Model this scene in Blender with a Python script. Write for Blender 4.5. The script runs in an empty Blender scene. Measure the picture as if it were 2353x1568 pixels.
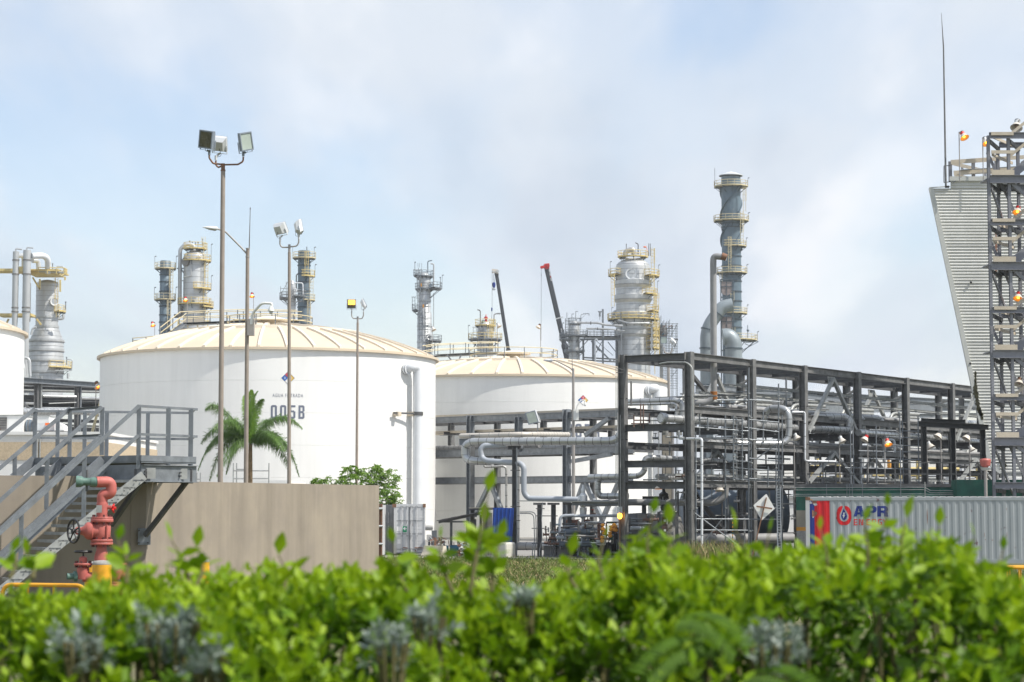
import bpy,math,random
from mathutils import Vector,Matrix,Quaternion
random.seed(7)
R=math.radians
scene=bpy.context.scene
COL=scene.collection
FPX=4902.0
PITCH=math.atan(376/FPX)
CAMZ=2.45
cam_d=bpy.data.cameras.new('camera')
cam=bpy.data.objects.new('camera',cam_d);COL.objects.link(cam)
cam.location=(0,0,CAMZ)
cam.rotation_euler=(R(90)+PITCH,0,0)
cam_d.lens=75;cam_d.sensor_width=36;cam_d.clip_end=9000;cam_d.clip_start=0.1
cam_d.dof.use_dof=True;cam_d.dof.focus_distance=95;cam_d.dof.aperture_fstop=6.3
cam_d.dof.aperture_blades=7
scene.camera=cam
SUN_EL,SUN_AZ=R(52),R(111)
world=bpy.data.worlds.new('World');scene.world=world;world.use_nodes=True
wt=world.node_tree;wn=wt.nodes;wl=wt.links
for n in list(wn):wn.remove(n)
def N(t,**kw):
 n=wn.new(t)
 for k,v in kw.items():setattr(n,k,v)
 return n
out=N('ShaderNodeOutputWorld');bg=N('ShaderNodeBackground');bg.inputs['Strength'].default_value=0.10
sky=N('ShaderNodeTexSky',sky_type='NISHITA');sky.sun_disc=False
sky.sun_elevation=SUN_EL;sky.sun_rotation=SUN_AZ;sky.air_density=1.2;sky.dust_density=0.5
tc=N('ShaderNodeTexCoord');sep=N('ShaderNodeSeparateXYZ');wl.new(tc.outputs['Generated'],sep.inputs[0])
def M(op,a=None,b=None,clamp=False):
 m=N('ShaderNodeMath',operation=op);m.use_clamp=clamp
 for i,v in enumerate((a,b)):
  if v is None:continue
  if isinstance(v,(int,float)):m.inputs[i].default_value=v
  else:wl.new(v,m.inputs[i])
 return m.outputs[0]
zz=M('ADD',M('MAXIMUM',sep.outputs['Z'],0.0),0.22)
px=M('DIVIDE',sep.outputs['X'],zz);py=M('DIVIDE',sep.outputs['Y'],zz)
comb=N('ShaderNodeCombineXYZ');wl.new(px,comb.inputs[0]);wl.new(py,comb.inputs[1])
def noise(scale,detail,rough,off,sx=1.0):
 mp=N('ShaderNodeMapping');mp.inputs['Location'].default_value=off;mp.inputs['Scale'].default_value=(1,sx,1)
 wl.new(comb.outputs[0],mp.inputs[0])
 t=N('ShaderNodeTexNoise');t.inputs['Scale'].default_value=scale;t.inputs['Detail'].default_value=detail
 t.inputs['Roughness'].default_value=rough;wl.new(mp.outputs[0],t.inputs['Vector'])
 return t.outputs['Fac']
def ramp(fac,stops):
 r=N('ShaderNodeValToRGB');wl.new(fac,r.inputs[0]);cr=r.color_ramp;cr.interpolation='EASE'
 while len(cr.elements)<len(stops):cr.elements.new(0.5)
 for e,(p,c)in zip(cr.elements,stops):e.position=p;e.color=(*c,1)
 return r.outputs[0]
CLOUD_OFF=(14.2,-3.1,1.3)
n1=noise(2.1,6,0.5,CLOUD_OFF,0.36)
n2=noise(3.3,7,0.5,(7.3,2.2,1.0),0.38)
cov=ramp(n1,[(0.36,(0.30,)*3),(0.48,(0.78,)*3),(0.57,(1,)*3)])
CL=7.15
cc=ramp(n2,[(0.34,(0.56*CL,0.63*CL,0.725*CL)),(0.52,(0.66*CL,0.72*CL,0.80*CL)),(0.68,(0.83*CL,0.855*CL,0.895*CL))])
skyc=N('ShaderNodeMix',data_type='RGBA',blend_type='MULTIPLY');skyc.inputs[0].default_value=1.0
wl.new(sky.outputs[0],skyc.inputs[6]);skyc.inputs[7].default_value=(1.0,0.98,1.05,1)
mx=N('ShaderNodeMix',data_type='RGBA');wl.new(cov,mx.inputs[0]);wl.new(skyc.outputs[2],mx.inputs[6]);wl.new(cc,mx.inputs[7])
wl.new(mx.outputs[2],bg.inputs['Color']);wl.new(bg.outputs[0],out.inputs['Surface'])
sun_d=bpy.data.lights.new('sun','SUN');sun_d.energy=3.5;sun_d.angle=R(1.0);sun_d.color=(1.0,0.95,0.87)
sun=bpy.data.objects.new('sun',sun_d);COL.objects.link(sun);sun.location=(40,-40,120)
sd=Vector((math.sin(SUN_AZ)*math.cos(SUN_EL),math.cos(SUN_AZ)*math.cos(SUN_EL),math.sin(SUN_EL)))
sun.rotation_euler=sd.to_track_quat('Z','Y').to_euler()
scene.view_settings.view_transform='Standard';scene.view_settings.look='None'
scene.view_settings.exposure=0.7;scene.view_settings.gamma=1.0
scene.view_settings.use_curve_mapping=False
scene.cycles.max_bounces=6;scene.cycles.transparent_max_bounces=8
scene.cycles.use_denoising=True
CP,SP=math.cos(PITCH),math.sin(PITCH)
def A(x,y,Y):
 r=(x-1176.5)/FPX;u=-(y-784)/FPX
 t=Y/(CP-u*SP)
 return Vector((r*t,Y,CAMZ+(SP+u*CP)*t))
CR={1:(0,900,1.568),2:(600,450,1.65),3:(1600,1000,1.96),4:(2100,950,2.413),5:(2700,650,1.844),6:(3650,450,1.493),7:(0,1500,1.743),11:(2400,1400,1.845),12:(1650,1600,2.412),13:(3000,1400,1.845),14:(3700,1400,1.742),15:(700,1450,1.96),16:(0,2000,1.681),17:(1400,2000,1.681),18:(2700,2000,1.6855),21:(700,480,4.202),22:(1050,860,3.136),23:(0,1450,3.484),24:(2400,1900,3.922),25:(3700,480,3.732),26:(1500,1950,3.922),27:(3200,1950,4.706)}
def c(k,cx,cy,Y):
 ox,oy,s=CR[k]
 return A((ox+cx/s)/1.7408,(oy+cy/s)/1.7408,Y)
def mpp(Y):return Y/FPX
MATS={}
def mat(name,col,rough=0.6,metal=0.0,var=0.15,scale=2.0,streak=0.0,rust=0.0,bump=0.0,bscale=30,spec=0.5,emit=None,estr=0,rustcol=(0.16,0.06,0.03),col2=None,vz=1.0,fine=0.0,transl=0.0):
 m=bpy.data.materials.new(name);m.use_nodes=True;MATS[name]=m
 nt=m.node_tree;b=nt.nodes['Principled BSDF']
 b.inputs['Roughness'].default_value=rough;b.inputs['Metallic'].default_value=metal
 b.inputs['Specular IOR Level'].default_value=spec
 L=nt.links
 def nn(t):return nt.nodes.new(t)
 tcn=nn('ShaderNodeTexCoord')
 def tex(sc,det,szs=(1,1,1)):
  mp=nn('ShaderNodeMapping');mp.inputs['Scale'].default_value=szs;L.new(tcn.outputs['Object'],mp.inputs[0])
  t=nn('ShaderNodeTexNoise');t.inputs['Scale'].default_value=sc;t.inputs['Detail'].default_value=det
  t.inputs['Roughness'].default_value=0.6;L.new(mp.outputs[0],t.inputs['Vector']);return t.outputs['Fac']
 def mr(f,a,bb,lo,hi):
  r=nn('ShaderNodeMapRange');L.new(f,r.inputs[0])
  for i,v in enumerate((a,bb,lo,hi)):r.inputs[1+i].default_value=v
  return r.outputs[0]
 def mixc(f,ca,cb,mode='MIX'):
  x=nn('ShaderNodeMix');x.data_type='RGBA';x.blend_type=mode
  if isinstance(f,float):x.inputs[0].default_value=f
  else:L.new(f,x.inputs[0])
  for i,v in((6,ca),(7,cb)):
   if isinstance(v,tuple):x.inputs[i].default_value=(*v,1)if len(v)==3 else v
   else:L.new(v,x.inputs[i])
  return x.outputs[2]
 f1=mr(tex(scale,5,(1,1,vz)),0.3,0.7,0.0,1.0)
 hi=tuple(min(1,x*(1+var))for x in col);lo=tuple(x*(1-var)for x in(col2 or col))
 cur=mixc(f1,lo,hi)
 if streak:
  f2=mr(tex(2.2,4,(1,1,0.07)),0.42,0.72,0.0,1.0)
  cur=mixc(mr(f2,0,1,0.0,streak),cur,tuple(x*0.55 for x in col))
 if fine:
  f4=mr(tex(26,3),0.35,0.65,0.0,fine)
  cur=mixc(f4,cur,tuple(x*0.5 for x in col))
 if rust:
  f3=mr(tex(3.1,8,(1,1,0.6)),0.66-rust*0.25,0.74-rust*0.22,0.0,1.0)
  cur=mixc(f3,cur,rustcol)
 L.new(cur,b.inputs['Base Color'])
 if bump:
  bn=nn('ShaderNodeBump');bn.inputs['Strength'].default_value=bump;bn.inputs['Distance'].default_value=0.02
  L.new(tex(bscale,4),bn.inputs['Height']);L.new(bn.outputs[0],b.inputs['Normal'])
 rr=mr(tex(scale*2.3,3),0.3,0.7,max(0.02,rough-0.08),min(1,rough+0.1));L.new(rr,b.inputs['Roughness'])
 if emit:
  b.inputs['Emission Color'].default_value=(*emit,1);b.inputs['Emission Strength'].default_value=estr
 if transl:
  tr=nn('ShaderNodeBsdfTranslucent');L.new(cur,tr.inputs[0]);ms=nn('ShaderNodeMixShader');ms.inputs[0].default_value=transl
  L.new(b.outputs[0],ms.inputs[1]);L.new(tr.outputs[0],ms.inputs[2]);L.new(ms.outputs[0],nt.nodes['Material Output'].inputs['Surface'])
 return m
mat('tank_white',(0.80,0.80,0.775),0.45,var=0.03,scale=0.25,streak=0.12)
mat('tank_beige',(0.60,0.52,0.40),0.5,var=0.04,scale=0.6)
mat('roof_cream',(0.60,0.505,0.375),0.55,var=0.05,scale=0.6,rust=0.0)
mat('roof_rib',(0.74,0.67,0.56),0.5,var=0.05)
mat('pipe_white',(0.66,0.68,0.70),0.35,var=0.04,scale=1.0)
mat('galv',(0.22,0.24,0.26),0.5,0.35,var=0.22,scale=4.0,streak=0.3,fine=0.25)
mat('galv_light',(0.36,0.37,0.36),0.5,0.3,var=0.2,scale=5.0,streak=0.25)
mat('steel_dark',(0.105,0.107,0.11),0.55,0.15,var=0.35,scale=2.5,streak=0.3,fine=0.3)
mat('steel_mid',(0.19,0.19,0.187),0.5,0.25,var=0.35,scale=2.5,streak=0.35,fine=0.2)
mat('steel_black',(0.03,0.032,0.034),0.55,0.1,var=0.3)
mat('steel_tower',(0.21,0.215,0.24),0.5,0.1,var=0.12,scale=2,fine=0.1)
mat('timber_cream',(0.50,0.44,0.35),0.6,var=0.1,scale=3)
mat('cladding',(0.50,0.51,0.51),0.33,0.65,var=0.12,scale=1.2,streak=0.12)
mat('cladding_dull',(0.42,0.415,0.40),0.42,0.45,var=0.15,scale=1.5,streak=0.2)
mat('band_dark',(0.12,0.12,0.12),0.5,0.4)
mat('pipe_grey',(0.36,0.39,0.43),0.45,var=0.06)
mat('pipe_grey_dull',(0.28,0.28,0.28),0.55,var=0.15,streak=0.2)
mat('pipe_cream',(0.55,0.51,0.45),0.45,0.1,var=0.06)
mat('vessel_silver',(0.50,0.515,0.52),0.42,0.35,var=0.08,scale=0.35,streak=0.25)
mat('stack_blue',(0.115,0.165,0.205),0.5,0.1,var=0.12,scale=0.4,streak=0.25)
mat('stack_band',(0.06,0.085,0.105),0.5,0.1)
mat('duct_blue',(0.25,0.29,0.31),0.45,0.2,var=0.12,scale=0.4,streak=0.2)
mat('yellow_rail',(0.62,0.49,0.20),0.5,var=0.12)
mat('yellow_pale',(0.58,0.50,0.31),0.5,var=0.1)
mat('yellow_paint',(0.75,0.36,0.02),0.4,var=0.08,fine=0.08)
mat('boom_dark',(0.045,0.05,0.058),0.4,var=0.1)
mat('red_paint',(0.60,0.025,0.02),0.4,var=0.1)
mat('hydrant_red',(0.44,0.115,0.095),0.55,var=0.18,scale=6,streak=0.2,rust=0.05)
mat('hydrant_dark',(0.10,0.03,0.03),0.6)
mat('green_patina',(0.09,0.17,0.14),0.55,var=0.2,scale=8)
mat('black_iron',(0.02,0.02,0.022),0.5)
mat('bund_concrete',(0.285,0.245,0.19),0.85,var=0.14,scale=0.8,streak=0.5,bump=0.15,bscale=14,col2=(0.29,0.25,0.205))
mat('pole_conc',(0.30,0.255,0.215),0.6,0.0,var=0.12,scale=3,fine=0.15)
mat('pole_galv',(0.33,0.31,0.29),0.5,0.2,var=0.12,scale=3)
mat('rusty',(0.20,0.085,0.045),0.8,var=0.35,scale=14,col2=(0.22,0.16,0.11))
mat('lamp_housing',(0.58,0.60,0.61),0.45,0.1,var=0.08,scale=5)
mat('lamp_housing_dark',(0.24,0.28,0.33),0.45,0.1,var=0.08,scale=5)
mat('lamp_glass_dark',(0.09,0.085,0.05),0.25,var=0.5,scale=3)
mat('lamp_glass_pale',(0.45,0.52,0.47),0.2,var=0.1)
mat('lamp_lit',(0.9,0.6,0.1),0.4,emit=(1.0,0.50,0.03),estr=3.0)
mat('bulb_lit',(0.9,0.5,0.1),0.4,emit=(1.0,0.38,0.03),estr=5.0)
mat('bulb_dim',(0.35,0.25,0.2),0.3)
mat('shade_pale',(0.62,0.57,0.50),0.45,var=0.08)
mat('shade_amber',(0.60,0.30,0.08),0.4,var=0.1,emit=(1.0,0.35,0.02),estr=0.25)
mat('cam_white',(0.78,0.78,0.74),0.35,var=0.03)
mat('green_paint',(0.012,0.105,0.075),0.55,var=0.3,scale=1.6,streak=0.45)
mat('wall_beige',(0.30,0.27,0.215),0.8,var=0.12)
mat('cont_grey',(0.36,0.39,0.41),0.5,0.0,var=0.05,scale=1.2,streak=0.12,rust=0.10,rustcol=(0.12,0.05,0.05))
mat('cont_roof',(0.72,0.70,0.68),0.5,var=0.05)
mat('cont_white',(0.56,0.57,0.58),0.5,var=0.06,scale=2,rust=0.12,streak=0.12)
mat('cont_dark',(0.14,0.155,0.175),0.5,var=0.1)
mat('cont_band',(0.34,0.35,0.36),0.5)
mat('paint_blue',(0.0,0.02,0.20),0.45,var=0.1)
mat('paint_red',(0.62,0.005,0.012),0.45,var=0.05)
mat('paint_navy',(0.006,0.025,0.21),0.45,var=0.05)
mat('print_white',(0.75,0.75,0.75),0.5)
mat('print_grey',(0.14,0.16,0.21),0.5,var=0.05)
mat('print_green',(0.0,0.28,0.12),0.5)
mat('sheet_blue',(0.004,0.045,0.26),0.4,var=0.25,scale=2.5,streak=0.2)
mat('plastic_white',(0.60,0.58,0.52),0.5,var=0.12,scale=2.5,rust=0.12,rustcol=(0.35,0.17,0.07),streak=0.2)
mat('barrier',(0.62,0.56,0.45),0.7,var=0.08)
mat('roof_sheet',(0.10,0.10,0.11),0.6,var=0.3)
mat('bin_blue',(0.02,0.13,0.24),0.5,var=0.2)
mat('building_white',(0.70,0.70,0.68),0.6,var=0.04)
mat('stone_band',(0.52,0.42,0.29),0.85,var=0.15,scale=9,fine=0.3,bump=0.4,bscale=22)
mat('orange',(0.75,0.14,0.02),0.45)
mat('casing',(0.60,0.60,0.565),0.6,var=0.07,scale=0.8,streak=0.22)
mat('casing_trim',(0.50,0.51,0.48),0.5,var=0.08)
mat('moss',(0.035,0.035,0.015),0.9,var=0.6,scale=6)
mat('palm_trunk',(0.22,0.15,0.08),0.9,var=0.3,scale=8)
mat('palm_leaf',(0.11,0.20,0.04),0.45,var=0.35,scale=1.5,transl=0.25)
mat('palm_young',(0.18,0.32,0.04),0.45,var=0.3,scale=1.5,transl=0.35)
mat('mango_leaf',(0.17,0.30,0.025),0.45,var=0.4,scale=1.2,transl=0.3)
mat('bark',(0.12,0.09,0.06),0.9,var=0.2)
mat('grass',(0.13,0.17,0.035),0.7,var=0.4,scale=0.8,transl=0.3)
mat('grass_dry',(0.34,0.27,0.13),0.8,var=0.3,scale=0.8,transl=0.2)
mat('silver_leaf',(0.30,0.36,0.31),0.5,var=0.25,scale=9,transl=0.2)
mat('twig',(0.10,0.09,0.03),0.8,var=0.2)
mat('skin',(0.35,0.2,0.13),0.6)
mat('cloth_red',(0.50,0.02,0.02),0.8)
mat('machine_grey',(0.20,0.195,0.185),0.6,0.1,var=0.3,scale=2,rust=0.08)
mat('machine_blue',(0.13,0.165,0.20),0.5,var=0.15,scale=1,rust=0.05)
mat('valve_rust',(0.15,0.09,0.07),0.7,var=0.3,scale=8)
mat('valve_yellow',(0.60,0.27,0.03),0.5)
mat('debris',(0.24,0.12,0.08),0.8,var=0.4,scale=8)
mat('stone_grey',(0.30,0.29,0.27),0.85,var=0.25,scale=10)
mat('sign_white',(0.80,0.80,0.78),0.5,var=0.03)
def diamond_mats():
 mat('haz_red',(0.50,0.06,0.08),0.5);mat('haz_blue',(0.02,0.12,0.42),0.5)
 mat('haz_yellow',(0.65,0.42,0.06),0.5)
diamond_mats()
def leafmat(name,a,b,cc_):
 m=bpy.data.materials.new(name);m.use_nodes=True;MATS[name]=m;nt=m.node_tree;p=nt.nodes['Principled BSDF']
 at=nt.nodes.new('ShaderNodeAttribute');at.attribute_name='tint'
 r=nt.nodes.new('ShaderNodeValToRGB');nt.links.new(at.outputs['Fac'],r.inputs[0])
 els=r.color_ramp.elements;els[0].color=(*a,1);els[1].color=(*cc_,1);e=els.new(0.5);e.color=(*b,1)
 nt.links.new(r.outputs[0],p.inputs['Base Color']);p.inputs['Roughness'].default_value=0.5;p.inputs['Specular IOR Level'].default_value=0.3
 tr=nt.nodes.new('ShaderNodeBsdfTranslucent');nt.links.new(r.outputs[0],tr.inputs[0])
 ms=nt.nodes.new('ShaderNodeMixShader');ms.inputs[0].default_value=0.38
 nt.links.new(p.outputs[0],ms.inputs[1]);nt.links.new(tr.outputs[0],ms.inputs[2])
 nt.links.new(ms.outputs[0],nt.nodes['Material Output'].inputs['Surface'])
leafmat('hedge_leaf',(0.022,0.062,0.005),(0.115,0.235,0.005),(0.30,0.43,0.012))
def frame_of(d,up=None):
 d=d.normalized()
 u=up if up is not None else Vector((0,0,1))
 if abs(d.dot(u))>0.98:u=Vector((0,1,0))if abs(d.y)<0.9 else Vector((1,0,0))
 s=d.cross(u).normalized();n=s.cross(d).normalized()
 return s,n
class MB:
 def __init__(self):self.v=[];self.f=[];self.mi=[];self.m=0
 def add(self,vs,fs):
  o=len(self.v);self.v.extend(vs);self.f.extend([tuple(i+o for i in f)for f in fs]);self.mi.extend([self.m]*len(fs));return self
 def box(self,a,b):
  x0,y0,z0=a;x1,y1,z1=b
  vs=[(x0,y0,z0),(x1,y0,z0),(x1,y1,z0),(x0,y1,z0),(x0,y0,z1),(x1,y0,z1),(x1,y1,z1),(x0,y1,z1)]
  return self.add(vs,[(0,3,2,1),(4,5,6,7),(0,1,5,4),(1,2,6,5),(2,3,7,6),(3,0,4,7)])
 def prism(self,pts,ext):
  pts=[Vector(p)for p in pts];ext=Vector(ext);n=len(pts)
  vs=[tuple(p)for p in pts]+[tuple(p+ext)for p in pts]
  return self.add(vs,[tuple(range(n))[::-1],tuple(range(n,2*n))]+[(i,(i+1)%n,n+(i+1)%n,n+i)for i in range(n)])
 def sweep(self,prof,p,q,up=None):
  p=Vector(p);q=Vector(q);s,n=frame_of(q-p,up)
  return self.prism([p+s*a+n*b for a,b in prof],q-p)
 def beam(self,p,q,w,h,up=None):
  w/=2;h/=2;return self.sweep([(-w,-h),(w,-h),(w,h),(-w,h)],p,q,up)
 def ibeam(self,p,q,w,h,t=None,up=None):
  t=t or h*0.09;w/=2;h/=2;k=t*0.45
  return self.sweep([(-w,-h),(w,-h),(w,-h+t),(k,-h+t),(k,h-t),(w,h-t),(w,h),(-w,h),(-w,h-t),(-k,h-t),(-k,-h+t),(-w,-h+t)],p,q,up)
 def channel(self,p,q,w,h,t=None,up=None,flip=1):
  t=t or 0.012;w*=flip
  return self.sweep([(0,-h/2),(w,-h/2),(w,-h/2+t),(t*flip,-h/2+t),(t*flip,h/2-t),(w,h/2-t),(w,h/2),(0,h/2)],p,q,up)
 def ring(self,ctr,s,n,r,k,ph=0):
  return[tuple(ctr+s*(r*math.cos(ph+2*math.pi*i/k))+n*(r*math.sin(ph+2*math.pi*i/k)))for i in range(k)]
 def tube(self,pts,r,k=10,cap=True,radii=None):
  pts=[Vector(p)for p in pts];o=len(self.v);n=len(pts)
  d0=(pts[1]-pts[0]);s,nn_=frame_of(d0);prev=d0.normalized()
  for i in range(n):
   if i==0:t=(pts[1]-pts[0]).normalized()
   elif i==n-1:t=(pts[-1]-pts[-2]).normalized()
   else:t=((pts[i]-pts[i-1]).normalized()+(pts[i+1]-pts[i]).normalized()).normalized()
   q=prev.rotation_difference(t);s=q@s;nn_=q@nn_;prev=t
   rr=radii[i]if radii else r
   self.v.extend(self.ring(pts[i],s,nn_,rr,k))
  for i in range(n-1):
   for j in range(k):
    a=o+i*k+j;b=o+i*k+(j+1)%k;self.f.append((a,b,b+k,a+k));self.mi.append(self.m)
  if cap:
   self.f.append(tuple(o+j for j in range(k))[::-1]);self.f.append(tuple(o+(n-1)*k+j for j in range(k)));self.mi+=[self.m]*2
  return self
 def cyl(self,p,q,r,k=12,r2=None):return self.tube([p,q],r,k,radii=[r,r if r2 is None else r2])
 def lathe(self,ctr,prof,k=24,axis=None,a0=0,a1=2*math.pi):
  ctr=Vector(ctr);ax=Vector(axis or(0,0,1)).normalized()
  if abs(ax.z)>0.99:s,n=Vector((1,0,0)),Vector((0,1,0))
  else:s,n=frame_of(ax)
  full=abs(a1-a0-2*math.pi)<1e-6;m_=k if full else k+1;o=len(self.v)
  for r,h in prof:
   for j in range(m_):
    a=a0+(a1-a0)*j/k;self.v.append(tuple(ctr+ax*h+s*(r*math.cos(a))+n*(r*math.sin(a))))
  for i in range(len(prof)-1):
   for j in range(k):
    j2=(j+1)%m_ if full else j+1
    self.f.append((o+i*m_+j,o+i*m_+j2,o+(i+1)*m_+j2,o+(i+1)*m_+j));self.mi.append(self.m)
  return self
 def ball(self,ctr,r,k=10,squash=1.0):
  return self.lathe(ctr,[(max(1e-4,r*math.sin(math.pi*i/(k//2))),-r*squash*math.cos(math.pi*i/(k//2)))for i in range(k//2+1)],k)
 def build(self,name,m,parent=None,smooth=False,sharp=40):
  me=bpy.data.meshes.new(name)
  if parent is not None:
   off=root_of(parent);vs=[(x-off[0],y-off[1],z-off[2])for x,y,z in self.v]
  else:vs=[tuple(v)for v in self.v]
  me.from_pydata(vs,[],self.f)
  for mm in(m if isinstance(m,(list,tuple))else[m]):me.materials.append(MATS[mm])
  if any(self.mi):me.polygons.foreach_set('material_index',self.mi)
  if smooth:
   me.polygons.foreach_set('use_smooth',[True]*len(me.polygons))
   me.set_sharp_from_angle(angle=R(sharp))
  o=bpy.data.objects.new(name,me);COL.objects.link(o)
  if parent is not None:o.parent=parent
  return o
def root_of(o):
 while o.parent is not None:o=o.parent
 return o.location
def thing(name,label,cat,loc=(0,0,0),group=None):
 o=bpy.data.objects.new(name,None);COL.objects.link(o);o.location=loc;o.empty_display_size=0.3
 o['label']=label;o['category']=cat
 if group:o['group']=group
 return o
def tag(o,label=None,cat=None,group=None,kind=None):
 if label:o['label']=label
 if cat:o['category']=cat
 if group:o['group']=group
 if kind:o['kind']=kind
 return o
KIDS={}
def copy_tree(o,loc=None,rz=None,label=None,parent=None,kids=None):
 cpy=o.copy();COL.objects.link(cpy);cpy.parent=parent
 if parent is None:
  if loc is not None:cpy.location=loc
  if rz is not None:cpy.rotation_euler.z=rz
  if label:cpy['label']=label
 for ch in[x for x in bpy.data.objects if x.parent==o]if kids is None else kids:copy_tree(ch,parent=cpy)
 return cpy
def bend(pts,r,n=6):
 pts=[Vector(p)for p in pts];o=[pts[0]]
 for i in range(1,len(pts)-1):
  a=pts[i-1]-pts[i];b=pts[i+1]-pts[i];la,lb=a.length,b.length
  ang=a.angle(b);half=(math.pi-ang)/2;rr=min(r*math.tan(half),la*0.49,lb*0.49)
  p0=pts[i]+a.normalized()*rr;p1=pts[i]+b.normalized()*rr
  for k in range(n+1):
   t=k/n;o.append(p0*(1-t)**2+pts[i]*2*t*(1-t)+p1*t*t)
 o.append(pts[-1]);return o
def resample(pts,step):
 o=[];acc=0
 for a,b in zip(pts[:-1],pts[1:]):
  L=(b-a).length
  while acc<=L:
   o.append((a.lerp(b,acc/L if L else 0),(b-a).normalized()));acc+=step
  acc-=L
 return o
def text_polys(body,size,parent,name,m,place,bold=0.0,xscale=1.0,spacing=1.0,align='CENTER'):
 """lettering as a thin mesh; place(u, v, w) maps letter coordinates (metres; w outwards) to the world"""
 cu=bpy.data.curves.new(name,'FONT');cu.body=body;cu.size=size;cu.align_x=align;cu.extrude=0.0;cu.offset=bold
 cu.space_character=spacing;cu.resolution_u=3;cu.fill_mode='FRONT'
 to=bpy.data.objects.new(name,cu);COL.objects.link(to);bpy.context.view_layer.update()
 me=bpy.data.meshes.new_from_object(to.evaluated_get(bpy.context.evaluated_depsgraph_get()))
 vs=[v.co.copy()for v in me.vertices];fs=[tuple(p.vertices)for p in me.polygons]
 bpy.data.objects.remove(to);bpy.data.curves.remove(cu);bpy.data.meshes.remove(me)
 b=MB();b.add([tuple(place(v.x*xscale,v.y,0.006))for v in vs],fs)
 return b.build(name,m,parent)
def ground_z(x,y):
 if y>34:return 0.0
 if y<14:return 0.62
 t=(34-y)/20;return 0.62*(t*t*(3-2*t))
def groundmat():
 m=mat('ground_grass',(0.105,0.115,0.035),0.9,var=0.35,scale=0.35,bump=0.6,bscale=8,col2=(0.20,0.165,0.085),fine=0.4)
groundmat()
b=MB();ys=[-60,-20,0,4,8,14,18,22,26,30,34,60,110,200,500,1200,2600]
xs=[-2400,-800,-200,-60,-20,0,20,60,200,800,2400]
vs=[(x,y,ground_z(x,y))for y in ys for x in xs];nx=len(xs)
b.add(vs,[(j*nx+i,j*nx+i+1,(j+1)*nx+i+1,(j+1)*nx+i)for j in range(len(ys)-1)for i in range(nx-1)])
tag(b.build('ground','ground_grass',smooth=True),kind='structure')
mat('yard_concrete',(0.26,0.25,0.23),0.85,var=0.2,scale=0.4,fine=0.2)
b=MB();b.prism([(-6,97,0.002),(12,92,0.002),(42,130,0.002),(42,600,0.002),(-120,600,0.002),(-60,100,0.002)],(0,0,0.05))
tag(b.build('plant_yard','yard_concrete'),kind='structure')
b=MB();b.prism([(-1.0,94.6,0.0),(7.2,90.3,0.0),(7.3,90.55,0.0),(-0.9,94.85,0.0)],(0,0,0.14))
tag(b.build('yard_kerb','stone_grey'),kind='structure')
def grass(name,n,box,h,mt,seed,wid=0.012,lean=0.5):
 rnd=random.Random(seed);b=MB();x0,x1,y0,y1=box
 for i in range(n):
  x=rnd.uniform(x0,x1);y=rnd.uniform(y0,y1);z=ground_z(x,y)
  hh=h*rnd.uniform(0.4,1.2);a=rnd.uniform(0,6.28);w=wid*rnd.uniform(0.6,1.4)
  lx,ly=rnd.gauss(0,lean)*hh,rnd.gauss(0,lean)*hh;cx,cy=math.cos(a)*w,math.sin(a)*w
  b.add([(x-cx,y-cy,z),(x+cx,y+cy,z),(x+cx*.7+lx*.4,y+cy*.7+ly*.4,z+hh*.6),(x-cx*.7+lx*.4,y-cy*.7+ly*.4,z+hh*.6),(x+lx,y+ly,z+hh*.95)],[(0,1,2,3),(3,2,4)])
 return tag(b.build(name,mt),kind='stuff')
grass('grass',38000,(-9,11,50,97),0.20,'grass',3,0.03)
grass('dry_grass',17000,(-9,11,46,90),0.17,'grass_dry',4,0.03)
grass('tall_grass',900,(5.4,9.6,84,89.5),1.0,'grass',5,0.022,0.28)
grass('tall_dry_grass',1100,(5.6,9.4,84,89.5),0.95,'grass_dry',6,0.016,0.30)
grass('wall_foot_weeds',2600,(-11.0,-7.0,40,47),0.5,'grass',8,0.02,0.3)
grass('verge_grass',9000,(6,18,44,82),0.3,'grass',9,0.03)
def wrap(cx,cy,Rr,ang0,z0):
 """letter coordinates to the outside of a shell; ang0 = direction from the centre of the middle of the lettering"""
 def f(u,v,w):
  a=ang0+u/Rr
  return(cx+(Rr+w)*math.cos(a),cy+(Rr+w)*math.sin(a),z0+v)
 return f
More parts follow.
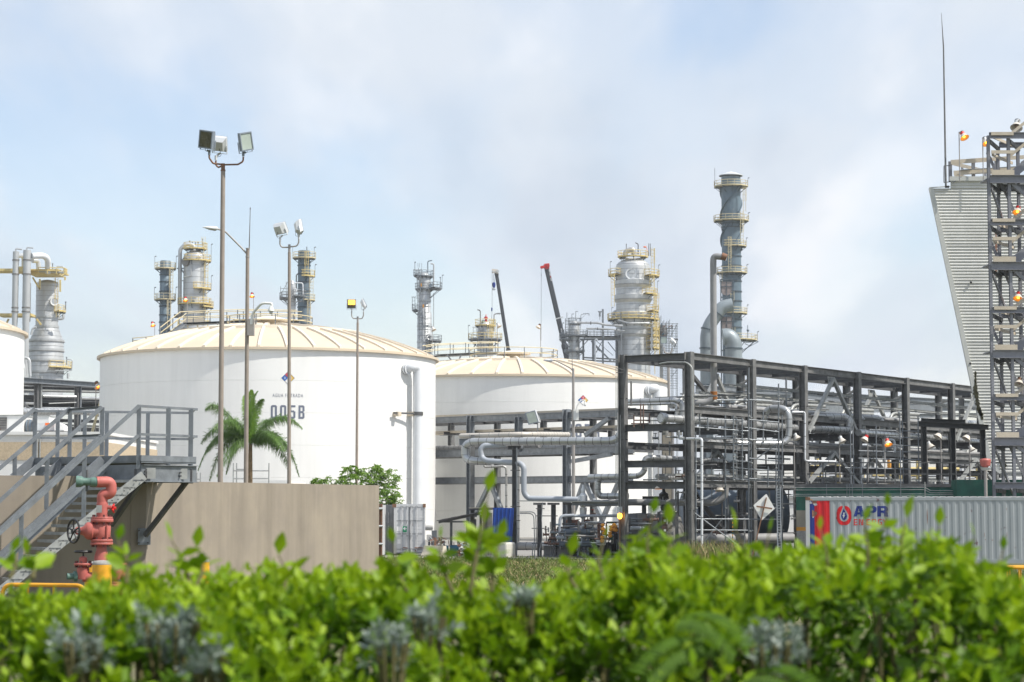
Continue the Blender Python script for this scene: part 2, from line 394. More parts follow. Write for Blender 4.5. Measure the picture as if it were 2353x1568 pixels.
def tank(cx,cy,Rr,H,rise,label,ring_frac=0.55,nribs=40,courses=6,rail=True,cap=True):
 t=thing('storage_tank',label,'tank',(cx,cy,0),'white storage tanks')
 hc=H/courses;K=96
 for i in range(courses):
  b=MB();g=0.008
  b.lathe((cx,cy,0),[(Rr-0.02,i*hc),(Rr,i*hc+g),(Rr,(i+1)*hc-g),(Rr-0.02,(i+1)*hc)],K)
  b.build('shell_course','tank_white',t,smooth=True,sharp=25)
 def rz(r):return H+0.05+rise*(1-(r/Rr)**2)**0.9 if r<Rr else H+0.05
 b=MB();prof=[(Rr+0.22,H-0.10),(Rr+0.22,H+0.06)]+[(Rr*q,rz(Rr*q))for q in(1.0,.97,.93,.88,.82,.75,.68,.6,.5,.4,.3,.2,.1,.01)]
 b.lathe((cx,cy,0),prof,K);b.build('roof','roof_cream',t,smooth=True,sharp=50)
 b=MB();b.lathe((cx,cy,0),[(Rr,H-0.1),(Rr+0.225,H-0.1)],K);b.build('roof_soffit','roof_cream',t)
 rr=Rr*ring_frac
 b=MB();b.lathe((cx,cy,0),[(rr+0.07,rz(rr)-0.02),(rr+0.07,rz(rr)+0.16),(rr-0.07,rz(rr)+0.17),(rr-0.07,rz(rr)-0.02)],K)
 b.build('ring_rib','roof_rib',t,smooth=True,sharp=30)
 for k in range(nribs):
  a=2*math.pi*(k+0.35)/nribs
  for(q0,q1,nseg)in((1.0,ring_frac,5),)+(((ring_frac,0.12,5),)if k%2==0 else()):
   b=MB();w=0.085
   ca,sa=math.cos(a),math.sin(a);vs=[];fs=[]
   for i in range(nseg+1):
    r=Rr*(q0+(q1-q0)*i/nseg)*(0.995 if i==0 else 1);z=rz(r)
    for sgn,dz in((-1,-0.02),(-1,0.13),(1,0.13),(1,-0.02)):
     vs.append((cx+ca*r-sa*w*sgn,cy+sa*r+ca*w*sgn,z+dz))
   for i in range(nseg):
    for j in range(3):fs.append((4*i+j,4*i+j+1,4*i+j+5,4*i+j+4))
   fs+=[(0,1,2,3),(4*nseg+3,4*nseg+2,4*nseg+1,4*nseg)]
   b.add(vs,fs);b.build('roof_rib','roof_rib',t)
 if cap:
  b=MB();z=rz(0)
  b.lathe((cx,cy,0),[(0.55,z-0.05),(0.55,z+0.38)],20);b.build('vent_neck','roof_rib',t,smooth=True)
  b=MB();b.lathe((cx,cy,0),[(0.55,z+0.36),(1.35,z+0.32),(1.40,z+0.40),(0.7,z+0.62),(0.01,z+0.70)],28)
  b.build('vent_cap','roof_rib',t,smooth=True,sharp=30)
 return t,rz
TB=(-17.1,150.0,11.72,12.62);TA=(0.12,170.0,12.25,12.05);TL=(-42.3,130.0,12.2,13.0)
tankB,rzB=tank(*TB,2.35,'white storage tank numbered 005B, behind the palm and lamp posts')
tankA,rzA=tank(*TA,1.95,'white storage tank numbered 005A, behind the steel pipe rack')
tankL,rzL=tank(*TL,2.4,'white storage tank cut off by the left edge of the photo',cap=False)
def strokes(place,parent,name,m,polys):
 b=MB()
 for p in polys:b.add([tuple(place(u,v,0.008))for u,v in p],[tuple(range(len(p)))])
 return b.build(name,m,parent)
def seg_char(ch,x0,w,h,t):
 """blocky stencil digits made of straight bars, corners cut"""
 cth=t*0.6;P=[]
 def bar(xa,ya,xb,yb):P.append([(x0+xa,ya),(x0+xb,ya),(x0+xb,yb),(x0+xa,yb)])
 def top(l=True,r=True,y=h,s=1):
  P.append([(x0+(cth if l else 0),y),(x0+(0 if l else 0),y-s*cth),(x0,y-s*t),(x0+w,y-s*t),(x0+w,y-s*(cth if r else 0)),(x0+w-(cth if r else 0),y)])
 if ch=='0':top();top(y=0,s=-1);bar(0,t,t,h-t);bar(w-t,t,w,h-t)
 if ch=='5':top(l=False,r=False);bar(0,h/2,t,h-t);bar(t,h/2-t*.1,w-cth,h/2+t*.75);bar(w-t,t,w,h/2-t*.1+t*.4);top(y=0,s=-1);bar(0,t,t,t*1.8)
 if ch=='B':top(l=False);top(l=False,y=0,s=-1);bar(0,t,t,h-t);bar(w-t,t,w,h/2-t*.45);bar(w-t,h/2+t*.45,w,h-t);bar(t,h/2-t*.5,w-cth*.7,h/2+t*.5)
 if ch=='A':top();bar(0,0,t,h-t);bar(w-t,0,w,h-t);bar(t,h*.32,w-t,h*.32+t)
 return P
def number(txt,place,parent,h,m='print_grey'):
 w=h*0.45;gap=h*0.23;tot=len(txt)*w+(len(txt)-1)*gap;ps=[]
 for i,ch in enumerate(txt):ps+=seg_char(ch,-tot/2+i*(w+gap),w,h,h*0.15)
 strokes(place,parent,'tank_number',m,ps)
def hazard_diamond(place,parent,s):
 q=s*0.94;g=s*0.02
 strokes(place,parent,'diamond_outline','print_grey',[[(0,s),(-s,0),(0,-s),(s,0)]])
 def pl2(u,v,w):return place(u,v,w+0.006)
 for nm,cx,cz in(('haz_red',0,q/2),('haz_blue',-q/2,0),('haz_yellow',q/2,0),('print_white',0,-q/2)):
  r=q/2-g;strokes(pl2,parent,'diamond_quarter',nm,[[(cx,cz+r),(cx-r,cz),(cx,cz-r),(cx+r,cz)]])
 for cx,cz in((0,q/2),(-q/2,0),(q/2,0)):
  text_polys('0',s*0.52,parent,'diamond_digit','print_white',lambda u,v,w,cx=cx,cz=cz:place(cx+u,cz+v-s*0.19,0.022),xscale=0.8)
def at_px(T,x):
 cx,cy,Rr,H=T;k=(x-1176.5)/FPX
 aa=k*k+1;bb=-2*(k*cx+cy);c2=cx*cx+cy*cy-Rr*Rr
 t=(-bb-math.sqrt(bb*bb-4*aa*c2))/(2*aa);return math.atan2(t-cy,k*t-cx),t
for T,root,txt,xm,ys_ in((TB,tankB,'005B',661,(869,909,947)),(TA,tankA,'005A',1340,(920,958,990))):
 a,t=at_px(T,xm);hz=[A(xm,y,t).z for y in ys_]
 mp_=mpp(t)
 nrm=abs(math.cos(a-math.atan2(-t,-(xm-1176.5)/FPX*t)))
 fs=1/nrm
 pl=lambda dz:(lambda u,v,w:wrap(T[0],T[1],T[2],a,dz)(u*fs,v,w))
 hazard_diamond(pl(hz[0]),root,(15.5 if txt[3]=='B' else 12)*mp_)
 text_polys('AGUA FILTRADA',11.5*mp_,root,'tank_lettering','print_grey',pl(hz[1]-4*mp_),bold=0.0,xscale=0.66,spacing=1.28)
 number(txt,pl(hz[2]-15.5*mp_),root,31*mp_)
def flange(b,ctr,axis,r,t=0.09):
 axis=Vector(axis).normalized();b.cyl(Vector(ctr)-axis*t/2,Vector(ctr)+axis*t/2,r,20)
def overflow(T,root,xn,yn,xb,ybt,dia_px):
 a,t=at_px(T,xn);P0=A(xn,yn,t);nr=Vector((math.cos(a),math.sin(a),0));r=dia_px*mpp(t)/2
 a2,t2=at_px(T,xb-4);D=A(xb,yn,t2-1.0);D.z=P0.z
 top=Vector((D.x,D.y,P0.z+0.15))
 pts=bend([P0-nr*0.2,P0+nr*0.45+Vector((0,0,0.12)),top,Vector((D.x,D.y,0))],r*2.4,9)
 b=MB();b.tube(pts,r,20);b.build('overflow_pipe','pipe_white',root,smooth=True)
 b=MB();flange(b,P0+nr*0.15,nr,r*1.28,0.1);flange(b,P0+nr*0.30,nr,r*1.22,0.06);b.build('pipe_flange','pipe_white',root,smooth=True,sharp=30)
 return D,r
D1,r1=overflow(TB,tankB,930,848,960,0,22)
b=MB();z=A(960,951,D1.y).z
b.lathe((D1.x,D1.y,z),[(r1+.02,-.12),(r1+.05,-.12),(r1+.05,.12),(r1+.02,.12)],20);b.build('pipe_clamp','band_dark',tankB,smooth=True)
for xq,dz in((906,0),(938,-0.12)):
 a,t=at_px(TB,xq);q=A(xq,952,t)
 b=MB();b.beam(q-Vector((math.cos(a),math.sin(a),0))*.05,q+Vector((math.cos(a)*.5,math.sin(a)*.5,0)),.3,.3);b.build('pipe_bracket','tank_beige',tankB)
a,t=at_px(TB,906);q=A(906,950,t);b=MB();b.beam(q+Vector((0,-.45,0)),Vector((D1.x,D1.y-.1,z)),.12,.12);b.build('bracket_arm','band_dark',tankB)
D2,r2=overflow(TA,tankA,1487,897,1509,0,21)
def railing(parent,pts,h,mt,post_step=1.5,r=0.028,rails=(1.0,0.5),pname='rail_post',rname='top_rail',mtr=None,k=6):
 for f in rails:
  b=MB();b.tube([Vector(p)+Vector((0,0,h*f))for p in pts],r,k);b.build(rname if f==1.0 else 'mid_rail',mtr or mt,parent,smooth=True)
 for P,d in resample([Vector(p)for p in pts],post_step):
  b=MB();b.beam(P,P+Vector((0,0,h)),r*1.9,r*1.9);b.build(pname,mt,parent)
rf=A(675,748,150)
wk=thing('roof_walkway','railed walkway over the crown of tank 005B with a stair down at its left','walkway',(-17,152,0))
p0,p1,p2,p3=A(368,778,150),A(414,742,151),A(560,736,153),A(682,738,154)
for dy in(0,1.1):
 o=Vector((0.25*dy,dy,0));railing(wk,[p0+o,p1+o,p2+o,p3+o],0.62*1.25,'galv',1.25,0.035,mtr='yellow_pale')
b=MB();q=Vector((0.13,.55,-.06));b.ibeam(p1+q,p2+q,1.1,.16);b.ibeam(p2+q,p3+q,1.1,.16);b.build('walkway_deck','galv',wk)
b=MB();b.beam(p0+q,p1+q,1.0,.1);b.build('stair_flight','galv',wk)
for x in(414,500,600):
 b=MB();P=A(x,742,152);b.beam((P.x,152,rzB(abs(math.hypot(P.x-TB[0],2)))-.05),(P.x,152,P.z),.1,.1);b.build('support','galv',wk)
wk2=thing('roof_walkway','railed walkway running from tank 005B to the crown of tank 005A','walkway',(0,172,0))
q0,q1,q2,q3=c(3,175,835,168),c(3,268,820,169),c(3,620,803,171),c(3,765,800,172)
for dy in(0,1.1):
 o=Vector((0.2*dy,dy,0));railing(wk2,[q0+o,q1+o,q2+o,q3+o],0.82,'galv',1.4,0.035,mtr='yellow_pale')
b=MB();q=Vector((0.1,.55,-.08));b.ibeam(q0+q,q1+q,1.1,.14);b.ibeam(q1+q,q2+q,1.1,.22);b.ibeam(q2+q,q3+q,1.1,.2);b.build('walkway_deck','galv_light',wk2)
for cx_,dx in((285,-40),(370,50),(480,-30)):
 b=MB();b.beam(c(3,cx_,822,169.5),c(3,cx_+dx*.6,865,169.5),.12,.12);b.build('support','galv',wk2)
def ring_rail(T,rzf,root,rad,h=1.05,n=24,gapc=None):
 cx,cy=T[0],T[1];z=rzf(rad)
 pts=[Vector((cx+rad*math.cos(a),cy+rad*math.sin(a),z))for a in[2*math.pi*i/n for i in range(n+1)]]
 railing(root,pts,h,'galv',2*math.pi*rad/14,0.035,mtr='yellow_pale')
ring_rail(TA,rzA,tankA,3.5,0.85,20)
ring_rail(TB,rzB,tankB,3.0,0.75,20)
p0,p1=A(305,790,146),A(352,786,145)
railing(tankB,[p0,p1],.38,'galv',1.2,.03,mtr='yellow_pale')
tagd=tag
WH=3.0
bw=thing('bund_wall','rendered beige bund wall in front of the tanks, streaked by rain','wall',(-8,50,0))
W0,W1,W2=Vector((-20.5,42.9,0)),Vector((-8.45,49.2,0)),Vector((-3.79,61.0,0))
def wallseg(a,b_,h,th=0.3):
 d=(b_-a).normalized();n=Vector((-d.y,d.x,0))
 m_=MB();m_.prism([a,b_,b_+n*th,a+n*th],(0,0,h));return m_
m_=wallseg(W0,W1,3.10);m_.build('wall_panel','bund_concrete',bw)
dW=(W2-W1).normalized();L_=(W2-W1).length;npan=1
m_=wallseg(W1+dW*0.004,W2,WH);m_.build('wall_panel','bund_concrete',bw)
m_=MB();m_.prism([W1+Vector((-.28,-.16,0)),W1+Vector((.05,-.04,0)),W1+Vector((.22,.42,0)),W1+Vector((-.2,.5,0))],(0,0,3.07));m_.build('wall_pier','bund_concrete',bw)
m_=MB();m_.prism([W2+Vector((-.28,.11,0)),W2,W2+Vector((-14,9,0)),W2+Vector((-14.3,8.8,0))],(0,0,WH-.004));m_.build('wall_return','bund_concrete',bw)
st=thing('access_stair','galvanised steel stair and railed platform crossing over the bund wall','staircase',(-9,47,0))
def p7(x,y,Y):return c(7,x,y,Y)
S2=Vector((-.88,-.47,0))
def along(P,xpx):
 k=(xpx-1176.5)/FPX;t=(P.x-k*P.y)/(k*S2.y-S2.x);return P+S2*t
def rail_line(topx,topy,Y,x2,y2):
 a=p7(topx,topy,Y);xx=(x2/1.743)/1.7408;e=along(a,xx);e=Vector((e.x,e.y,p7(x2,y2,e.y).z));return a,e
def flatbar(a,b_,w=.075,t=.02,name='handrail',m='galv'):
 mm=MB();mm.channel(a,b_,t*2.2,w,.008);mm.build(name,m,st)
rails={}
for nm,tx,ty,Y,x2,y2,mx2,my in(('d',972,217,47.0,-60,1172,958,420),('c',712,225,47.75,-60,945,703,420),('b',492,232,48.9,-60,708,488,405),('a',247,236,49.5,-60,488,245,420)):
 a,e=rail_line(tx,ty,Y,x2,y2);rails[nm]=(a,e)
 flatbar(a,e,.085)
 if nm in 'cd':
  dz=Vector((0,0,(p7(mx2,my,Y).z-a.z)));flatbar(a+dz,e+dz,.075,name='mid_rail')
 else:
  dz=Vector((0,0,-.72));flatbar(a+dz,e+dz,.07,name='mid_rail')
def post(x,y0,y1,Y,w=.085,name='stair_post'):
 P=p7(x,y0,Y);Q=p7(x,y1,Y);mm=MB();mm.channel(Vector((P.x,P.y,Q.z)),P,w*.6,w,.01,up=Vector((1,0,0)));mm.build(name,'galv',st)
def onrail(nm,x):
 a,e=rails[nm];k=((x/1.743)/1.7408-1176.5)/FPX;t=(a.x-k*a.y)/(k*(e.y-a.y)-(e.x-a.x));return a+(e-a)*t
def post_on(nm,x,y1):
 P=onrail(nm,x);Q=p7(x,y1,P.y);mm=MB();mm.channel(Vector((P.x,P.y+.02,Q.z)),Vector((P.x,P.y+.02,P.z)),.05,.09,.01,up=Vector((1,0,0)));mm.build('stair_post','galv',st)
post_on('d',966,655);post_on('d',590,1030);post_on('d',158,1330)
post_on('c',710,560);post_on('c',330,940);post_on('b',485,620);post_on('b',105,700);post_on('a',242,590)
def stringer(nm,tx,ty,Y,x2,y2,h=.27,m='galv',bolts=False):
 a=p7(tx,ty,Y);xx=(x2/1.743)/1.7408;e=along(a,xx);e.z=p7(x2,y2,e.y).z
 mm=MB();mm.channel(a,e,.07,h,.012);mm.build('stringer',m,st);return a,e
n0=stringer('n',1005,700,46.95,-90,1612,.21,'galv_light')
f0=stringer('f',715,640,47.75,-90,1395,.27)
u0=stringer('u',720,590,47.75,560,735,.2)
b2=stringer('b',455,590,48.9,320,720,.2);a2=stringer('a',245,590,49.5,100,720,.2)
ntr=17
for i in range(ntr):
 f_=(i+.6)/ntr;P=n0[0].lerp(n0[1],f_);Q=f0[0].lerp(f0[1],f_)
 Q.z=P.z
 d=(Q-P).normalized();fw=Vector((-.88,-.47,0))*.13
 mm=MB();mm.prism([P-fw,P+fw,Q+fw,Q-fw],(0,0,-.035));mm.build('tread','galv',st)
 mm=MB();mm.prism([P+fw*1.01,Q+fw*1.01,Q+fw*1.09,P+fw*1.09],(0,0,-.06));mm.build('tread_nosing','galv_light',st)
for i in range(26):
 f_=(i+.5)/26;P=n0[0].lerp(n0[1],f_)+Vector((.02,-.03,.03 if i%2 else-.05));mm=MB();mm.cyl(P,P+Vector((.012,-.02,0)),.016,6);mm.build('bolt','steel_dark',st)
Zd=p7(985,600,47).z
c0=p7(985,600,47);c1=p7(1368,600,48.6);c3=p7(247,590,49.5);
c0.z=c1.z=c3.z=Zd;c2_=c3+(c1-c0)
mm=MB();mm.prism([c0,c1,c2_,c3],(0,0,-.04));mm.build('platform_grating','galv',st)
for a,b_ in((c0,c1),(c1,c2_),(c3,c2_),(c0,c3)):
 lo=Vector((0,0,-.30));mm=MB();mm.channel(a+lo*.9,b_+lo*.9,.08,.38,.014);mm.build('platform_beam','galv',st)
 mm=MB();mm.beam(a+Vector((0,-.02,.06)),b_+Vector((0,-.02,.06)),.012,.13);mm.build('kick_plate','galv',st)
for f_ in(.33,.66):
 mm=MB();mm.ibeam(c0.lerp(c1,f_)+Vector((0,0,-.2)),c3.lerp(c2_,f_)+Vector((0,0,-.2)),.1,.2);mm.build('platform_joist','steel_dark',st)
for f_,yy in((.12,-.22),(.2,-.22),(.12,-.3),(.2,-.3),(.75,-.24),(.75,-.32)):
 P=c0.lerp(c1,f_)+Vector((-.04,-.12,yy));mm=MB();mm.cyl(P,P+Vector((.03,-.05,0)),.022,6);mm.build('bolt','steel_dark',st)
P=c0.lerp(c1,.15)+Vector((0,-.10,-.27));mm=MB();mm.beam(P-Vector((.14,.05,0)),P+Vector((.14,.05,0)),.015,.24);mm.build('splice_plate','galv_light',st)
P=c0.lerp(c1,.78)+Vector((0,-.10,-.27));mm=MB();mm.beam(P-Vector((.08,.03,0)),P+Vector((.08,.03,0)),.015,.24);mm.build('splice_plate','galv_light',st)
ztop=rails['d'][0].z;zmid=p7(960,415,47).z
def plat_rail(P,Q,zt=ztop,nm='platform_rail'):
 for z_ in(zt,zt-.62):
  mm=MB();mm.channel(Vector((P.x,P.y,z_)),Vector((Q.x,Q.y,z_)),.06,.055,.008,flip=-1);mm.build(nm,'galv',st)
dR=rails['d'][0];e1=p7(1380,240,48.7);plat_rail(dR,e1)
bk=p7(1340,262,50.6)
plat_rail(e1+Vector((-.06,0,0)),Vector((bk.x,bk.y,0)));plat_rail(rails['a'][0],Vector((bk.x,bk.y,0)))
plat_rail(rails['c'][0],rails['b'][0])
def vpost(P,w=.10):
 mm=MB();mm.channel(Vector((P.x,P.y,Zd-.35)),Vector((P.x,P.y,ztop)),w*.7,w,.012,up=Vector((1,0,0)));mm.build('platform_post','galv',st)
for f_ in(.49,.88):vpost(dR.lerp(e1,f_)+Vector((0,-.03,0)),.10)
aa=rails['a'][0]
for f_ in(.14,.31,.45,.99*.72):vpost(aa.lerp(Vector((bk.x,bk.y,0)),f_),.085)
for(x0,y0,x1,y1,Ya,Yb)in((1300,745,1012,1122,48.5,48.98),(985,745,772,1050,47.2,47.9)):
 P,Q=p7(x0,y0,Ya),p7(x1,y1,Yb)
 mm=MB();mm.beam(P,Q,.10,.10);mm.build('brace','steel_dark',st)
 mm=MB();mm.beam(P+Vector((-.14,0,.12)),P+Vector((.14,0,.12)),.2,.32);mm.build('brace_plate','steel_dark',st)
P=p7(1000,1128,49.02);mm=MB();mm.beam(P+Vector((-.12,-.02,0)),P+Vector((.13,.18,0)),.02,.38);mm.build('wall_plate','galv',st)
for dx in(-.08,.1):
 for dz in(-.14,.14):
  mm=MB();q=P+Vector((dx,dx*.8,dz));mm.cyl(q+Vector((0,-.06,0)),q,.02,6);mm.build('anchor_bolt','steel_dark',st)
lb=thing('service_building','low white building with a speckled stone band, behind the bund wall','building',(-22,112,0))
def q23(x,y,Y):return c(23,x,y,Y)
E=q23(1190,1130,112);zt=q23(0,965,108).z;zb1=q23(0,1095,108).z;zb2=q23(0,1350,108).z
ex=q23(1560,1200,112).x
for nm,z0,z1,dd,mt_ in(('wall',0,zb2,0,'building_white'),('stone_band',zb2+.003,zb1-.003,.06,'stone_band'),('parapet',zb1,zt-.10,0,'building_white'),('roof_edge',zt-.10,zt+.06,.12,'building_white')):
 mm=MB();mm.box((-45,110-dd,z0),(ex+dd,126,z1));mm.build(nm,mt_,lb)
for x,y0,w in((520,1060,.05),(560,1060,.04)):
 P=q23(x,y0,109.9);mm=MB();mm.cyl((P.x,109.88,zb2),(P.x,109.88,P.z),w,8);mm.build('downpipe','galv_light',lb)
lb2=thing('low_building','low flat roofed block with a stone edge, behind the wall left of the mango tree','building',(-10,118,0))
P,Q=c(15,600,925,118),c(15,1085,940,118)
mm=MB();mm.box((P.x,118,0),(Q.x,128,P.z-.25));mm.build('wall','stone_band',lb2)
mm=MB();mm.box((P.x-.2,117.9,P.z-.246),(Q.x-1.4,128.1,P.z));mm.build('roof_edge','building_white',lb2)
def ac_unit(x0,x1,y0,y1,label,dark=None):
 P,Q=q23(x0,y0,113),q23(x1,y1,113)
 t=thing('air_handler',label,'air handler',(P.x,113,Q.z))
 mm=MB();mm.box((P.x,113,zt+.06),(Q.x,115.2,P.z));mm.build('casing','building_white',t)
 mm=MB();mm.box((P.x-.05,112.95,P.z+.003),(Q.x+.05,115.25,P.z+.06));mm.build('lid','galv_light',t)
 if dark:
  a,b_=q23(dark[0],dark[1],112.9),q23(dark[2],dark[3],112.9)
  mm=MB();mm.box((a.x,112.96,b_.z),(b_.x,113.2,a.z));mm.build('intake','black_iron',t)
  n_=8
  for i in range(n_):
   zz_=b_.z+(a.z-b_.z)*(i+.5)/n_;mm=MB();mm.beam((a.x,112.94,zz_),(b_.x,112.94,zz_),.02,.05);mm.build('louvre','machine_grey',t)
 return t
ac_unit(-120,320,745,965,'white roof air handler with a dark louvred intake, beside the left tank',(-110,765,88,950))
t=ac_unit(505,680,750,985,'plain white roof unit between the rails of the stair')
a=q23(330,800,112.8);b_=q23(500,985,112.8)
tt=thing('roof_fan','dark cylindrical fan between two white units on the low roof','fan',(a.x,113,b_.z))
mm=MB();mm.cyl((a.x,113.6,(a.z+b_.z)/2),(b_.x,113.6,(a.z+b_.z)/2),(a.z-b_.z)/2*1.1,20);mm.build('drum','machine_blue',tt,smooth=True)
for k in(0.2,.5,.8):mm=MB();xx=a.x+(b_.x-a.x)*k;mm.cyl((xx-.03,113.6,(a.z+b_.z)/2),(xx+.03,113.6,(a.z+b_.z)/2),(a.z-b_.z)/2*1.14,20);mm.build('drum_band','steel_mid',tt,smooth=True)
a=q23(535,835,112);b_=q23(915,955,112)
tt=thing('roof_blower','white rounded blower casing with an orange motor, on the low roof','blower',(a.x,112,b_.z))
prof=[(q23(780,960,112).x,b_.z),(b_.x,b_.z),(b_.x,a.z*.5+b_.z*.5),(b_.x-.12,a.z-.12),(b_.x-.42,a.z),(q23(780,960,112).x,a.z)]
mm=MB();mm.prism([(x,111.6,z)for x,z in prof],(0,1.0,0));mm.build('blower_hood','building_white',tt)
mm=MB();mm.box((a.x,111.7,b_.z),(prof[0][0]-.003,112.5,a.z-.05));mm.build('blower_body','lamp_housing',tt)
o1=q23(640,845,111.6);o2=q23(700,880,111.6)
mm=MB();mm.box((o1.x,111.4,o2.z),(o2.x,111.69,o1.z));mm.cyl((o2.x,111.5,(o1.z+o2.z)/2),(o2.x+.15,111.5,(o1.z+o2.z)/2),.07,10);mm.build('motor','orange',tt)
mm=MB();mm.beam((a.x,112,b_.z-.03),(b_.x,112,b_.z-.03),.9,.05);mm.build('skid','steel_dark',tt)
for xx in(a.x+.3,b_.x-.3):
 for yy in(111.7,112.4):mm=MB();mm.beam((xx,yy,zt),(xx,yy,b_.z-.05),.06,.06);mm.build('skid_leg','steel_dark',tt)
P=q23(85,1545,109)
tt=thing('pipe_fitting','small orange brass fitting peeping over the wall at far left','fitting',(P.x,106,0))
mm=MB();mm.cyl((P.x-.2,106,0),(P.x-.2,106,A(24,1090,106).z),.06,8);mm.build('riser','orange',tt,smooth=True)
mm=MB();mm.cyl((P.x+.15,106,0),(P.x+.15,106,A(24,1090,106).z),.06,8);mm.build('riser','orange',tt,smooth=True)
mm=MB();mm.tube(bend([(P.x-.2,106,A(24,1090,106).z),(P.x-.2,106,A(24,1085,106).z+.1),(P.x+.15,106,A(24,1085,106).z+.1),(P.x+.15,106,A(24,1090,106).z)],.1),.06,8);mm.build('elbow','orange',tt,smooth=True)
def bell_lamp(label,cx,cy,k,Y,s,ybase=None,lit=True,cap='red_paint',tilt=(0.35,-.5),pole_x=None,down=True,base=None,pole_m='pole_galv',hang=False,group='bell shaped yard lights'):
 """s = width of the shade in metres; (cx,cy) = middle of the shade in crop k"""
 P=c(k,cx,cy,Y)if k else A(cx,cy,Y)
 ax=Vector((tilt[0],tilt[1],-1)).normalized()
 z0=base if base is not None else 0.0
 px_=P.x-s*.75 if pole_x is None else(c(k,pole_x,cy,Y).x if k else A(pole_x,cy,Y).x)
 if hang:px_=P.x
 t=thing('yard_light',label,'lamp',(px_,P.y,z0),group)
 top=P-ax*s*.75
 if hang:
  m_=MB();m_.cyl(top,top+Vector((0,0,hang)),.02,6);m_.build('drop_rod',pole_m,t)
 else:
  m_=MB();m_.cyl((px_,P.y,z0),(px_,P.y,top.z-.02),max(.02,s*.055),8);m_.build('pole',pole_m,t,smooth=True)
  m_=MB();m_.cyl((px_,P.y,top.z-.03),top,s*.07,8);m_.build('bracket','steel_dark',t)
 m_=MB();m_.lathe(top,[(.01,-s*.06),(s*.24,-s*.05),(s*.26,s*.05)],16,ax);m_.build('top_cap','steel_dark',t,smooth=True,sharp=30)
 m_=MB();m_.lathe(top,[(s*.25,s*.05),(s*.235,s*.34)],16,ax);m_.build('collar',cap,t,smooth=True,sharp=30)
 m_=MB();m_.lathe(top,[(s*.235,s*.34),(s*.30,s*.42),(s*.38,s*.62),(s*.5,s*.80),(s*.47,s*.80),(s*.33,s*.6),(s*.2,s*.42)],18,ax)
 m_.build('shade','shade_amber' if lit else 'shade_pale',t,smooth=True,sharp=60)
 m_=MB();m_.lathe(top,[(s*.245,s*.345),(s*.315,s*.42),(s*.395,s*.62),(s*.515,s*.795)],18,ax);m_.build('shade_outside','shade_pale',t,smooth=True)
 m_=MB();m_.ball(top+ax*s*.62,s*.14,10);m_.build('bulb','bulb_lit' if lit else 'bulb_dim',t,smooth=True)
 return t
def floodlight(t,P,face,size,glass,housing='lamp_housing',arm_end=None,roll=0.0):
 """rectangular floodlight: P = centre of the housing, face = direction it points"""
 f=Vector(face).normalized();s,n=frame_of(f);w,h,d=size
 if roll:q=Matrix.Rotation(roll,3,f);s=q@s;n=q@n
 def pt(a,b_,e):return P+s*a+n*b_+f*e
 b=MB();r=.86
 vs=[pt(x*w/2*q,y*h/2*q,e)for e,q in((d*.5,1),(d*.1,1),(-d*.5,r*.75))for x,y in((-1,-1),(1,-1),(1,1),(-1,1))]
 fs=[]
 for i in range(2):
  for j in range(4):fs.append((4*i+j,4*i+(j+1)%4,4*i+4+(j+1)%4,4*i+4+j))
 fs.append((8,9,10,11));fs.append((3,2,1,0));b.add([tuple(v)for v in vs],fs);b.build('housing',housing,t)
 b=MB();e=d*.5;
 for(x0,y0,x1,y1)in((-1,-1,1,-.86),(-1,.86,1,1),(-1,-.86,-.86,.86),(.86,-.86,1,.86)):
  b.prism([pt(x0*w/2,y0*h/2,e),pt(x1*w/2,y0*h/2,e),pt(x1*w/2,y1*h/2,e),pt(x0*w/2,y1*h/2,e)],f*.03)
 b.build('bezel','lamp_housing_dark',t)
 b=MB();q=.86*.99;b.prism([pt(-q*w/2,-q*h/2,e+.002),pt(q*w/2,-q*h/2,e+.002),pt(q*w/2,q*h/2,e+.002),pt(-q*w/2,q*h/2,e+.002)],f*.008);b.build('glass',glass,t)
 b=MB();g=w/2+.02
 yb=-h*.5-.06
 for sg in(-1,1):b.beam(pt(sg*g,0,0),pt(sg*g,yb,0),.05,.012,up=s)
 b.beam(pt(-g,yb,0),pt(g,yb,0),.05,.012);b.build('bracket',housing,t)
 foot=pt(0,yb,0)
 if arm_end is not None:
  b=MB();b.cyl(arm_end,arm_end+Vector((0,0,.16)),.045,10);b.cyl(arm_end+Vector((0,0,.12)),foot,.035,8);b.build('socket',housing,t,smooth=True,sharp=40)
  b=MB();mid=(arm_end+P)/2+Vector((.14 if arm_end.x<P.x else-.14,0,-.12));b.tube(bend([P-f*d*.4,mid,arm_end+Vector((0,0,.1))],.1),.008,5);b.build('cable','black_iron',t)
def q21(x,y,Y):return c(21,x,y,Y)
Y=70
m1=thing('floodlight_mast','tallest lamp mast, three floodlights on rusty curved arms, in front of the palm','lamp mast',(A(507,1200,Y).x,Y,0),'floodlight masts')
top=q21(808,735,Y);ba=A(506,1160,Y);ba.z=0;jn=q21(808,850,Y)
b=MB();b.tube([Vector((ba.x,Y,0)),jn],.08,16,radii=[.092,.074]);b.build('pole','pole_conc',m1,smooth=True)
b=MB();b.cyl(jn,top,.066,14);b.cyl(jn-Vector((0,0,.02)),jn+Vector((0,0,.02)),.085,14);b.build('pole_head','rusty',m1,smooth=True,sharp=40)
for pts in([q21(800,750,Y),q21(640,735,Y-.05),q21(575,640,Y-.1),q21(577,590,Y-.1)],[q21(830,755,Y),q21(1060,750,Y),q21(1145,700,Y),q21(1148,620,Y)],[q21(800,770,Y),q21(730,800,Y+.35),q21(685,760,Y+.45),q21(688,690,Y+.45)]):
 b=MB();b.tube(bend(pts,.12),.03,10);b.build('arm','rusty',m1,smooth=True)
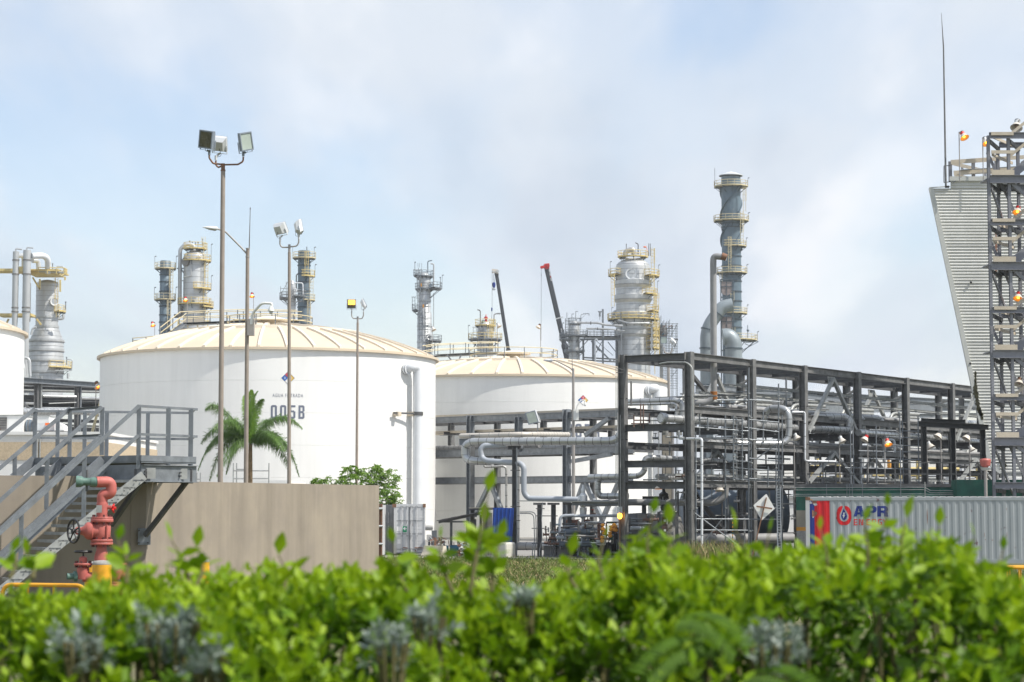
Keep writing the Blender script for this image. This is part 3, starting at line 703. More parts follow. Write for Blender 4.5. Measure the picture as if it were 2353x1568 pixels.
floodlight(m1,q21(560,330,Y-.25),(-.42,-.9,-.18),(.52,.60,.3),'lamp_glass_dark','lamp_housing_dark',q21(577,590,Y-.1),roll=-.2)
floodlight(m1,q21(1165,365,Y-.1),(.55,-.75,-.12),(.45,.61,.28),'lamp_glass_pale','lamp_housing_dark',q21(1148,610,Y),roll=.24)
floodlight(m1,q21(745,420,Y+.5),(.15,.75,.55),(.47,.52,.28),'lamp_glass_dark','lamp_housing',q21(688,680,Y+.45),roll=.15)
def q22(x,y,Y):return c(22,x,y,Y)
Y=93
m2=thing('floodlight_mast','lamp mast with two white floodlights turned away, right of the palm','lamp mast',(A(665,1200,Y).x,Y,0),'floodlight masts')
b=MB();b.tube([Vector((A(665,1170,Y).x,Y,0)),q22(337,470,Y)],.08,14,radii=[.092,.066]);b.build('pole','pole_conc',m2,smooth=True)
b=MB();b.cyl(q22(337,470,Y),q22(337,372,Y),.056,12);b.build('pole_head','pole_galv',m2,smooth=True)
for pts in([q22(337,408,Y),q22(240,408,Y),q22(218,370,Y),q22(220,320,Y)],[q22(337,402,Y),q22(430,392,Y),q22(455,350,Y),q22(455,300,Y)]):
 b=MB();b.tube(bend(pts,.25),.032,10);b.build('arm','pole_galv',m2,smooth=True)
floodlight(m2,q22(218,178,Y),(.45,.75,.45),(.56,.50,.32),'lamp_glass_dark','lamp_housing',q22(220,325,Y),roll=-.1)
floodlight(m2,q22(447,152,Y),(.85,.35,.1),(.42,.56,.26),'lamp_glass_dark','lamp_housing',q22(455,305,Y),roll=-.3)
Y=128
m3=thing('floodlight_mast','thin lamp mast with one glowing yellow floodlight, before the mango tree','lamp mast',(A(820,1200,Y).x,Y,0),'floodlight masts')
b=MB();b.tube([Vector((A(819,1160,Y).x,Y,0)),q22(1194,1352,Y)],.08,12,radii=[.095,.07]);b.build('pole','pole_conc',m3,smooth=True)
b=MB();b.cyl(q22(1194,1352,Y),q22(1194,1275,Y),.06,12);b.build('pole_head','pole_galv',m3,smooth=True)
for pts in([q22(1194,1303,Y),q22(1130,1298,Y),q22(1118,1260,Y),q22(1120,1200,Y)],[q22(1194,1303,Y),q22(1250,1303,Y),q22(1266,1265,Y),q22(1267,1215,Y)]):
 b=MB();b.tube(bend(pts,.25),.035,10);b.build('arm','pole_galv',m3,smooth=True)
floodlight(m3,q22(1118,1118,Y),(0,-1,-.1),(.54,.56,.22),'lamp_glass_dark','lamp_housing',q22(1120,1195,Y))
P=q22(1118,1098,Y-.16);b=MB();b.box((P.x-.2,P.y,P.z-.14),(P.x+.2,P.y+.02,P.z+.14));b.build('glowing_glass','lamp_lit',m3)
floodlight(m3,q22(1262,1115,Y),(.75,.2,.35),(.36,.5,.2),'lamp_glass_dark','lamp_housing',q22(1267,1210,Y),roll=-.3)
Y=84
sl=thing('street_lamp','steel street lamp on a long sloping arm, between the two tallest masts','street lamp',(A(564,1200,Y).x,Y,0))
def q2(x,y,Y):return c(2,x,y,Y)
b=MB();b.tube([Vector((A(565,1170,Y).x,Y,0)),q2(644,955,Y),q2(646,900,Y)],.09,14,radii=[.098,.072,.07]);b.build('pole','pole_conc',sl,smooth=True)
b=MB();b.cyl(q2(646,903,Y),q2(646,896,Y),.085,14);b.cyl(q2(644,958,Y),q2(644,950,Y),.085,14);b.build('pole_collar','pole_galv',sl,smooth=True,sharp=40)
b=MB();b.tube(bend([q2(636,930,Y),q2(605,895,Y),q2(495,785,Y-.1),q2(440,768,Y-.2)],.3),.036,10);b.build('arm','pole_galv',sl,smooth=True)
P,Q=q2(447,768,Y-.2),q2(348,758,Y-.5)
b=MB();d_=(Q-P);b.tube([P,P+d_*.1,P+d_*.55,Q],.1,10,radii=[.05,.085,.075,.015]);b.build('luminaire','lamp_housing',sl,smooth=True)
b=MB();b.beam(P+d_*.15-Vector((0,0,.08)),P+d_*.6-Vector((0,0,.055)),.13,.03);b.build('lens','lamp_glass_dark',sl)
b=MB();b.tube([q2(655,900,Y+.1),q2(662,628,Y+.1)],.015,6,radii=[.022,.012]);b.tube([q2(662,640,Y+.1),q2(662,625,Y+.1)],.03,6,radii=[.03,.005]);b.build('lightning_rod','steel_mid',sl,smooth=True)
P=q2(668,1425,Y);b=MB();b.box((P.x-.13,Y-.25,P.z-.3),(P.x+.13,Y+.05,P.z+.35));b.build('control_box','pole_galv',sl)
def cctv(label,arm,dome,Y,r):
 t=thing('security_camera',label,'camera',tuple(arm[0]))
 b=MB();b.tube(bend(arm,.35,8),r*.4,10);b.build('arm','cam_white',t,smooth=True)
 d=dome
 b=MB();b.lathe(d,[(.01,r*1.6),(r*.35,r*1.5),(r*.95,r*.3),(r*1.0,-r*.2),(r*.8,-r*.35)],16);b.build('housing','cam_white',t,smooth=True)
 b=MB();b.ball(d-Vector((0,0,r*.55)),r*.6,12);b.build('dome','lamp_housing',t,smooth=True);return t
Yc=83.6
cctv('white dome camera hanging from a bent arm on the street lamp',[q2(667,1400,Yc),q2(675,1330,Yc),q2(738,1258,Yc-.2),q2(805,1262,Yc-.3),q2(803,1285,Yc-.3)],q2(799,1308,Yc-.3),Yc,.125)
def q12(x,y,Y):return c(12,x,y,Y)
Y=118
s2=thing('street_lamp','thin street lamp with curved arm in front of tank 005A','street lamp',(A(1318,1200,Y).x,Y,0))
b=MB();b.tube([Vector((A(1318,1180,Y).x,Y,0)),q12(1552,330,Y),c(4,466,1265,Y)],.08,12,radii=[.10,.085,.065]);b.build('pole','pole_galv',s2,smooth=True)
b=MB();b.tube(bend([c(4,463,1290,Y),c(4,440,1262,Y),c(4,300,1190,Y-.1),c(4,262,1186,Y-.1)],.4),.04,8);b.build('arm','pole_galv',s2,smooth=True)
P,Q=c(4,265,1186,Y-.1),c(4,177,1187,Y-.4);d_=Q-P
b=MB();b.tube([P,P+d_*.15,P+d_*.6,Q],.1,8,radii=[.05,.10,.08,.02]);b.build('luminaire','pipe_grey',s2,smooth=True)
b=MB();b.tube([c(4,456,1265,Y),c(4,454,1008,Y)],.015,6,radii=[.02,.01]);b.build('lightning_rod','steel_mid',s2,smooth=True)
P=q12(1578,145,Y-.2);b=MB();b.box((P.x-.14,Y-.4,P.z-.3),(P.x+.14,Y-.1,P.z+.3));b.build('control_box','cam_white',s2)
Yc=117.4
cctv('small white dome camera on a curved arm before tank 005A',[q12(1580,120,Yc),q12(1588,60,Yc),q12(1625,2,Yc),q12(1662,5,Yc),q12(1663,25,Yc)],q12(1664,45,Yc),Yc,.085)
bell_lamp('lit yard light beside the left end of tank 005B roof',960,632,1,175,.44,tilt=(.3,-.4),pole_x=971)
bell_lamp('lit yard light in front of the silver column with yellow platforms',235,1243,2,172,.44,tilt=(.1,-.4),pole_x=247,base=8)
bell_lamp('lit yard light beside the street lamp pole, above tank 005B',674,1216,2,175,.44,tilt=(.1,-.4),pole_x=684,base=12)
bell_lamp('unlit yard light right of the slim silver column',265,630,3,180,.44,lit=False,tilt=(.5,-.3),pole_x=253,cap='lamp_housing',base=10)
bell_lamp('unlit yard light right of the red worker platform',778,603,3,180,.445,lit=False,tilt=(.6,-.3),pole_x=762,cap='lamp_housing',base=12)
bell_lamp('unlit yard light at the right end of tank 005A railing',1083,610,3,176,.44,lit=False,tilt=(-.6,-.3),pole_x=1102,cap='rusty',base=12)
bell_lamp('lit yard light at the pipe rack behind the stair',1372,345,23,150,.55,tilt=(.5,-.3),pole_x=1338,cap='rusty')
def frond(b,base,tip,ctrl,L,rnd,w=.014,n=64,ll=.55,droop=.6):
 pts=[]
 for i in range(n+1):
  t=i/n;pts.append(base*(1-t)**2+ctrl*2*t*(1-t)+tip*t*t)
 b.tube(pts[::4]+[pts[-1]]if n%4 else pts[::4],.02,4,radii=None)
 for i in range(3,n):
  t=i/n;P=pts[i];d=(pts[i+1]-pts[i-1]).normalized()
  s=d.cross(Vector((0,0,1)));
  if s.length<.1:s=Vector((1,0,0))
  s.normalize();l=ll*math.sin(math.pi*min(1,.12+t*.86))**.6*(1-.35*t)
  for sg in(-1,1):
   for k2 in range(3):
    dr=Vector((rnd.uniform(-.1,.1),rnd.uniform(-.1,.1),-droop*rnd.uniform(.5,1.6)+rnd.uniform(-.1,.7)*(k2)))
    v=(s*sg+d*rnd.uniform(.35,.9)+dr).normalized()
    q1_=P+v*l*.5;q2_=P+v*l*.95+Vector((rnd.uniform(-.12,.12)*l,0,-l*rnd.uniform(.1,.55)))
    ww=d*w*rnd.uniform(.8,1.3)
    b.add([tuple(P-ww*.6),tuple(P+ww*.6),tuple(q1_+ww),tuple(q1_-ww),tuple(q2_)],[(0,1,2,3),(3,2,4)])
def q15(x,y,Y):return c(15,x,y,Y)
Y=104
pt=thing('palm_tree','young royal palm with drooping fronds in front of tank 005B','palm tree',(q15(592,900,Y).x,Y,0))
heart=q15(592,640,Y)
b=MB();b.tube([Vector((q15(590,900,Y).x,Y,0)),Vector((q15(591,800,Y).x,Y,heart.z*.5)),heart],.15,12,radii=[.17,.13,.09]);b.build('trunk','palm_trunk',pt,smooth=True)
rnd=random.Random(11)
FR=[((250,700),(360,520),.9),((420,560),(500,480),1.2),((780,600),(700,520),-1.8),((900,850),(800,560),1.8),((760,470),(690,450),1.9),((240,370),(330,285),-1.0),((180,850),(330,440),-.3),((270,930),(400,500),.8),((205,640),(350,420),1.2),((330,900),(470,560),-1.4),((1000,520),(800,340),-.2),((975,900),(850,470),.6),((860,700),(760,520),-1.5),((930,760),(800,480),1.5),((400,880),(470,580),.2),((300,520),(440,400),-1.7),((410,470),(480,440),1.6)]
for(tx,ty),(kx,ky),dy in FR:
 b=MB();frond(b,heart,q15(tx,ty,Y+dy),q15(kx,ky-60,Y+dy*.4),2,rnd,ll=.72);b.build('frond','palm_leaf',pt)
for(tx,ty),(kx,ky),dy in(((650,225),(570,330),.2),((600,215),(590,350),-.3),((545,260),(570,380),.5),((690,290),(640,330),-.4)):
 b=MB();frond(b,heart,q15(tx,ty,Y+dy),q15(kx,ky-20,Y+dy*.4),2,rnd,ll=.5,droop=.1);b.build('frond','palm_young',pt)
def leafy_tree(label,blobs,Y,trunk,seed,leafmt='mango_leaf',ll=.16,per=300):
 rnd=random.Random(seed);ctr=A(blobs[0][0],blobs[0][1],Y)
 t=thing('mango_tree',label,'tree',(ctr.x,Y,0))
 b=MB();b.tube([(ctr.x,Y,0),(ctr.x+.1,Y,ctr.z*.5),(ctr.x,Y,ctr.z)],.1,8,radii=[.16,.11,.04]);b.build('trunk','bark',t,smooth=True)
 cb=MB();br=MB()
 for(x,y,rx,ry)in blobs:
  C_=A(x,y,Y);rx*=mpp(Y);ry*=mpp(Y)
  br.tube([(ctr.x,Y,ctr.z*.5),tuple(C_)],.03,5,radii=[.05,.015])
  ncl=max(22,int(rx*ry*190))
  for _ in range(ncl):
   while True:
    u=Vector((rnd.uniform(-1,1),rnd.uniform(-1,1),rnd.uniform(-1,1)))
    if .35<u.length<1:break
   tip=C_+Vector((u.x*rx,u.y*rx*1.1,u.z*ry));az0=rnd.uniform(0,6.28)
   for k in range(9):
    az=az0+k*.7;l=ll*rnd.uniform(.7,1.3);o=Vector((math.cos(az),math.sin(az),rnd.uniform(-1.1,.5))).normalized()
    s=o.cross(Vector((0,0,1))).normalized()*l*.17
    m1_=tip+o*l*.5;e_=tip+o*l+Vector((0,0,-l*.35))
    cb.add([tuple(tip),tuple(m1_+s),tuple(e_),tuple(m1_-s)],[(0,1,2),(0,2,3)])
 cb.build('crown',leafmt,t);br.build('limbs','bark',t);return t
leafy_tree('bushy mango tree spreading along the wall behind the thin lamp mast',[(830,1108,55,26),(760,1108,40,14),(855,1092,34,22),(798,1088,22,20),(900,1098,28,24),(730,1106,16,8),(868,1120,20,20),(815,1078,12,12),(868,1078,12,14)],108,None,5)
leafy_tree('mango tree filling the gap between the bund wall and the grey container',[(900,1135,24,24),(885,1148,22,26),(908,1150,16,16)],106,None,6)
Y=112
sf=thing('guard_scaffold','small bare scaffold guardrail frame low on the right of the palm','scaffold',(q15(590,900,Y).x,Y,0))
for x,dy in((458,0),(484,1.2),(601,1.4),(737,0),(172,0),(200,1.0)):
 P=q15(x,790 if x>300 else 865,Y+dy);b=MB();b.cyl((P.x,Y+dy,0),P,.03,8);b.build('standard','galv_light',sf,smooth=True)
for x0,x1,y in((458,737,850),(458,737,912),(484,601,838),(172,200,915)):
 b=MB();b.cyl(q15(x0,y,Y),q15(x1,y,Y),.03,8);b.build('ledger','galv_light',sf,smooth=True)
Y=35.0
hy=thing('fire_hydrant','tall faded red fire hydrant with green hose outlet and black handwheel','hydrant',(p7(705,1400,Y).x,Y,0))
rr=mpp(Y)*.3296
def lat(ctr,prof,k=20,axis=None):b=MB();b.lathe(ctr,prof,k,axis);return b
cx_=p7(710,1100,Y).x
def zz7(y):return p7(700,y,Y).z
H_='hydrant_red'
b=MB();b.lathe((cx_,Y,0),[(.13,0),(.13,zz7(1420)),(52*rr,zz7(1400)),(50*rr,zz7(1270)),(36*rr,zz7(1220)),(36*rr,zz7(1185))],24);b.build('riser',H_,hy,smooth=True,sharp=50)
def flg(y0,y1,r_,nb=8,x=None,par=hy):
 b=MB();X_=cx_ if x is None else x
 b.lathe((X_,Y,0),[(.01,zz7(y1)),(r_*.96,zz7(y1)),(r_,zz7(y1)+.01),(r_,zz7(y0)-.01),(r_*.96,zz7(y0)),(.01,zz7(y0))],24);fo=b.build('flange',H_,par,smooth=True,sharp=40)
 for i in range(nb):
  a=2*math.pi*(i+.5)/nb;bx,by=X_+math.cos(a)*r_*.83,Y+math.sin(a)*r_*.83
  q=MB();q.cyl((bx,by,zz7(y1)-.035),(bx,by,zz7(y0)+.035),.017,6);q.build('bolt','hydrant_dark',fo)
flg(1168,1186,78*rr);flg(1146,1165,76*rr);flg(1003,1028,78*rr);flg(990,1003,74*rr)
b=MB();b.lathe((cx_,Y,0),[(50*rr,zz7(1150)),(60*rr,zz7(1125)),(62*rr,zz7(1060)),(48*rr,zz7(1028))],24);b.build('valve_body',H_,hy,smooth=True)
b=MB();vb=p7(640,1088,Y-.05);b.lathe(vb,[(50*rr,-.18),(52*rr,-.02),(62*rr,0),(62*rr,.06),(56*rr,.09),(34*rr,.13),(20*rr,.2)],22,(-1,-.25,0));b.build('bonnet',H_,hy,smooth=True,sharp=40)
b=MB();b.tube(bend([p7(585,1085,Y-.1),p7(545,1060,Y-.12),p7(515,1090,Y-.15),p7(545,1115,Y-.12),p7(585,1090,Y-.1)],.05),.018,6);b.build('yoke',H_,hy,smooth=True)
b=MB();b.cyl(p7(600,1090,Y-.1),p7(505,1088,Y-.2),.014,8);b.build('stem','hydrant_dark',hy)
wc=p7(513,1090,Y-.2);wr=80*rr;ax=Vector((-.75,-.66,0));s_,n_=frame_of(ax)
b=MB();b.tube([wc+s_*wr*math.cos(a)+n_*wr*math.sin(a)for a in[2*math.pi*i/28 for i in range(29)]],.018,8,cap=False)
for k in range(5):
 a=math.pi/2+2*math.pi*k/5;b.cyl(wc,wc+s_*wr*math.cos(a)+n_*wr*math.sin(a),.013,6)
b.lathe(wc,[(.01,-.03),(.04,-.03),(.04,.03),(.01,.03)],10,ax);b.build('handwheel','black_iron',hy,smooth=True)
b=MB();b.cyl(p7(745,1050,Y-.12),p7(748,1150,Y-.12),.016,6);b.build('tie_rod',H_,hy)
b=MB();b.lathe((cx_,Y,0),[(40*rr,zz7(990)),(40*rr,zz7(900)),(36*rr,zz7(880)),(34*rr,zz7(855))],22);b.build('neck',H_,hy,smooth=True,sharp=50)
el=[Vector((cx_,Y,zz7(860))),p7(725,835,Y),p7(778,810,Y),p7(768,742,Y),p7(710,745,Y-.05),p7(680,748,Y-.08)]
b=MB();b.tube(bend([Vector((cx_,Y,zz7(880))),p7(714,835,Y),p7(775,830,Y),p7(776,745,Y),p7(672,748,Y-.1)],.14,10),38*rr,20,radii=None);b.build('swan_neck',H_,hy,smooth=True)
b=MB();b.lathe(p7(680,748,Y-.1),[(.01,-.02),(32*rr,-.02),(32*rr,.10),(27*rr,.10),(27*rr,.22),(33*rr,.24),(38*rr,.26),(40*rr,.34),(34*rr,.34),(28*rr,.25)],20,(-1,-.12,.03));b.build('hose_outlet','green_patina',hy,smooth=True,sharp=35)
P=p7(606,740,Y-.1);b=MB();b.cyl(P+Vector((0,0,.18)),P-Vector((0,0,.17)),.02,8);b.build('locking_lug','steel_dark',hy,smooth=True)
b=MB();b.cyl(p7(735,925,Y),p7(775,925,Y),.035,10);b.build('drain_stub',H_,hy,smooth=True)
P=p7(788,930,Y);b=MB()
for k in range(5):
 a=2*math.pi*k/5;b.cyl(P,P+Vector((.01,.02*math.cos(a),0))+Vector((0,math.cos(a)*.06,math.sin(a)*.075)),.016,6)
b.cyl(P-Vector((.03,0,0)),P+Vector((.05,0,0)),.025,8);b.build('drain_handle','red_paint',hy,smooth=True)
P=p7(691,935,Y-.15);b=MB();b.box((P.x-.045,P.y-.002,P.z-.06),(P.x+.045,P.y+.004,P.z+.06));b.build('name_plate','galv_light',hy)
for sx,x,yt,hw in((0,580,1225,60),(1,822,1235,55)):
 X_=p7(x,1300,Y).x
 b=MB();b.lathe((X_,Y,0),[(40*rr,zz7(1425)),(44*rr,zz7(1390)),(42*rr,zz7(1345)),(28*rr,zz7(1335)),(28*rr,zz7(1275)),(14*rr,zz7(1265))],16);b.build('side_valve',H_,hy,smooth=True,sharp=40)
 flg(1312,1328,64*rr,6,X_);
 b=MB();b.cyl((X_,Y,zz7(1280)),(X_,Y,zz7(yt)),.014,6);b.lathe((X_,Y,zz7(yt+8)),[(hw*rr,-.02),(hw*rr+.012,0),(hw*rr,.02),(hw*rr-.02,.0),(hw*rr,-.02)],20)
 for k in range(3):a=math.pi*k/3;b.cyl((X_-math.cos(a)*hw*rr,Y-math.sin(a)*hw*rr,zz7(yt+8)),(X_+math.cos(a)*hw*rr,Y+math.sin(a)*hw*rr,zz7(yt+8)),.010,5)
 b.build('side_handwheel','black_iron',hy,smooth=True)
 b=MB();b.cyl((X_,Y,zz7(1410)),(cx_,Y,zz7(1410)),34*rr,14);b.build('side_branch',H_,hy,smooth=True)
 b=MB();sg=-1 if sx==0 else 1;b.lathe((X_+sg*.1,Y,zz7(1405)),[(.01,0),(38*rr,0),(38*rr,.05),(22*rr,.06),(22*rr,.16)],14,(sg,-.4,0));b.build('side_outlet',H_ if sx else 'green_patina',hy,smooth=True,sharp=35)
b=MB();X_=p7(848,1500,Y).x
b.lathe((X_,Y-.3,0),[(42*rr,0),(42*rr,zz7(1480)),(70*rr,zz7(1478)),(70*rr,zz7(1460)),(50*rr,zz7(1455)),(50*rr,zz7(1440)),(.01,zz7(1438))],18);b.build('base_chamber',H_,hy,smooth=True,sharp=40)
def bollard(x,y,Y,r_,h,lbl):
 P=A(x,y,Y);t=thing('bollard',lbl,'bollard',(P.x,Y,0),'striped concrete filled bollards')
 z1=P.z;zz_=[0.0];step=.48;z=z1-.06
 cuts=[z1-.06]
 while cuts[-1]>0:cuts.append(cuts[-1]-step)
 for i in range(len(cuts)-1):
  b=MB();lo=max(0,cuts[i+1]);b.lathe((P.x,Y,0),[(r_,lo),(r_,cuts[i])],18);b.build('stripe','yellow_paint' if i%2==0 else 'black_iron',t,smooth=True)
 b=MB();b.lathe((P.x,Y,0),[(r_,z1-.06),(r_*1.02,z1-.05),(r_*.85,z1),(.01,z1+.01)],18);b.build('cap','stone_grey',t,smooth=True,sharp=60)
bollard(235,1289,33.6,.155,1.2,'yellow and black bollard directly in front of the hydrant')
bollard(465,1285,41,.14,1.2,'yellow bollard alone among leaves, right of the hydrant')
bollard(212,1292,37.5,.13,1.2,'yellow bollard half hidden behind the hydrant')
def barrier(label,x0,x1,Y0,Y1,zt,zb,step,r_=.032,tall=True):
 P,Q=A(x0,1345,Y0),A(x1,1345,Y1);P.z=Q.z=zt
 t=thing('guard_rail',label,'barrier',(P.x,P.y,0),'yellow tubular barriers')
 lo=Vector((0,0,zb-zt));g=Vector((0,0,-zt))
 b=MB();b.tube(bend([P+g,P,Q,Q+g],.18,8),r_,10);b.build('frame','yellow_paint',t,smooth=True)
 b=MB();b.tube([P+lo,Q+lo],r_*.8,8);b.build('bottom_rail','yellow_paint',t,smooth=True)
 for S,d in resample([P,Q],step)[1:]:
  b=MB();b.cyl(S+lo,S,r_*.55,8);b.build('bar','yellow_paint',t,smooth=True)
barrier('yellow tubular barrier in front of the hydrant',6,196,35.8,35.4,1.12,.15,.47,.036)
barrier('yellow barrier with close bars at the right edge',2296,2420,46,45.6,1.10,.12,.23,.032)
barrier('second yellow barrier behind the one at the right edge',2288,2405,47.5,47.5,1.08,.12,.26,.032)
def zp(y,Y):return A(1176,y,Y).z
def xp(x,y,Y):return A(x,y,Y).x
TAU=2*math.pi
def ring_platform(root,cx,cy,z,ri,ro,a0=0.0,a1=TAU,m='yellow_pale',mr_=None,h=1.15,r=.055,toe=.22,brackets=8,lamp=()):
 full=abs(a1-a0-TAU)<1e-3;K=max(6,int(28*(a1-a0)/TAU));mr_=mr_ or m
 b=MB();b.lathe((cx,cy,z),[(ri,0),(ro,0),(ro,toe),(ri,.04)],K,None,a0,a1);pf=b.build('platform',m,root,smooth=False)
 pts=[Vector((cx+ro*math.cos(a0+(a1-a0)*i/K),cy+ro*math.sin(a0+(a1-a0)*i/K),z))for i in range(K+1)]
 if not full:
  pts=[Vector((cx+ri*math.cos(a0),cy+ri*math.sin(a0),z))]+pts+[Vector((cx+ri*math.cos(a1),cy+ri*math.sin(a1),z))]
 b=MB()
 for f in(h,h*.52):b.tube([p+Vector((0,0,f))for p in pts],r,5)
 for P,d in resample(pts,1.35):b.beam(P,P+Vector((0,0,h)),r*1.5,r*1.5)
 b.build('railing',mr_,pf)
 nb=max(2,int(brackets*(a1-a0)/TAU));b=MB()
 for i in range(nb):
  a=a0+(a1-a0)*(i+.5)/nb;ca,sa=math.cos(a),math.sin(a)
  b.beam((cx+ri*ca,cy+ri*sa,z-(ro-ri)*.8),(cx+ro*.95*ca,cy+ro*.95*sa,z-.05),.09,.09)
  b.beam((cx+ri*ca,cy+ri*sa,z-.1),(cx+ro*ca,cy+ro*sa,z-.1),.08,.14)
 b.build('bracket','stack_band' if m!='galv' else 'galv',pf)
 for a,hh in lamp:
  X_,Y_=cx+ro*math.cos(a),cy+ro*math.sin(a);b=MB();hh*=.65;b.cyl((X_,Y_,z),(X_,Y_,z+hh),.04,5);b.beam((X_,Y_,z+hh),(X_+.3,Y_,z+hh+.08),.2,.16);b.build('platform_lamp','galv',pf)
 return pf
def ladder(root,x,y,z0,z1,m='yellow_pale',w=.5,cage=True,r=.05,step=.6,face=0.0):
 b=MB()
 ca,sa=math.cos(face),math.sin(face)
 for sg in(-1,1):b.beam((x+ca*w/2*sg,y+sa*w/2*sg,z0),(x+ca*w/2*sg,y+sa*w/2*sg,z1),r*1.5,r*1.5)
 z=z0+step/2
 while z<z1:b.beam((x-ca*w/2,y-sa*w/2,z),(x+ca*w/2,y+sa*w/2,z),r,r);z+=step
 L=b.build('ladder',m,root)
 if cage:
  b=MB();z=z0+2.2
  while z<z1:
   b.tube([(x+ca*.42*math.cos(t)+sa*.75*math.sin(t),y+sa*.42*math.cos(t)-ca*.75*math.sin(t)-0,z)for t in[math.pi*i/6 for i in range(7)]],r*.6,4);z+=1.2
  for t in(.6,1.57,2.5):b.cyl((x+ca*.42*math.cos(t)+sa*.75*math.sin(t),y-.75*math.sin(t)*ca,z0+2.2),(x+ca*.42*math.cos(t)+sa*.75*math.sin(t),y-.75*math.sin(t)*ca,z1),r*.6,4)
  b.build('ladder_cage',m,L)
def shell(root,cx,cy,prof,m,bands=(),bm=None,bw=.28,bo=.09,K=32,seams=0,name='shell'):
 """prof: (radius, z) bottom to top, cut into courses at the bands"""
 b=MB();b.lathe((cx,cy,0),prof,K);b.build(name,m,root,smooth=True,sharp=50)
 def rad(z):
  for(r0,z0),(r1,z1)in zip(prof[:-1],prof[1:]):
   if z0<=z<=z1 and z1>z0:return r0+(r1-r0)*(z-z0)/(z1-z0)
  return prof[0][0]
 for z in bands:
  r=rad(z);b=MB();b.lathe((cx,cy,z),[(r-.02,-bw/2),(r+bo,-bw/2),(r+bo,bw/2),(r-.02,bw/2)],K);b.build('stiffening_band',bm or m,root,smooth=True,sharp=40)
 if seams:
  z=prof[0][1];b=MB();z1=prof[-1][1]
  while z<z1:r=rad(z);b.lathe((cx,cy,z),[(r,-.03),(r+.025,-.03),(r+.025,.03),(r,.03)],K);z+=seams
  o=b.build('cladding_joint','pipe_grey_dull',root);o['kind']='stuff'
 return rad
def dome(r,z,hgt,n=6):return[(max(.01,r*math.cos(math.pi/2*i/n)),z+hgt*math.sin(math.pi/2*i/n))for i in range(n+1)]
Y=420;cx=xp(1682.5,800,Y);r0=22.3*mpp(Y)
s=thing('chimney_stack','tall blue grey stack with conical rain cap and many yellow platforms','chimney',(cx,Y,0))
def z5(y):return zp(373.4+y*.3115,Y)
def x5(x):return xp(1551+x*.3115,700,Y)
shell(s,cx,Y,[(r0,0),(r0,z5(115))],'stack_blue',[z5(v)for v in(1447,1388,1220,1162,1025,955,878,835,765,695,482,455)],'stack_band',.22,.14,32)
b=MB();b.lathe((cx,Y,0),[(r0*1.0,z5(118)),(r0*.98,z5(108))],32);b.build('stack_lip','duct_blue',s,smooth=True)
b=MB();b.lathe((cx,Y,0),[(r0*1.24,z5(102)),(r0*1.24,z5(96)),(r0*.5,z5(76)),(.02,z5(66))],32);b.build('rain_cap','lamp_housing',s,smooth=True,sharp=30)
b=MB();b.lathe((cx,Y,0),[(.02,z5(98)),(r0*1.22,z5(103))],32);b.build('rain_cap_underside','stack_band',s)
for k in range(10):
 a=TAU*k/10;b=MB();b.beam((cx+r0*.93*math.cos(a),Y+r0*.93*math.sin(a),z5(118)),(cx+r0*.93*math.cos(a),Y+r0*.93*math.sin(a),z5(99)),.1,.1);b.build('cap_strut','stack_band',s)
for k in range(3):
 b=MB();n_=60;za,zb_=z5(650),z5(190);vs=[];fs=[]
 for i in range(n_+1):
  t=i/n_;a=TAU*(k/3+t*.85)+2.2;z=za+(zb_-za)*t
  for rr_ in(r0-.02,r0+.33):vs.append((cx+rr_*math.cos(a),Y+rr_*math.sin(a),z))
 for i in range(n_):fs.append((2*i,2*i+1,2*i+3,2*i+2))
 for i in range(n_+1):x_,y_,z_=vs[2*i];x2_,y2_,z2_=vs[2*i+1];vs+=[(x_,y_,z_+.12),(x2_,y2_,z2_+.12)]
 o=2*(n_+1)
 for i in range(n_):fs+=[(o+2*i,o+2*i+2,o+2*i+3,o+2*i+1),(2*i+1,o+2*i+1,o+2*i+3,2*i+3)]
 b.add(vs,fs);b.build('helical_strake','stack_blue',s)
ro=lambda px_:px_*.3115*mpp(Y)
for y_,xl,xr,a0,a1 in((183,294,540,0,TAU),(436,290,543,0,TAU),(624,385,530,-2.2,.45),(820,305,530,0,TAU),(1118,392,532,-2.1,.4),(1316,405,606,-2.1,.6)):
 rr_=max(abs(x5(xl)-cx),abs(x5(xr)-cx))if y_!=1316 else abs(x5(606)-cx)
 if a1-a0<6:rr_=abs(x5(xr)-cx)
 ring_platform(s,cx,Y,z5(y_),r0,rr_,a0,a1,'yellow_pale',h=1.05*1.05,brackets=10,lamp=[(-1.6,3.0),(.1,2.7)]if y_ in(436,820)else[(-.2,2.6)])
ladder(s,x5(510),Y-2.2,z5(375),z5(195));ladder(s,x5(485),Y-3.2,z5(610),z5(378));ladder(s,x5(393),Y-3.4,z5(800),z5(565));ladder(s,x5(333),Y-2.0,z5(900),z5(830));ladder(s,x5(410),Y-3.2,z5(1110),z5(965));ladder(s,x5(420),Y-3.2,z5(1310),z5(1230))
b=MB();b.cyl((x5(301),Y,z5(180)),(x5(301),Y,z5(42)),.05,5);b.build('lightning_rod','galv',s)
b=MB();b.cyl((x5(345),Y-1,z5(505)),(x5(358),Y-1,z5(500)),.25,10);b.build('nozzle','stack_band',s,smooth=True)
b=MB();b.beam((x5(510),Y-6,z5(1310)),(x5(510),Y-6,z5(1220)),.12,.12);b.ball((x5(512),Y-6,z5(1258)),.28,8);b.build('instrument','machine_blue',s)
b=MB()
for xa,ya,xb,yb in((490,1340,600,1330),(480,1395,600,1332),(500,1345,540,1365),(540,1365,560,1335)):b.beam((x5(xa),Y-3,z5(ya)),(x5(xb),Y-3,z5(yb)),.11,.11)
b.build('platform_truss','stack_band',s)
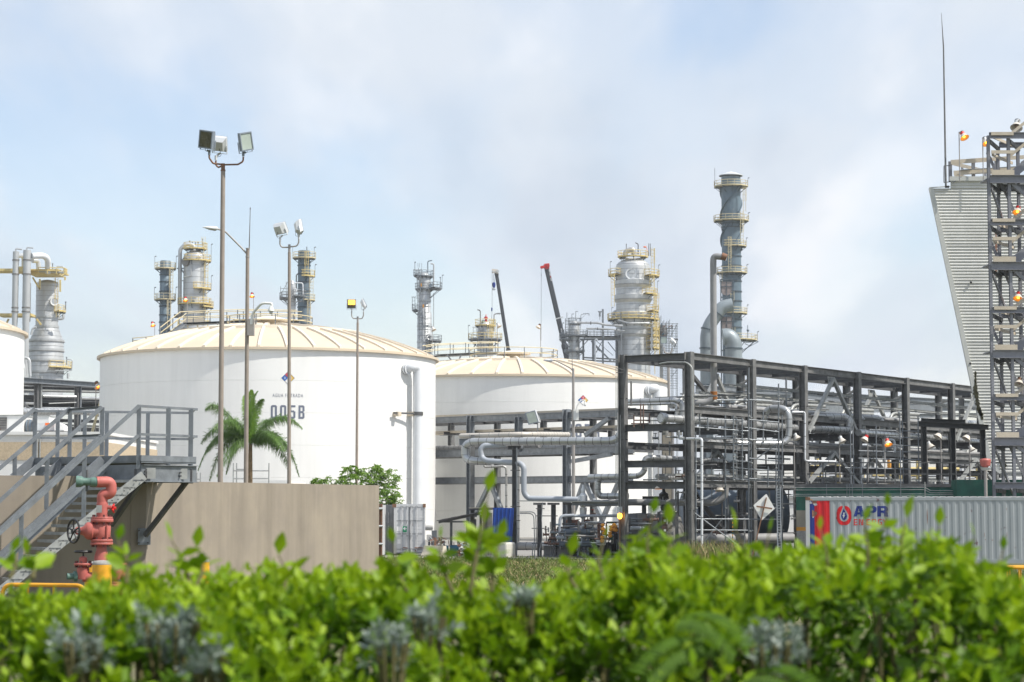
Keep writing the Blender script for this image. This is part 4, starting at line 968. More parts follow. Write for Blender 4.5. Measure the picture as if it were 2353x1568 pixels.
dm=thing('damper_frame','steel frame carrying two rusty guillotine damper plates beside the stack','damper',(x5(350),Y-9,0))
for y0,y1,half in((915,1022,1),(1168,1280,1)):
 X0,X1=x5(308),x5(386);cxx=(X0+X1)/2;rr_=(X1-X0)/2
 pts=[(X0,z5(y0)),(X1,z5(y0)),(X1,z5((y0+y1)/2))]+[(cxx+rr_*math.cos(a),z5((y0+y1)/2+6)-rr_*math.sin(a)*1.05)for a in[math.pi*i/12 for i in range(1,12)]]+[(X0,z5((y0+y1)/2))]
 mat_='plate_rust'
 if mat_ not in MATS:mat('plate_rust',(0.25,0.21,0.20),0.7,var=0.15,rust=0.1)
 b=MB();b.prism([(x,Y-9,z)for x,z in pts],(0,.3,0));b.build('damper_plate',mat_,dm)
 for fx in(.5,):b=MB();b.beam((cxx,Y-9.06,z5(y0)),(cxx,Y-9.06,z5(y1)),.1,.1);b.beam((X0,Y-9.08,z5(y0+35)),(X1,Y-9.08,z5(y0+35)),.1,.1);b.build('plate_stiffener','stack_band',dm)
for x in(306,393):b=MB();b.beam((x5(x),Y-9,0),(x5(x),Y-9,z5(898)),.22,.22);b.build('frame_post','stack_band',dm)
for y in(900,1028,1150,1285):b=MB();b.beam((x5(306),Y-9.1,z5(y)),(x5(393),Y-9.1,z5(y)),.2,.22);b.build('frame_beam','stack_band',dm)
b=MB();rrp=abs(x5(351)-x5(310));
for k,(nm,lbl,pts,rpx,Yd)in enumerate((('flue_duct','pale blue flue duct curving down left from the stack',[(385,1085),(310,1100),(197,1260),(197,1440)],47,Y-10),('flue_duct','second flue duct bending down in front of the stack foot',[(300,1330),(340,1325),(376,1370),(376,1470)],60,Y-14))):
 def P5(x,y):return Vector((x5(x),Yd,z5(y)))
 tt=thing(nm,lbl,'duct',(x5(pts[-1][0]),Yd,0),'flue ducts at the stack')
 pp=bend([P5(*p)for p in pts[:-1]]+[Vector((x5(pts[-1][0]),Yd,0))],6.5 if k==0 else 5,10)
 rd=rpx*.3115*mpp(Y);b=MB();b.tube(pp,rd,24);b.build('duct','duct_blue',tt,smooth=True)
 for P,d in resample(pp,3.6)[1:9]:
  b=MB();s_,n_=frame_of(d);b.lathe(P,[(rd-.02,-.12),(rd+.16,-.12),(rd+.16,.12),(rd-.02,.12)],24,d);b.build('duct_flange','stack_band',tt)
Y=400
def P4(x,y,Yq=None):return c(4,x,y,Yq or Y)
def z4(y):return P4(1045,y).z
def x4(x):return P4(x,700).x
cx=x4(1043);r1=(x4(1208)-x4(878))/2
s=thing('process_column','wide silver column with domed top, round porthole cover and yellow platforms','column',(cx,Y,0),'process columns')
prof=[(r1,0),(r1,z4(290))]+dome(r1,z4(290),z4(205)-z4(290))[1:]
shell(s,cx,Y,prof,'vessel_silver',[],None,K=40,seams=.95)
for y_,w in((455,2.2),(598,2.2),(750,1.2),(828,2.2),(935,2.0)):
 b=MB();b.lathe((cx,Y,z4(y_)),[(r1,-w*.35),(r1+.32,-w*.1),(r1+.32,w*.3),(r1,w*.42)],40);b.build('cladding_band','vessel_silver',s,smooth=True,sharp=30)
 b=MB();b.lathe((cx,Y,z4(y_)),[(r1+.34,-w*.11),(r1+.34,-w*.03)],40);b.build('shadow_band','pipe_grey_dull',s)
P=P4(1022,353,Y-r1+.25);ra=53*.2381*mpp(Y)
b=MB();b.lathe(P,[(ra*.76,-.1),(ra*.76,.25),(ra,.3),(ra,-.3)],28,(0,-1,0));b.build('porthole_ring','pipe_white',s,smooth=True,sharp=30)
b=MB();b.lathe(P,[(.01,.12),(ra*.77,.12)],28,(0,-1,0));b.build('porthole_cover','pipe_grey',s)
b=MB();b.tube(bend([P4(965,200),P4(968,135),P4(1050,110),P4(1052,185)],1.0),.48,16);b.build('top_nozzle','cladding_dull',s,smooth=True)
ring_platform(s,cx,Y,z4(195),r1*.5,abs(x4(1190)-cx),0,TAU,'yellow_rail',h=1.15,brackets=6)
ring_platform(s,cx,Y,z4(800),r1,abs(x4(1290)-cx),0,TAU,'yellow_rail',h=1.15,r=.06,brackets=14,lamp=[(-2.6,3.3),(-1.4,3.5),(-.6,3.5)])
ring_platform(s,cx,Y,z4(382),r1,abs(x4(1300)-cx),-.9,.5,'yellow_rail',h=1.15,lamp=[(.2,3.6)])
ring_platform(s,cx,Y,z4(372),r1,abs(x4(805)-cx),2.7,3.9,'yellow_rail',h=1.15,lamp=[(3.5,3.8)])
ring_platform(s,cx,Y,z4(560),r1,abs(x4(1280)-cx),-1.05,.3,'yellow_rail',h=1.15,lamp=[(-.1,4)])
ring_platform(s,cx,Y,z4(722),r1,abs(x4(1290)-cx),-.7,.3,'yellow_rail',h=1.15)
for y_ in(895,960,1020,1080):ring_platform(s,cx,Y,z4(y_),r1,abs(x4(1295)-cx),-.75,.2,'yellow_rail',h=1.15,r=.05)
for x,y0,y1 in((1222,380,130),(1208,560,385),(1240,800,575),(1262,1260,800),(838,690,380),(1240,1085,830),(1262,720,560)):
 ladder(s,x4(x),Y-4.2,z4(y0),z4(y1),'yellow_rail',w=.6,r=.05)
for x,y0,y1,w in((1240,1330,130,.18),):b=MB();b.beam((x4(x),Y-3,z4(y0)),(x4(x),Y-3,z4(y1)),.12,.12);b.build('ladder_post','yellow_rail',s)
b=MB();b.tube(bend([P4(1092,165),P4(1092,65),P4(1065,52)],.4),.09,8);b.build('vent_pipe','black_iron',s,smooth=True)
b=MB();b.tube(bend([P4(1178,140),P4(1178,98),P4(1140,95)],.5),.05,5);b.ball(P4(1157,93),.34,8,.45);b.build('windsock','orange',s)
for x in(1195,1210,978):b=MB();b.cyl(P4(x,180),P4(x,65 if x==978 else 75),.07,5);b.beam(P4(x-5,66),P4(x+5,66),.15,.15);b.build('top_lamp','steel_dark',s)
b=MB();b.tube(bend([P4(878,800),P4(842,760),P4(860,715),P4(900,715)],.7),.26,10);b.build('side_pipe','cladding',s,smooth=True)
b=MB();b.tube(bend([P4(900,800,396),P4(1000,830,393),P4(1200,828,394),P4(1225,845,396),P4(1222,1100,396)],.8),.18,10);b.build('wrap_pipe','cladding',s,smooth=True)
cx2=x4(472);r2=(x4(520)-x4(415))/2;Y2=398
s=thing('process_column','small silver column with grey platforms, left of the wide one','column',(cx2,Y2,0),'process columns')
shell(s,cx2,Y2,[(r2,0),(r2,z4(885))]+dome(r2,z4(885),1.4)[1:],'vessel_silver',[],K=24,seams=1.0)
ring_platform(s,cx2,Y2,z4(965),r2,abs(x4(600)-cx2),0,TAU,'galv',h=1.1,brackets=8,lamp=[(2.6,4)])
ring_platform(s,cx2,Y2,z4(850),r2*.5,abs(x4(532)-cx2),0,TAU,'galv',h=1.15)
ring_platform(s,cx2,Y2,z4(1000),r2,abs(x4(328)-cx2),2.4,4.2,'galv',h=1.15);ring_platform(s,cx2,Y2,z4(1115),r2,abs(x4(570)-cx2),0,TAU,'galv',h=.4)
P=P4(497,915,Y2-r2);b=MB();b.lathe(P,[(.01,.25),(.4,.25),(.45,.2),(.45,-.1)],16,(0,-1,0));b.build('manhole','cladding_dull',s,smooth=True,sharp=30)
ladder(s,x4(400),Y2-2,z4(1120),z4(800),'galv',w=.5);ladder(s,x4(434),Y2-2.4,z4(965),z4(820),'galv',w=.5)
for x,y0,y1 in((405,850,725),(453,850,740),(490,820,715)):b=MB();b.cyl(P4(x,y0),P4(x,y1),.06,5);b.beam(P4(x,y1),P4(x+22 if x>420 else x,y1),.1,.1);b.build('mast','galv',s)
b=MB();b.tube(bend([P4(538,900),P4(540,740),P4(618,735),P4(618,755)],.5),.10,8);b.beam(P4(542,790),P4(590,738),.07,.07);b.build('davit','pipe_white',s,smooth=True)
ss=thing('steel_platform','steel access structure with stair between the two silver columns','platform',(x4(740),398,0))
for x,y0,w in((742,712,(.34)),(918,738,(.3))):b=MB();b.ibeam((x4(x),396,0),(x4(x),396,z4(y0)),w,w,up=Vector((0,1,0)));b.build('column','galv',ss)
for x in(654,878,560):b=MB();b.ibeam((x4(x),399,0),(x4(x),399,z4(1000)),.35,.35,up=Vector((0,1,0)));b.build('column','galv',ss)
b=MB();b.ibeam(P4(530,985,396),P4(930,985,396),.6,.35);b.build('beam','galv',ss)
b=MB();b.ibeam(P4(590,960,398),P4(930,965,398),2.2,.3);b.build('deck','galv',ss)
for x0,y0,x1,y1 in((530,1080,610,990),(800,1010,880,1110),(640,1000,720,1100),(660,1160,740,1010),(930,1160,850,1190)):b=MB();b.beam(P4(x0,y0,397),P4(x1,y1,397),.16,.16);b.build('brace','galv',ss)
railing(ss,[P4(560,965,395.5),P4(930,968,395.5)],1.1,'galv',1.3,.06)
railing(ss,[P4(600,950,399),P4(930,950,399)],1.1,'galv',1.3,.06)
for sgn in(0,.9):
 b=MB();b.beam(P4(640,1000,395+sgn),P4(830,1195,395+sgn),.1,.28);b.build('stair_stringer','galv',ss)
 b=MB();b.beam(P4(672,985,395+sgn),P4(850,1140,395+sgn),.1,.1);b.build('stair_rail','galv',ss)
for i in range(22):b=MB();P=P4(640,1000,395).lerp(P4(830,1195,395),(i+.5)/22);b.box((P.x-.15,395,P.z-.03),(P.x+.15,395.9,P.z+.03));b.build('tread','galv',ss)
for y in(1160,1185):b=MB();b.beam(P4(560,y,396),P4(930,y+20,396),.3,.25);b.build('beam','steel_mid',ss)
b=MB();b.beam(P4(722,720,395.8),P4(722,765,395.8),.35,.3);b.cyl(P4(722,765,395.8),P4(722,800,395.8),.05,5);b.beam(P4(705,718,396),P4(748,718,396),.3,.2);b.build('hoist','galv',ss)
for lbl,pts,rp in(('silver overhead pipe bending from small column to wide column, upper of two',[(500,822),(700,825),(780,845),(948,855)],11),('silver overhead pipe between the columns, lower of two',[(590,880),(700,880),(850,890),(960,905)],8)):
 tt=thing('overhead_pipe',lbl,'pipe',tuple(P4(*pts[0],394)),'pipes between the columns')
 b=MB();b.tube(bend([P4(x,y,394)for x,y in pts],2),rp*.2381*mpp(400)*1.0,12);b.build('pipe','cladding',tt,smooth=True)
 for q in(.3,.8):P=P4(pts[0][0]+(pts[-1][0]-pts[0][0])*q,pts[1][1]+q*8,394);b=MB();b.lathe(P,[(.01,-.08),(rp*.0193*1.5,-.08),(rp*.0193*1.5,.08),(.01,.08)],12,(1,0,0));b.build('pipe_flange','steel_dark',tt)
tt=thing('vent_pipe','hooked grey vent pipe in the steel structure between the columns','pipe',(x4(676),394,0))
b=MB();b.tube(bend([Vector((x4(676),394,0)),P4(676,990,394),P4(695,985,394),P4(695,1000,394)],.35),.16,10);b.build('pipe','pipe_grey',tt,smooth=True)
sc_=thing('scaffolded_tower','dark vessel wrapped in thin scaffolding, right of the wide silver column','scaffold',(x4(1380),405,0))
b=MB();b.lathe((x4(1345),405,0),[(.85,z4(960)),(.95,z4(930)),(.95,z4(860)),(.7,z4(840)),(.01,z4(835))],16);b.build('vessel','steel_dark',sc_,smooth=True)
b=MB();b.cyl((x4(1322),403,0),(x4(1322),403,z4(960)),.28,12);b.build('vessel_leg','cladding_dull',sc_,smooth=True)
for x,y0 in((1320,745),(1347,790),(1375,800),(1402,785),(1432,820),(1475,820)):
 for yy in(402,405):
  b=MB();b.cyl((x4(x),yy,0),(x4(x),yy,z4(y0)),.06,5);b.build('standard','galv',sc_)
yv=830
k=0
while yv<1460:
 b=MB();x0_,x1_=((1300,1475)if k%2 else(1345,1475));b.cyl(P4(x0_,yv,402),P4(x1_,yv+4,402),.05,5);b.build('ledger','galv',sc_);yv+=24;k+=1
for x0,y0,x1,y1 in((1402,960,1475,830),(1432,1100,1475,980),(1350,980,1400,880),(1402,1250,1470,1130),(1410,1350,1470,1280)):b=MB();b.cyl(P4(x0,y0,402),P4(x1,y1,402),.06,5);b.build('brace','galv',sc_)
b=MB();b.beam(P4(1400,985,401),P4(1475,985,401),.8,.2);b.beam(P4(1440,1060,401),P4(1475,985,401),.12,.12);b.build('platform','steel_dark',sc_)
rndf=random.Random(21)
for i in range(26):
 x,y=rndf.uniform(1300,1410),rndf.uniform(845,985);b=MB();q=P4(x,y,401.5);d=rndf.choice([Vector((.8,0,0)),Vector((0,0,.8)),Vector((.5,0,.4))]);b.beam(q,q+d,.13,.13);b.build('fitting',rndf.choice(['steel_dark','galv','bin_blue','valve_rust']),sc_)
Yf=150
fm=thing('floodlight_pair','pair of square floodlights on a low forked mast beside the wide column','floodlight',(P4(1385,1120,Yf).x,Yf,0))
b=MB();b.cyl((P4(1385,1120,Yf).x,Yf,0),P4(1385,1118,Yf),.09,10);b.build('pole','pole_galv',fm,smooth=True)
b=MB();b.tube(bend([P4(1342,1060,Yf),P4(1345,1118,Yf),P4(1410,1120,Yf),P4(1418,1070,Yf)],.5),.05,8);b.build('arm','pole_galv',fm,smooth=True)
floodlight(fm,P4(1342,992,Yf),(-.1,-1,-.05),(.47,.5,.22),'lamp_glass_pale','lamp_housing',P4(1342,1065,Yf))
floodlight(fm,P4(1418,1005,Yf),(.5,.5,.5),(.36,.44,.2),'lamp_glass_dark','lamp_housing',P4(1418,1072,Yf),roll=-.5)
def P3(x,y,Yq=None):return c(3,x,y,Yq or Y)
def z3(y):return P3(192,y).z
def x3(x):return P3(x,500).x
Y=400;cx=x3(192);r3=(x3(248)-x3(135))/2
s=thing('process_column','slim silver column with grey platforms, alone in the middle of the skyline','column',(cx,Y,0),'process columns')
r3b=(x3(250)-x3(165))/2
shell(s,cx,Y,[(r3,0),(r3,z3(497)),(r3*.86,z3(490)),(r3*.86,z3(250))]+dome(r3*.86,z3(250),1.8)[1:],'vessel_silver',[z3(v)for v in(725,600,400)],'vessel_silver',.3,.08,26,seams=1.1)
ring_platform(s,cx,Y,z3(308),r3*.86,abs(x3(330)-cx),-.9,.9,'galv',h=1.15,r=.05,lamp=[(0,4)]);ring_platform(s,cx,Y,z3(312),r3*.86,abs(x3(135)-cx)+.4,0,TAU,'galv',h=1.15,r=.05)
ring_platform(s,cx,Y,z3(212),r3*.4,abs(x3(260)-cx),0,TAU,'galv',h=1.15,r=.05);ring_platform(s,cx,Y,z3(205),r3*.4,abs(x3(105)-cx),2.6,3.7,'galv',h=1.15,r=.05)
ring_platform(s,cx,Y,z3(480),r3,abs(x3(93)-cx),2.3,4.0,'galv',h=1.15,r=.05);ring_platform(s,cx,Y,z3(720),r3,abs(x3(328)-cx),-1.2,.8,'galv',h=1.15,r=.05)
for x,y0,y1 in((150,480,200),(165,720,480),(210,790,410),(110,470,375),(158,205,150)):ladder(s,x3(x),Y-r3-.4,z3(y0),z3(y1),'galv',w=.5,r=.06)
b=MB();b.tube(bend([P3(218,190),P3(218,88),P3(252,84)],.4),.1,8);b.build('vent_pipe','machine_blue',s,smooth=True)
b=MB();b.tube(bend([P3(263,300),P3(265,110),P3(240,108)],.4),.14,8);b.build('relief_pipe','vessel_silver',s,smooth=True)
b=MB();b.cyl(P3(264,610),P3(264,340),.05,6);b.build('hoist_line','steel_mid',s)
b=MB();b.cyl(P3(117,200),P3(117,98),.06,5);b.ball(P3(119,97),.15,6);b.cyl(P3(315,300),P3(318,220),.06,5);b.ball(P3(316,217),.15,6);b.build('platform_lamp','galv',s)
for x,y in((165,275),(183,440)):b=MB();P=P3(x,y,Y-r3-.6);b.box((P.x-.14,P.y,P.z-.3),(P.x+.14,P.y+.1,P.z+.3));b.build('warning_board','valve_yellow',s)
P=P3(238,280,Y-r3);b=MB();b.lathe(P,[(.01,.2),(.3,.2),(.34,0)],14,(.3,-1,0));b.build('manhole','machine_blue',s)
P=P3(234,685,Y-r3);b=MB();b.lathe(P,[(.01,.2),(.32,.2),(.32,0)],14,(.3,-1,0));b.build('manhole','steel_dark',s)
cx=x3(668);r4=(x3(732)-x3(605))/2
s=thing('process_drum','short silver drum with a yellow top platform, between the two crane booms','column',(cx,Y,0),'process columns')
shell(s,cx,Y,[(r4,0),(r4,z3(640))]+dome(r4,z3(640),2.2)[1:],'vessel_silver',[z3(705)],K=24,seams=1.2)
ring_platform(s,cx,Y,z3(598),r4*.3,abs(x3(748)-cx),0,TAU,'yellow_rail',h=1.2,r=.05);ring_platform(s,cx,Y,z3(708),r4,abs(x3(800)-cx),0,TAU,'galv',mr_='yellow_rail',h=1.2,r=.05,lamp=[(3.14,4.2)])
for x,y0,y1 in((718,795,550),(700,700,600),(736,700,560)):ladder(s,x3(x),Y-r4-.6,z3(y0),z3(y1),'yellow_rail',w=.6,r=.05)
for x,y0,y1 in((588,705,610),(640,700,620)):ladder(s,x3(x),Y-r4,z3(y0),z3(y1),'steel_mid',w=.6,r=.05)
P=P3(634,670,Y-r4-.2);b=MB();b.box((P.x-.25,P.y,P.z-.32),(P.x+.25,P.y+.3,P.z+.32));b.build('inspection_box','machine_grey',s)
b=MB();b.tube(bend([P3(630,600),P3(630,475),P3(606,470)],.4),.1,8);b.build('vent_pipe','machine_grey',s,smooth=True)
b=MB();b.tube(bend([P3(738,640),P3(738,505),P3(760,500),P3(790,500)],.4),.13,8);b.build('relief_pipe','vessel_silver',s,smooth=True)
b=MB();b.beam(P3(580,760),P3(600,730),.2,.2);b.beam(P3(570,735),P3(600,735),.25,.3);b.build('side_valve','steel_dark',s)
def person(label,base,h,facing=1):
 t=thing('person',label,'person',tuple(base));u=h/1.75
 J=[(0,0,.95),(0,0,1.2),(0,0,1.42),(0,-.02,1.52),(0,-.03,1.66),(.1,0,.9),(.12,-.05,.5),(.13,.02,.06),(-.1,0,.9),(-.13,-.02,.5),(-.14,.03,.06),(.19,0,1.42),(.30,-.08,1.15),(.22,-.36,1.05),(-.19,0,1.42),(-.31,-.06,1.15),(-.24,-.34,1.08),(.13,-.14,.03),(-.14,-.12,.03)]
 Ed=[(0,1),(1,2),(2,3),(3,4),(0,5),(5,6),(6,7),(0,8),(8,9),(9,10),(2,11),(11,12),(12,13),(2,14),(14,15),(15,16),(7,17),(10,18)]
 Rd=[.15,.14,.15,.06,.10,.10,.075,.05,.10,.075,.05,.08,.055,.04,.08,.055,.04,.04,.04]
 me=bpy.data.meshes.new('body');me.from_pydata([(x*u,y*u,z*u)for x,y,z in J],Ed,[]);o=bpy.data.objects.new('body',me);COL.objects.link(o)
 md=o.modifiers.new('skin','SKIN');
 if not me.skin_vertices:me.skin_vertices.new()
 for i,q in enumerate(Rd):me.skin_vertices[0].data[i].radius=(q*u,q*u)
 me.skin_vertices[0].data[0].use_root=True
 md2=o.modifiers.new('sub','SUBSURF');md2.levels=1;md2.render_levels=1
 dg=bpy.context.evaluated_depsgraph_get();bpy.context.view_layer.update();m2=bpy.data.meshes.new_from_object(o.evaluated_get(dg));bpy.data.objects.remove(o)
 m2.materials.clear()
 for k_ in('cloth_red','skin','black_iron'):m2.materials.append(MATS[k_])
 for p in m2.polygons:
  z=p.center.z/u;p.material_index=1 if z>1.5 or(p.center.y<-.3*u and z>.9)else(2 if z<.1 else 0);p.use_smooth=True
 ob=bpy.data.objects.new('body',m2);COL.objects.link(ob);ob.parent=t
 b=MB();hc=Vector(base)+Vector((0,-.03*u,1.68*u));b.lathe(hc,[(.15*u,0),(.14*u,.06*u),(.09*u,.12*u),(.01,.14*u)],14);b.build('hard_hat','red_paint',t,smooth=True);
 return t
person('worker in red overalls and red hard hat on the yellow drum platform',(x3(674),Y-r4*.5,z3(594)),1.78*1.08)
bb=thing('tool_bag','dark bag beside the red clad worker on the yellow platform','bag',(x3(652),Y-r4*.5,z3(597)))
b=MB();b.lathe((x3(652),Y-r4*.5,z3(597)),[(.01,0),(.26,.02),(.3,.4),(.25,.85),(.1,1.0),(.01,1.02)],12);b.build('bag_body','green_patina',bb,smooth=True)
b=MB();b.tube([(x3(652)-.15,Y-r4*.5,z3(597)+.95),(x3(652),Y-r4*.5,z3(597)+1.2),(x3(652)+.15,Y-r4*.5,z3(597)+.95)],.03,6);b.build('bag_handle','black_iron',bb)
def crane(label,base,top,w0,w1,Yc,head,extra):
 t=thing('mobile_crane',label,'crane',(base.x,Yc,0),'telescopic crane booms')
 d=top-base;secs=3;s_,n_=frame_of(d)
 for i in range(secs):
  a=base+d*(i/secs);b_=base+d*((i+1)/secs);w=w0+(w1-w0)*i/(secs-1)
  b=MB();b.sweep([(w*.5*x,w*.62*y)for x,y in((-1,-.6),(-.6,-1),(.6,-1),(1,-.6),(1,.7),(.6,1),(-.6,1),(-1,.7))],a,b_+d*.01);b.build('boom_section','boom_dark',t)
  b=MB();b.beam(b_-d*.006,b_+d*.004,w*1.15,w*1.3);b.build('boom_collar','boom_dark' if i else 'lamp_housing',t)
 extra(t,d);return t
bx0,bx1=P3(850,790,400),P3(757,190,400)
bx0=bx1+(bx0-bx1)*((bx1.z-2)/(bx1.z-bx0.z))
def ex1(t,d):
 for xa,ya,xb,yb,w in((720,158,768,163,.38),(722,172,738,180,.34),(745,176,770,182,.3)):
  b=MB();b.beam(P3(xa,ya,399),P3(xb,yb,399),.5,w);b.build('boom_head','shade_pale',t)
 b=MB();b.cyl(P3(766,168,398.4),P3(766,168,399.8),.26,14);b.cyl(P3(727,170,398.4),P3(727,170,399.8),.2,12);b.build('sheave','lamp_housing',t,smooth=True,sharp=40)
 for xa,ya,xb,yb in((722,175,722,450),(748,190,740,255),(732,190,735,255),(722,480,718,545)):b=MB();b.cyl(P3(xa,ya,399),P3(xb,yb,399),.035,5);b.build('hoist_rope','steel_dark',t)
 b=MB();b.lathe(P3(736,277,399),[(.01,-.5),(.2,-.48),(.32,0),(.27,.45),(.1,.55),(.01,.55)],14);b.build('hook_block','paint_blue',t,smooth=True)
 b=MB();b.tube([P3(736,290,399),P3(737,305,399),P3(726,305,399),P3(728,313,399),P3(738,315,399),P3(747,308,399)],.07,6);b.build('hook','black_iron',t)
 b=MB();b.lathe(P3(720,467,399),[(.01,-.38),(.1,-.35),(.14,0),(.12,.34),(.01,.36)],10);b.build('ball_hook','paint_blue',t,smooth=True)
crane('crane with dark telescopic boom, pale head and blue hook block',bx0,bx1,.95,.66,400,None,ex1)
cx0,cx1=P4(395,1100,410),P4(207,285,410)
cx0=cx1+(cx0-cx1)*((cx1.z-2)/(cx1.z-cx0.z))
def ex2(t,d):
 for xa,ya,xb,yb,w in((150,292,236,274,.5),(185,266,236,260,.35),(196,300,228,290,.4)):b=MB();b.beam(P4(xa,ya,409),P4(xb,yb,409),.6,w);b.build('boom_head','red_paint',t)
 b=MB();b.cyl(P4(158,290,408.4),P4(158,290,409.6),.24,14);b.cyl(P4(222,272,408.4),P4(222,272,409.6),.34,14);b.build('sheave','red_paint',t,smooth=True,sharp=40)
 b=MB();b.cyl(P4(157,300,409),P4(155,1000,409),.035,5);b.build('hoist_rope','steel_dark',t)
 b=MB();b.ball(P4(157,365,409),.1,8);b.build('rope_weight','black_iron',t)
 for y0,y1,mt_ in((310,335,'print_white'),(345,372,'print_white'),(375,388,'red_paint'),(392,420,'print_white'),(880,915,'print_white')):
  xa=228+(y0-310)*.205;xb=228+(y1-310)*.205+4;b=MB();b.beam(P4(xa+4,y0,408.6),P4(xb,y1,408.6),.12,.2);b.build('boom_marking',mt_,t)
 b=MB();b.beam(P4(296,788,408),P4(367,768,408),.4,.2);b.build('boom_tie','lamp_housing',t)
 b=MB();b.cyl(P4(385,930,407),P4(450,935,407),.17,10);b.build('side_cylinder','lamp_housing',t,smooth=True)
crane('crane with dark telescopic boom and bright red head',cx0,cx1,1.2,.78,410,None,ex2)
def P2(x,y,Yq=400):return c(2,x,y,Yq)
def z2(y):return P2(290,y).z
def x2(x):return P2(x,1100).x
Y=400
cx=x2(101);r5=(x2(136)-x2(65))/2
s=thing('chimney_stack','blue grey stack with two ring platforms, leftmost of three behind tank 005B','chimney',(cx,Y,0),'smaller stacks')
shell(s,cx,Y,[(r5,0),(r5,z2(985))]+[(r5*.9,z2(980))],'stack_blue',[z2(v)for v in(1440,1386,1338,1280,1183,1120,1073)],'stack_band',.2,.12,26)
for y_ in(1035,1240):ring_platform(s,cx,Y,z2(y_),r5,abs(x2(171)-cx),0,TAU,'yellow_pale',h=1.15,r=.05,lamp=[(.2,3.8),(3.3,3.6)])
ladder(s,x2(152),Y-2,z2(1240),z2(1035),w=.6,r=.05);ladder(s,x2(140),Y-2,z2(1420),z2(1245),w=.6,r=.05)
cx=x2(295);r6=(x2(370)-x2(222))/2
s=thing('process_column','silver column with a hooked side pipe and yellow platforms behind tank 005B','column',(cx,Y,0),'process columns')
shell(s,cx,Y,[(r6,0),(r6,z2(955))]+dome(r6,z2(955),z2(912)-z2(955))[1:],'vessel_silver',[z2(v)for v in(990,1275,1345)],'vessel_silver',.3,.1,32,seams=1.1)
ring_platform(s,cx,Y,z2(905),r6*.3,abs(x2(370)-cx),0,TAU,'yellow_rail',h=1.2,r=.05);ring_platform(s,cx,Y,z2(985),r6,abs(x2(402)-cx),-2.2,.9,'yellow_rail',h=1.15,r=.05,lamp=[(0,5)])
ring_platform(s,cx,Y,z2(1170),r6,abs(x2(405)-cx),-1.5,.7,'yellow_rail',h=1.15,r=.05,lamp=[(0,4)]);ring_platform(s,cx,Y,z2(1270),r6,abs(x2(405)-cx),-3.0,.7,'yellow_rail',h=1.15,r=.05);ring_platform(s,cx,Y,z2(1290),r6,abs(x2(420)-cx),-.9,.6,'yellow_rail',h=1.15,r=.05)
for x,y0,y1 in((371,985,868),(378,1170,985),(318,1240,1130),(372,1270,1170),(380,1410,1290),(358,905,865)):ladder(s,x2(x),Y-r6*.6,z2(y0),z2(y1),'yellow_rail',w=.6,r=.055)
b=MB();b.tube(bend([P2(285,925),P2(296,880),P2(235,868),P2(199,905),P2(196,1335)],1.2),.36,14);b.build('hooked_pipe','vessel_silver',s,smooth=True)
b=MB();b.tube(bend([P2(160,1345),P2(215,1342),P2(225,1270)],.7),.38,12);b.build('lower_elbow','machine_grey',s,smooth=True)
P=P2(236,985,Y-r6*.85);b=MB();b.lathe(P,[(.01,.25),(.8,.25),(.88,.15),(.88,-.3)],20,(-.65,-1,0));b.build('manhole','machine_grey',s,smooth=True,sharp=30)
P=P2(322,957,Y-r6);b=MB();b.lathe(P,[(.01,.2),(.32,.2),(.38,0)],14,(.2,-1,0));b.build('manhole','vessel_silver',s)
P=P2(283,1252,Y-r6);b=MB();b.lathe(P,[(.01,.4),(.38,.4),(.38,0)],14,(0,-1,0));b.build('manhole','machine_blue',s)
b=MB();b.tube(bend([P2(270,990,Y-r6-.3),P2(270,1080,Y-r6-.3),P2(225,1086,Y-r6)],.4),.09,6);b.build('small_pipe','vessel_silver',s,smooth=True)
b=MB();b.beam(P2(178,1030),P2(225,1030),.2,.2);b.beam(P2(205,1030),P2(222,1060),.2,.2);b.beam(P2(185,1112),P2(222,1112),.15,.15);b.build('pipe_support','machine_blue',s)
for x,y in((262,850),(280,858),(318,860),(348,838),(300,862)):b=MB();b.cyl(P2(x,y+45),P2(x,y),.05,5);b.ball(P2(x,y),.15,6);b.build('top_lamp','machine_grey',s)
P0,P1=P2(185,1440,390),P2(400,1440,390)
b=MB();b.box((P0.x,388,P0.z-3),(P1.x,392,P0.z+.3));b.build('base_deck','machine_grey',s)
railing(s,[P2(185,1420,388),P2(400,1420,388)],1.2,'yellow_rail',1.8,.1)
b=MB();b.box((P2(220,1425,387).x,387,z2(1425)),(P2(350,1400,387).x,387.8,z2(1398)));b.build('orange_cover','timber_cream',s)
def z22(y):return c(22,480,y,400).z
def x22(x):return c(22,x,900,400).x
def P22(x,y,Yq=400):return c(22,x,y,Yq)
cx=x22(520);r7=(x22(597)-x22(443))/2;Y=400
s=thing('chimney_stack','blue grey stack behind the middle lamp mast, yellow ladder down its front','chimney',(cx,Y,0),'smaller stacks')
shell(s,cx,Y,[(r7,0),(r7,z22(455)),(r7*.9,z22(450))],'stack_blue',[z22(v)for v in(1370,1160,955,845,742,637)],'stack_band',.2,.12,26)
ring_platform(s,cx,Y,z22(550),r7,abs(x22(665)-cx),0,TAU,'yellow_pale',h=1.15,r=.05,lamp=[(3.1,3.5),(.6,3.5)]);ring_platform(s,cx,Y,z22(778),r7,abs(x22(658)-cx),-1.7,.5,'yellow_rail',h=1.15,r=.05,lamp=[(0,3.5)]);ring_platform(s,cx,Y,z22(1078),r7,abs(x22(660)-cx),-1.6,.5,'yellow_pale',h=1.15,r=.05)
ladder(s,x22(562),Y-r7-.4,z22(780),z22(465),'yellow_rail',w=.6,r=.06);ladder(s,x22(628),Y-2,z22(1078),z22(790),'yellow_pale',w=.6,r=.05);ladder(s,x22(600),Y-2,z22(1395),z22(1090),'yellow_pale',w=.5,r=.05)
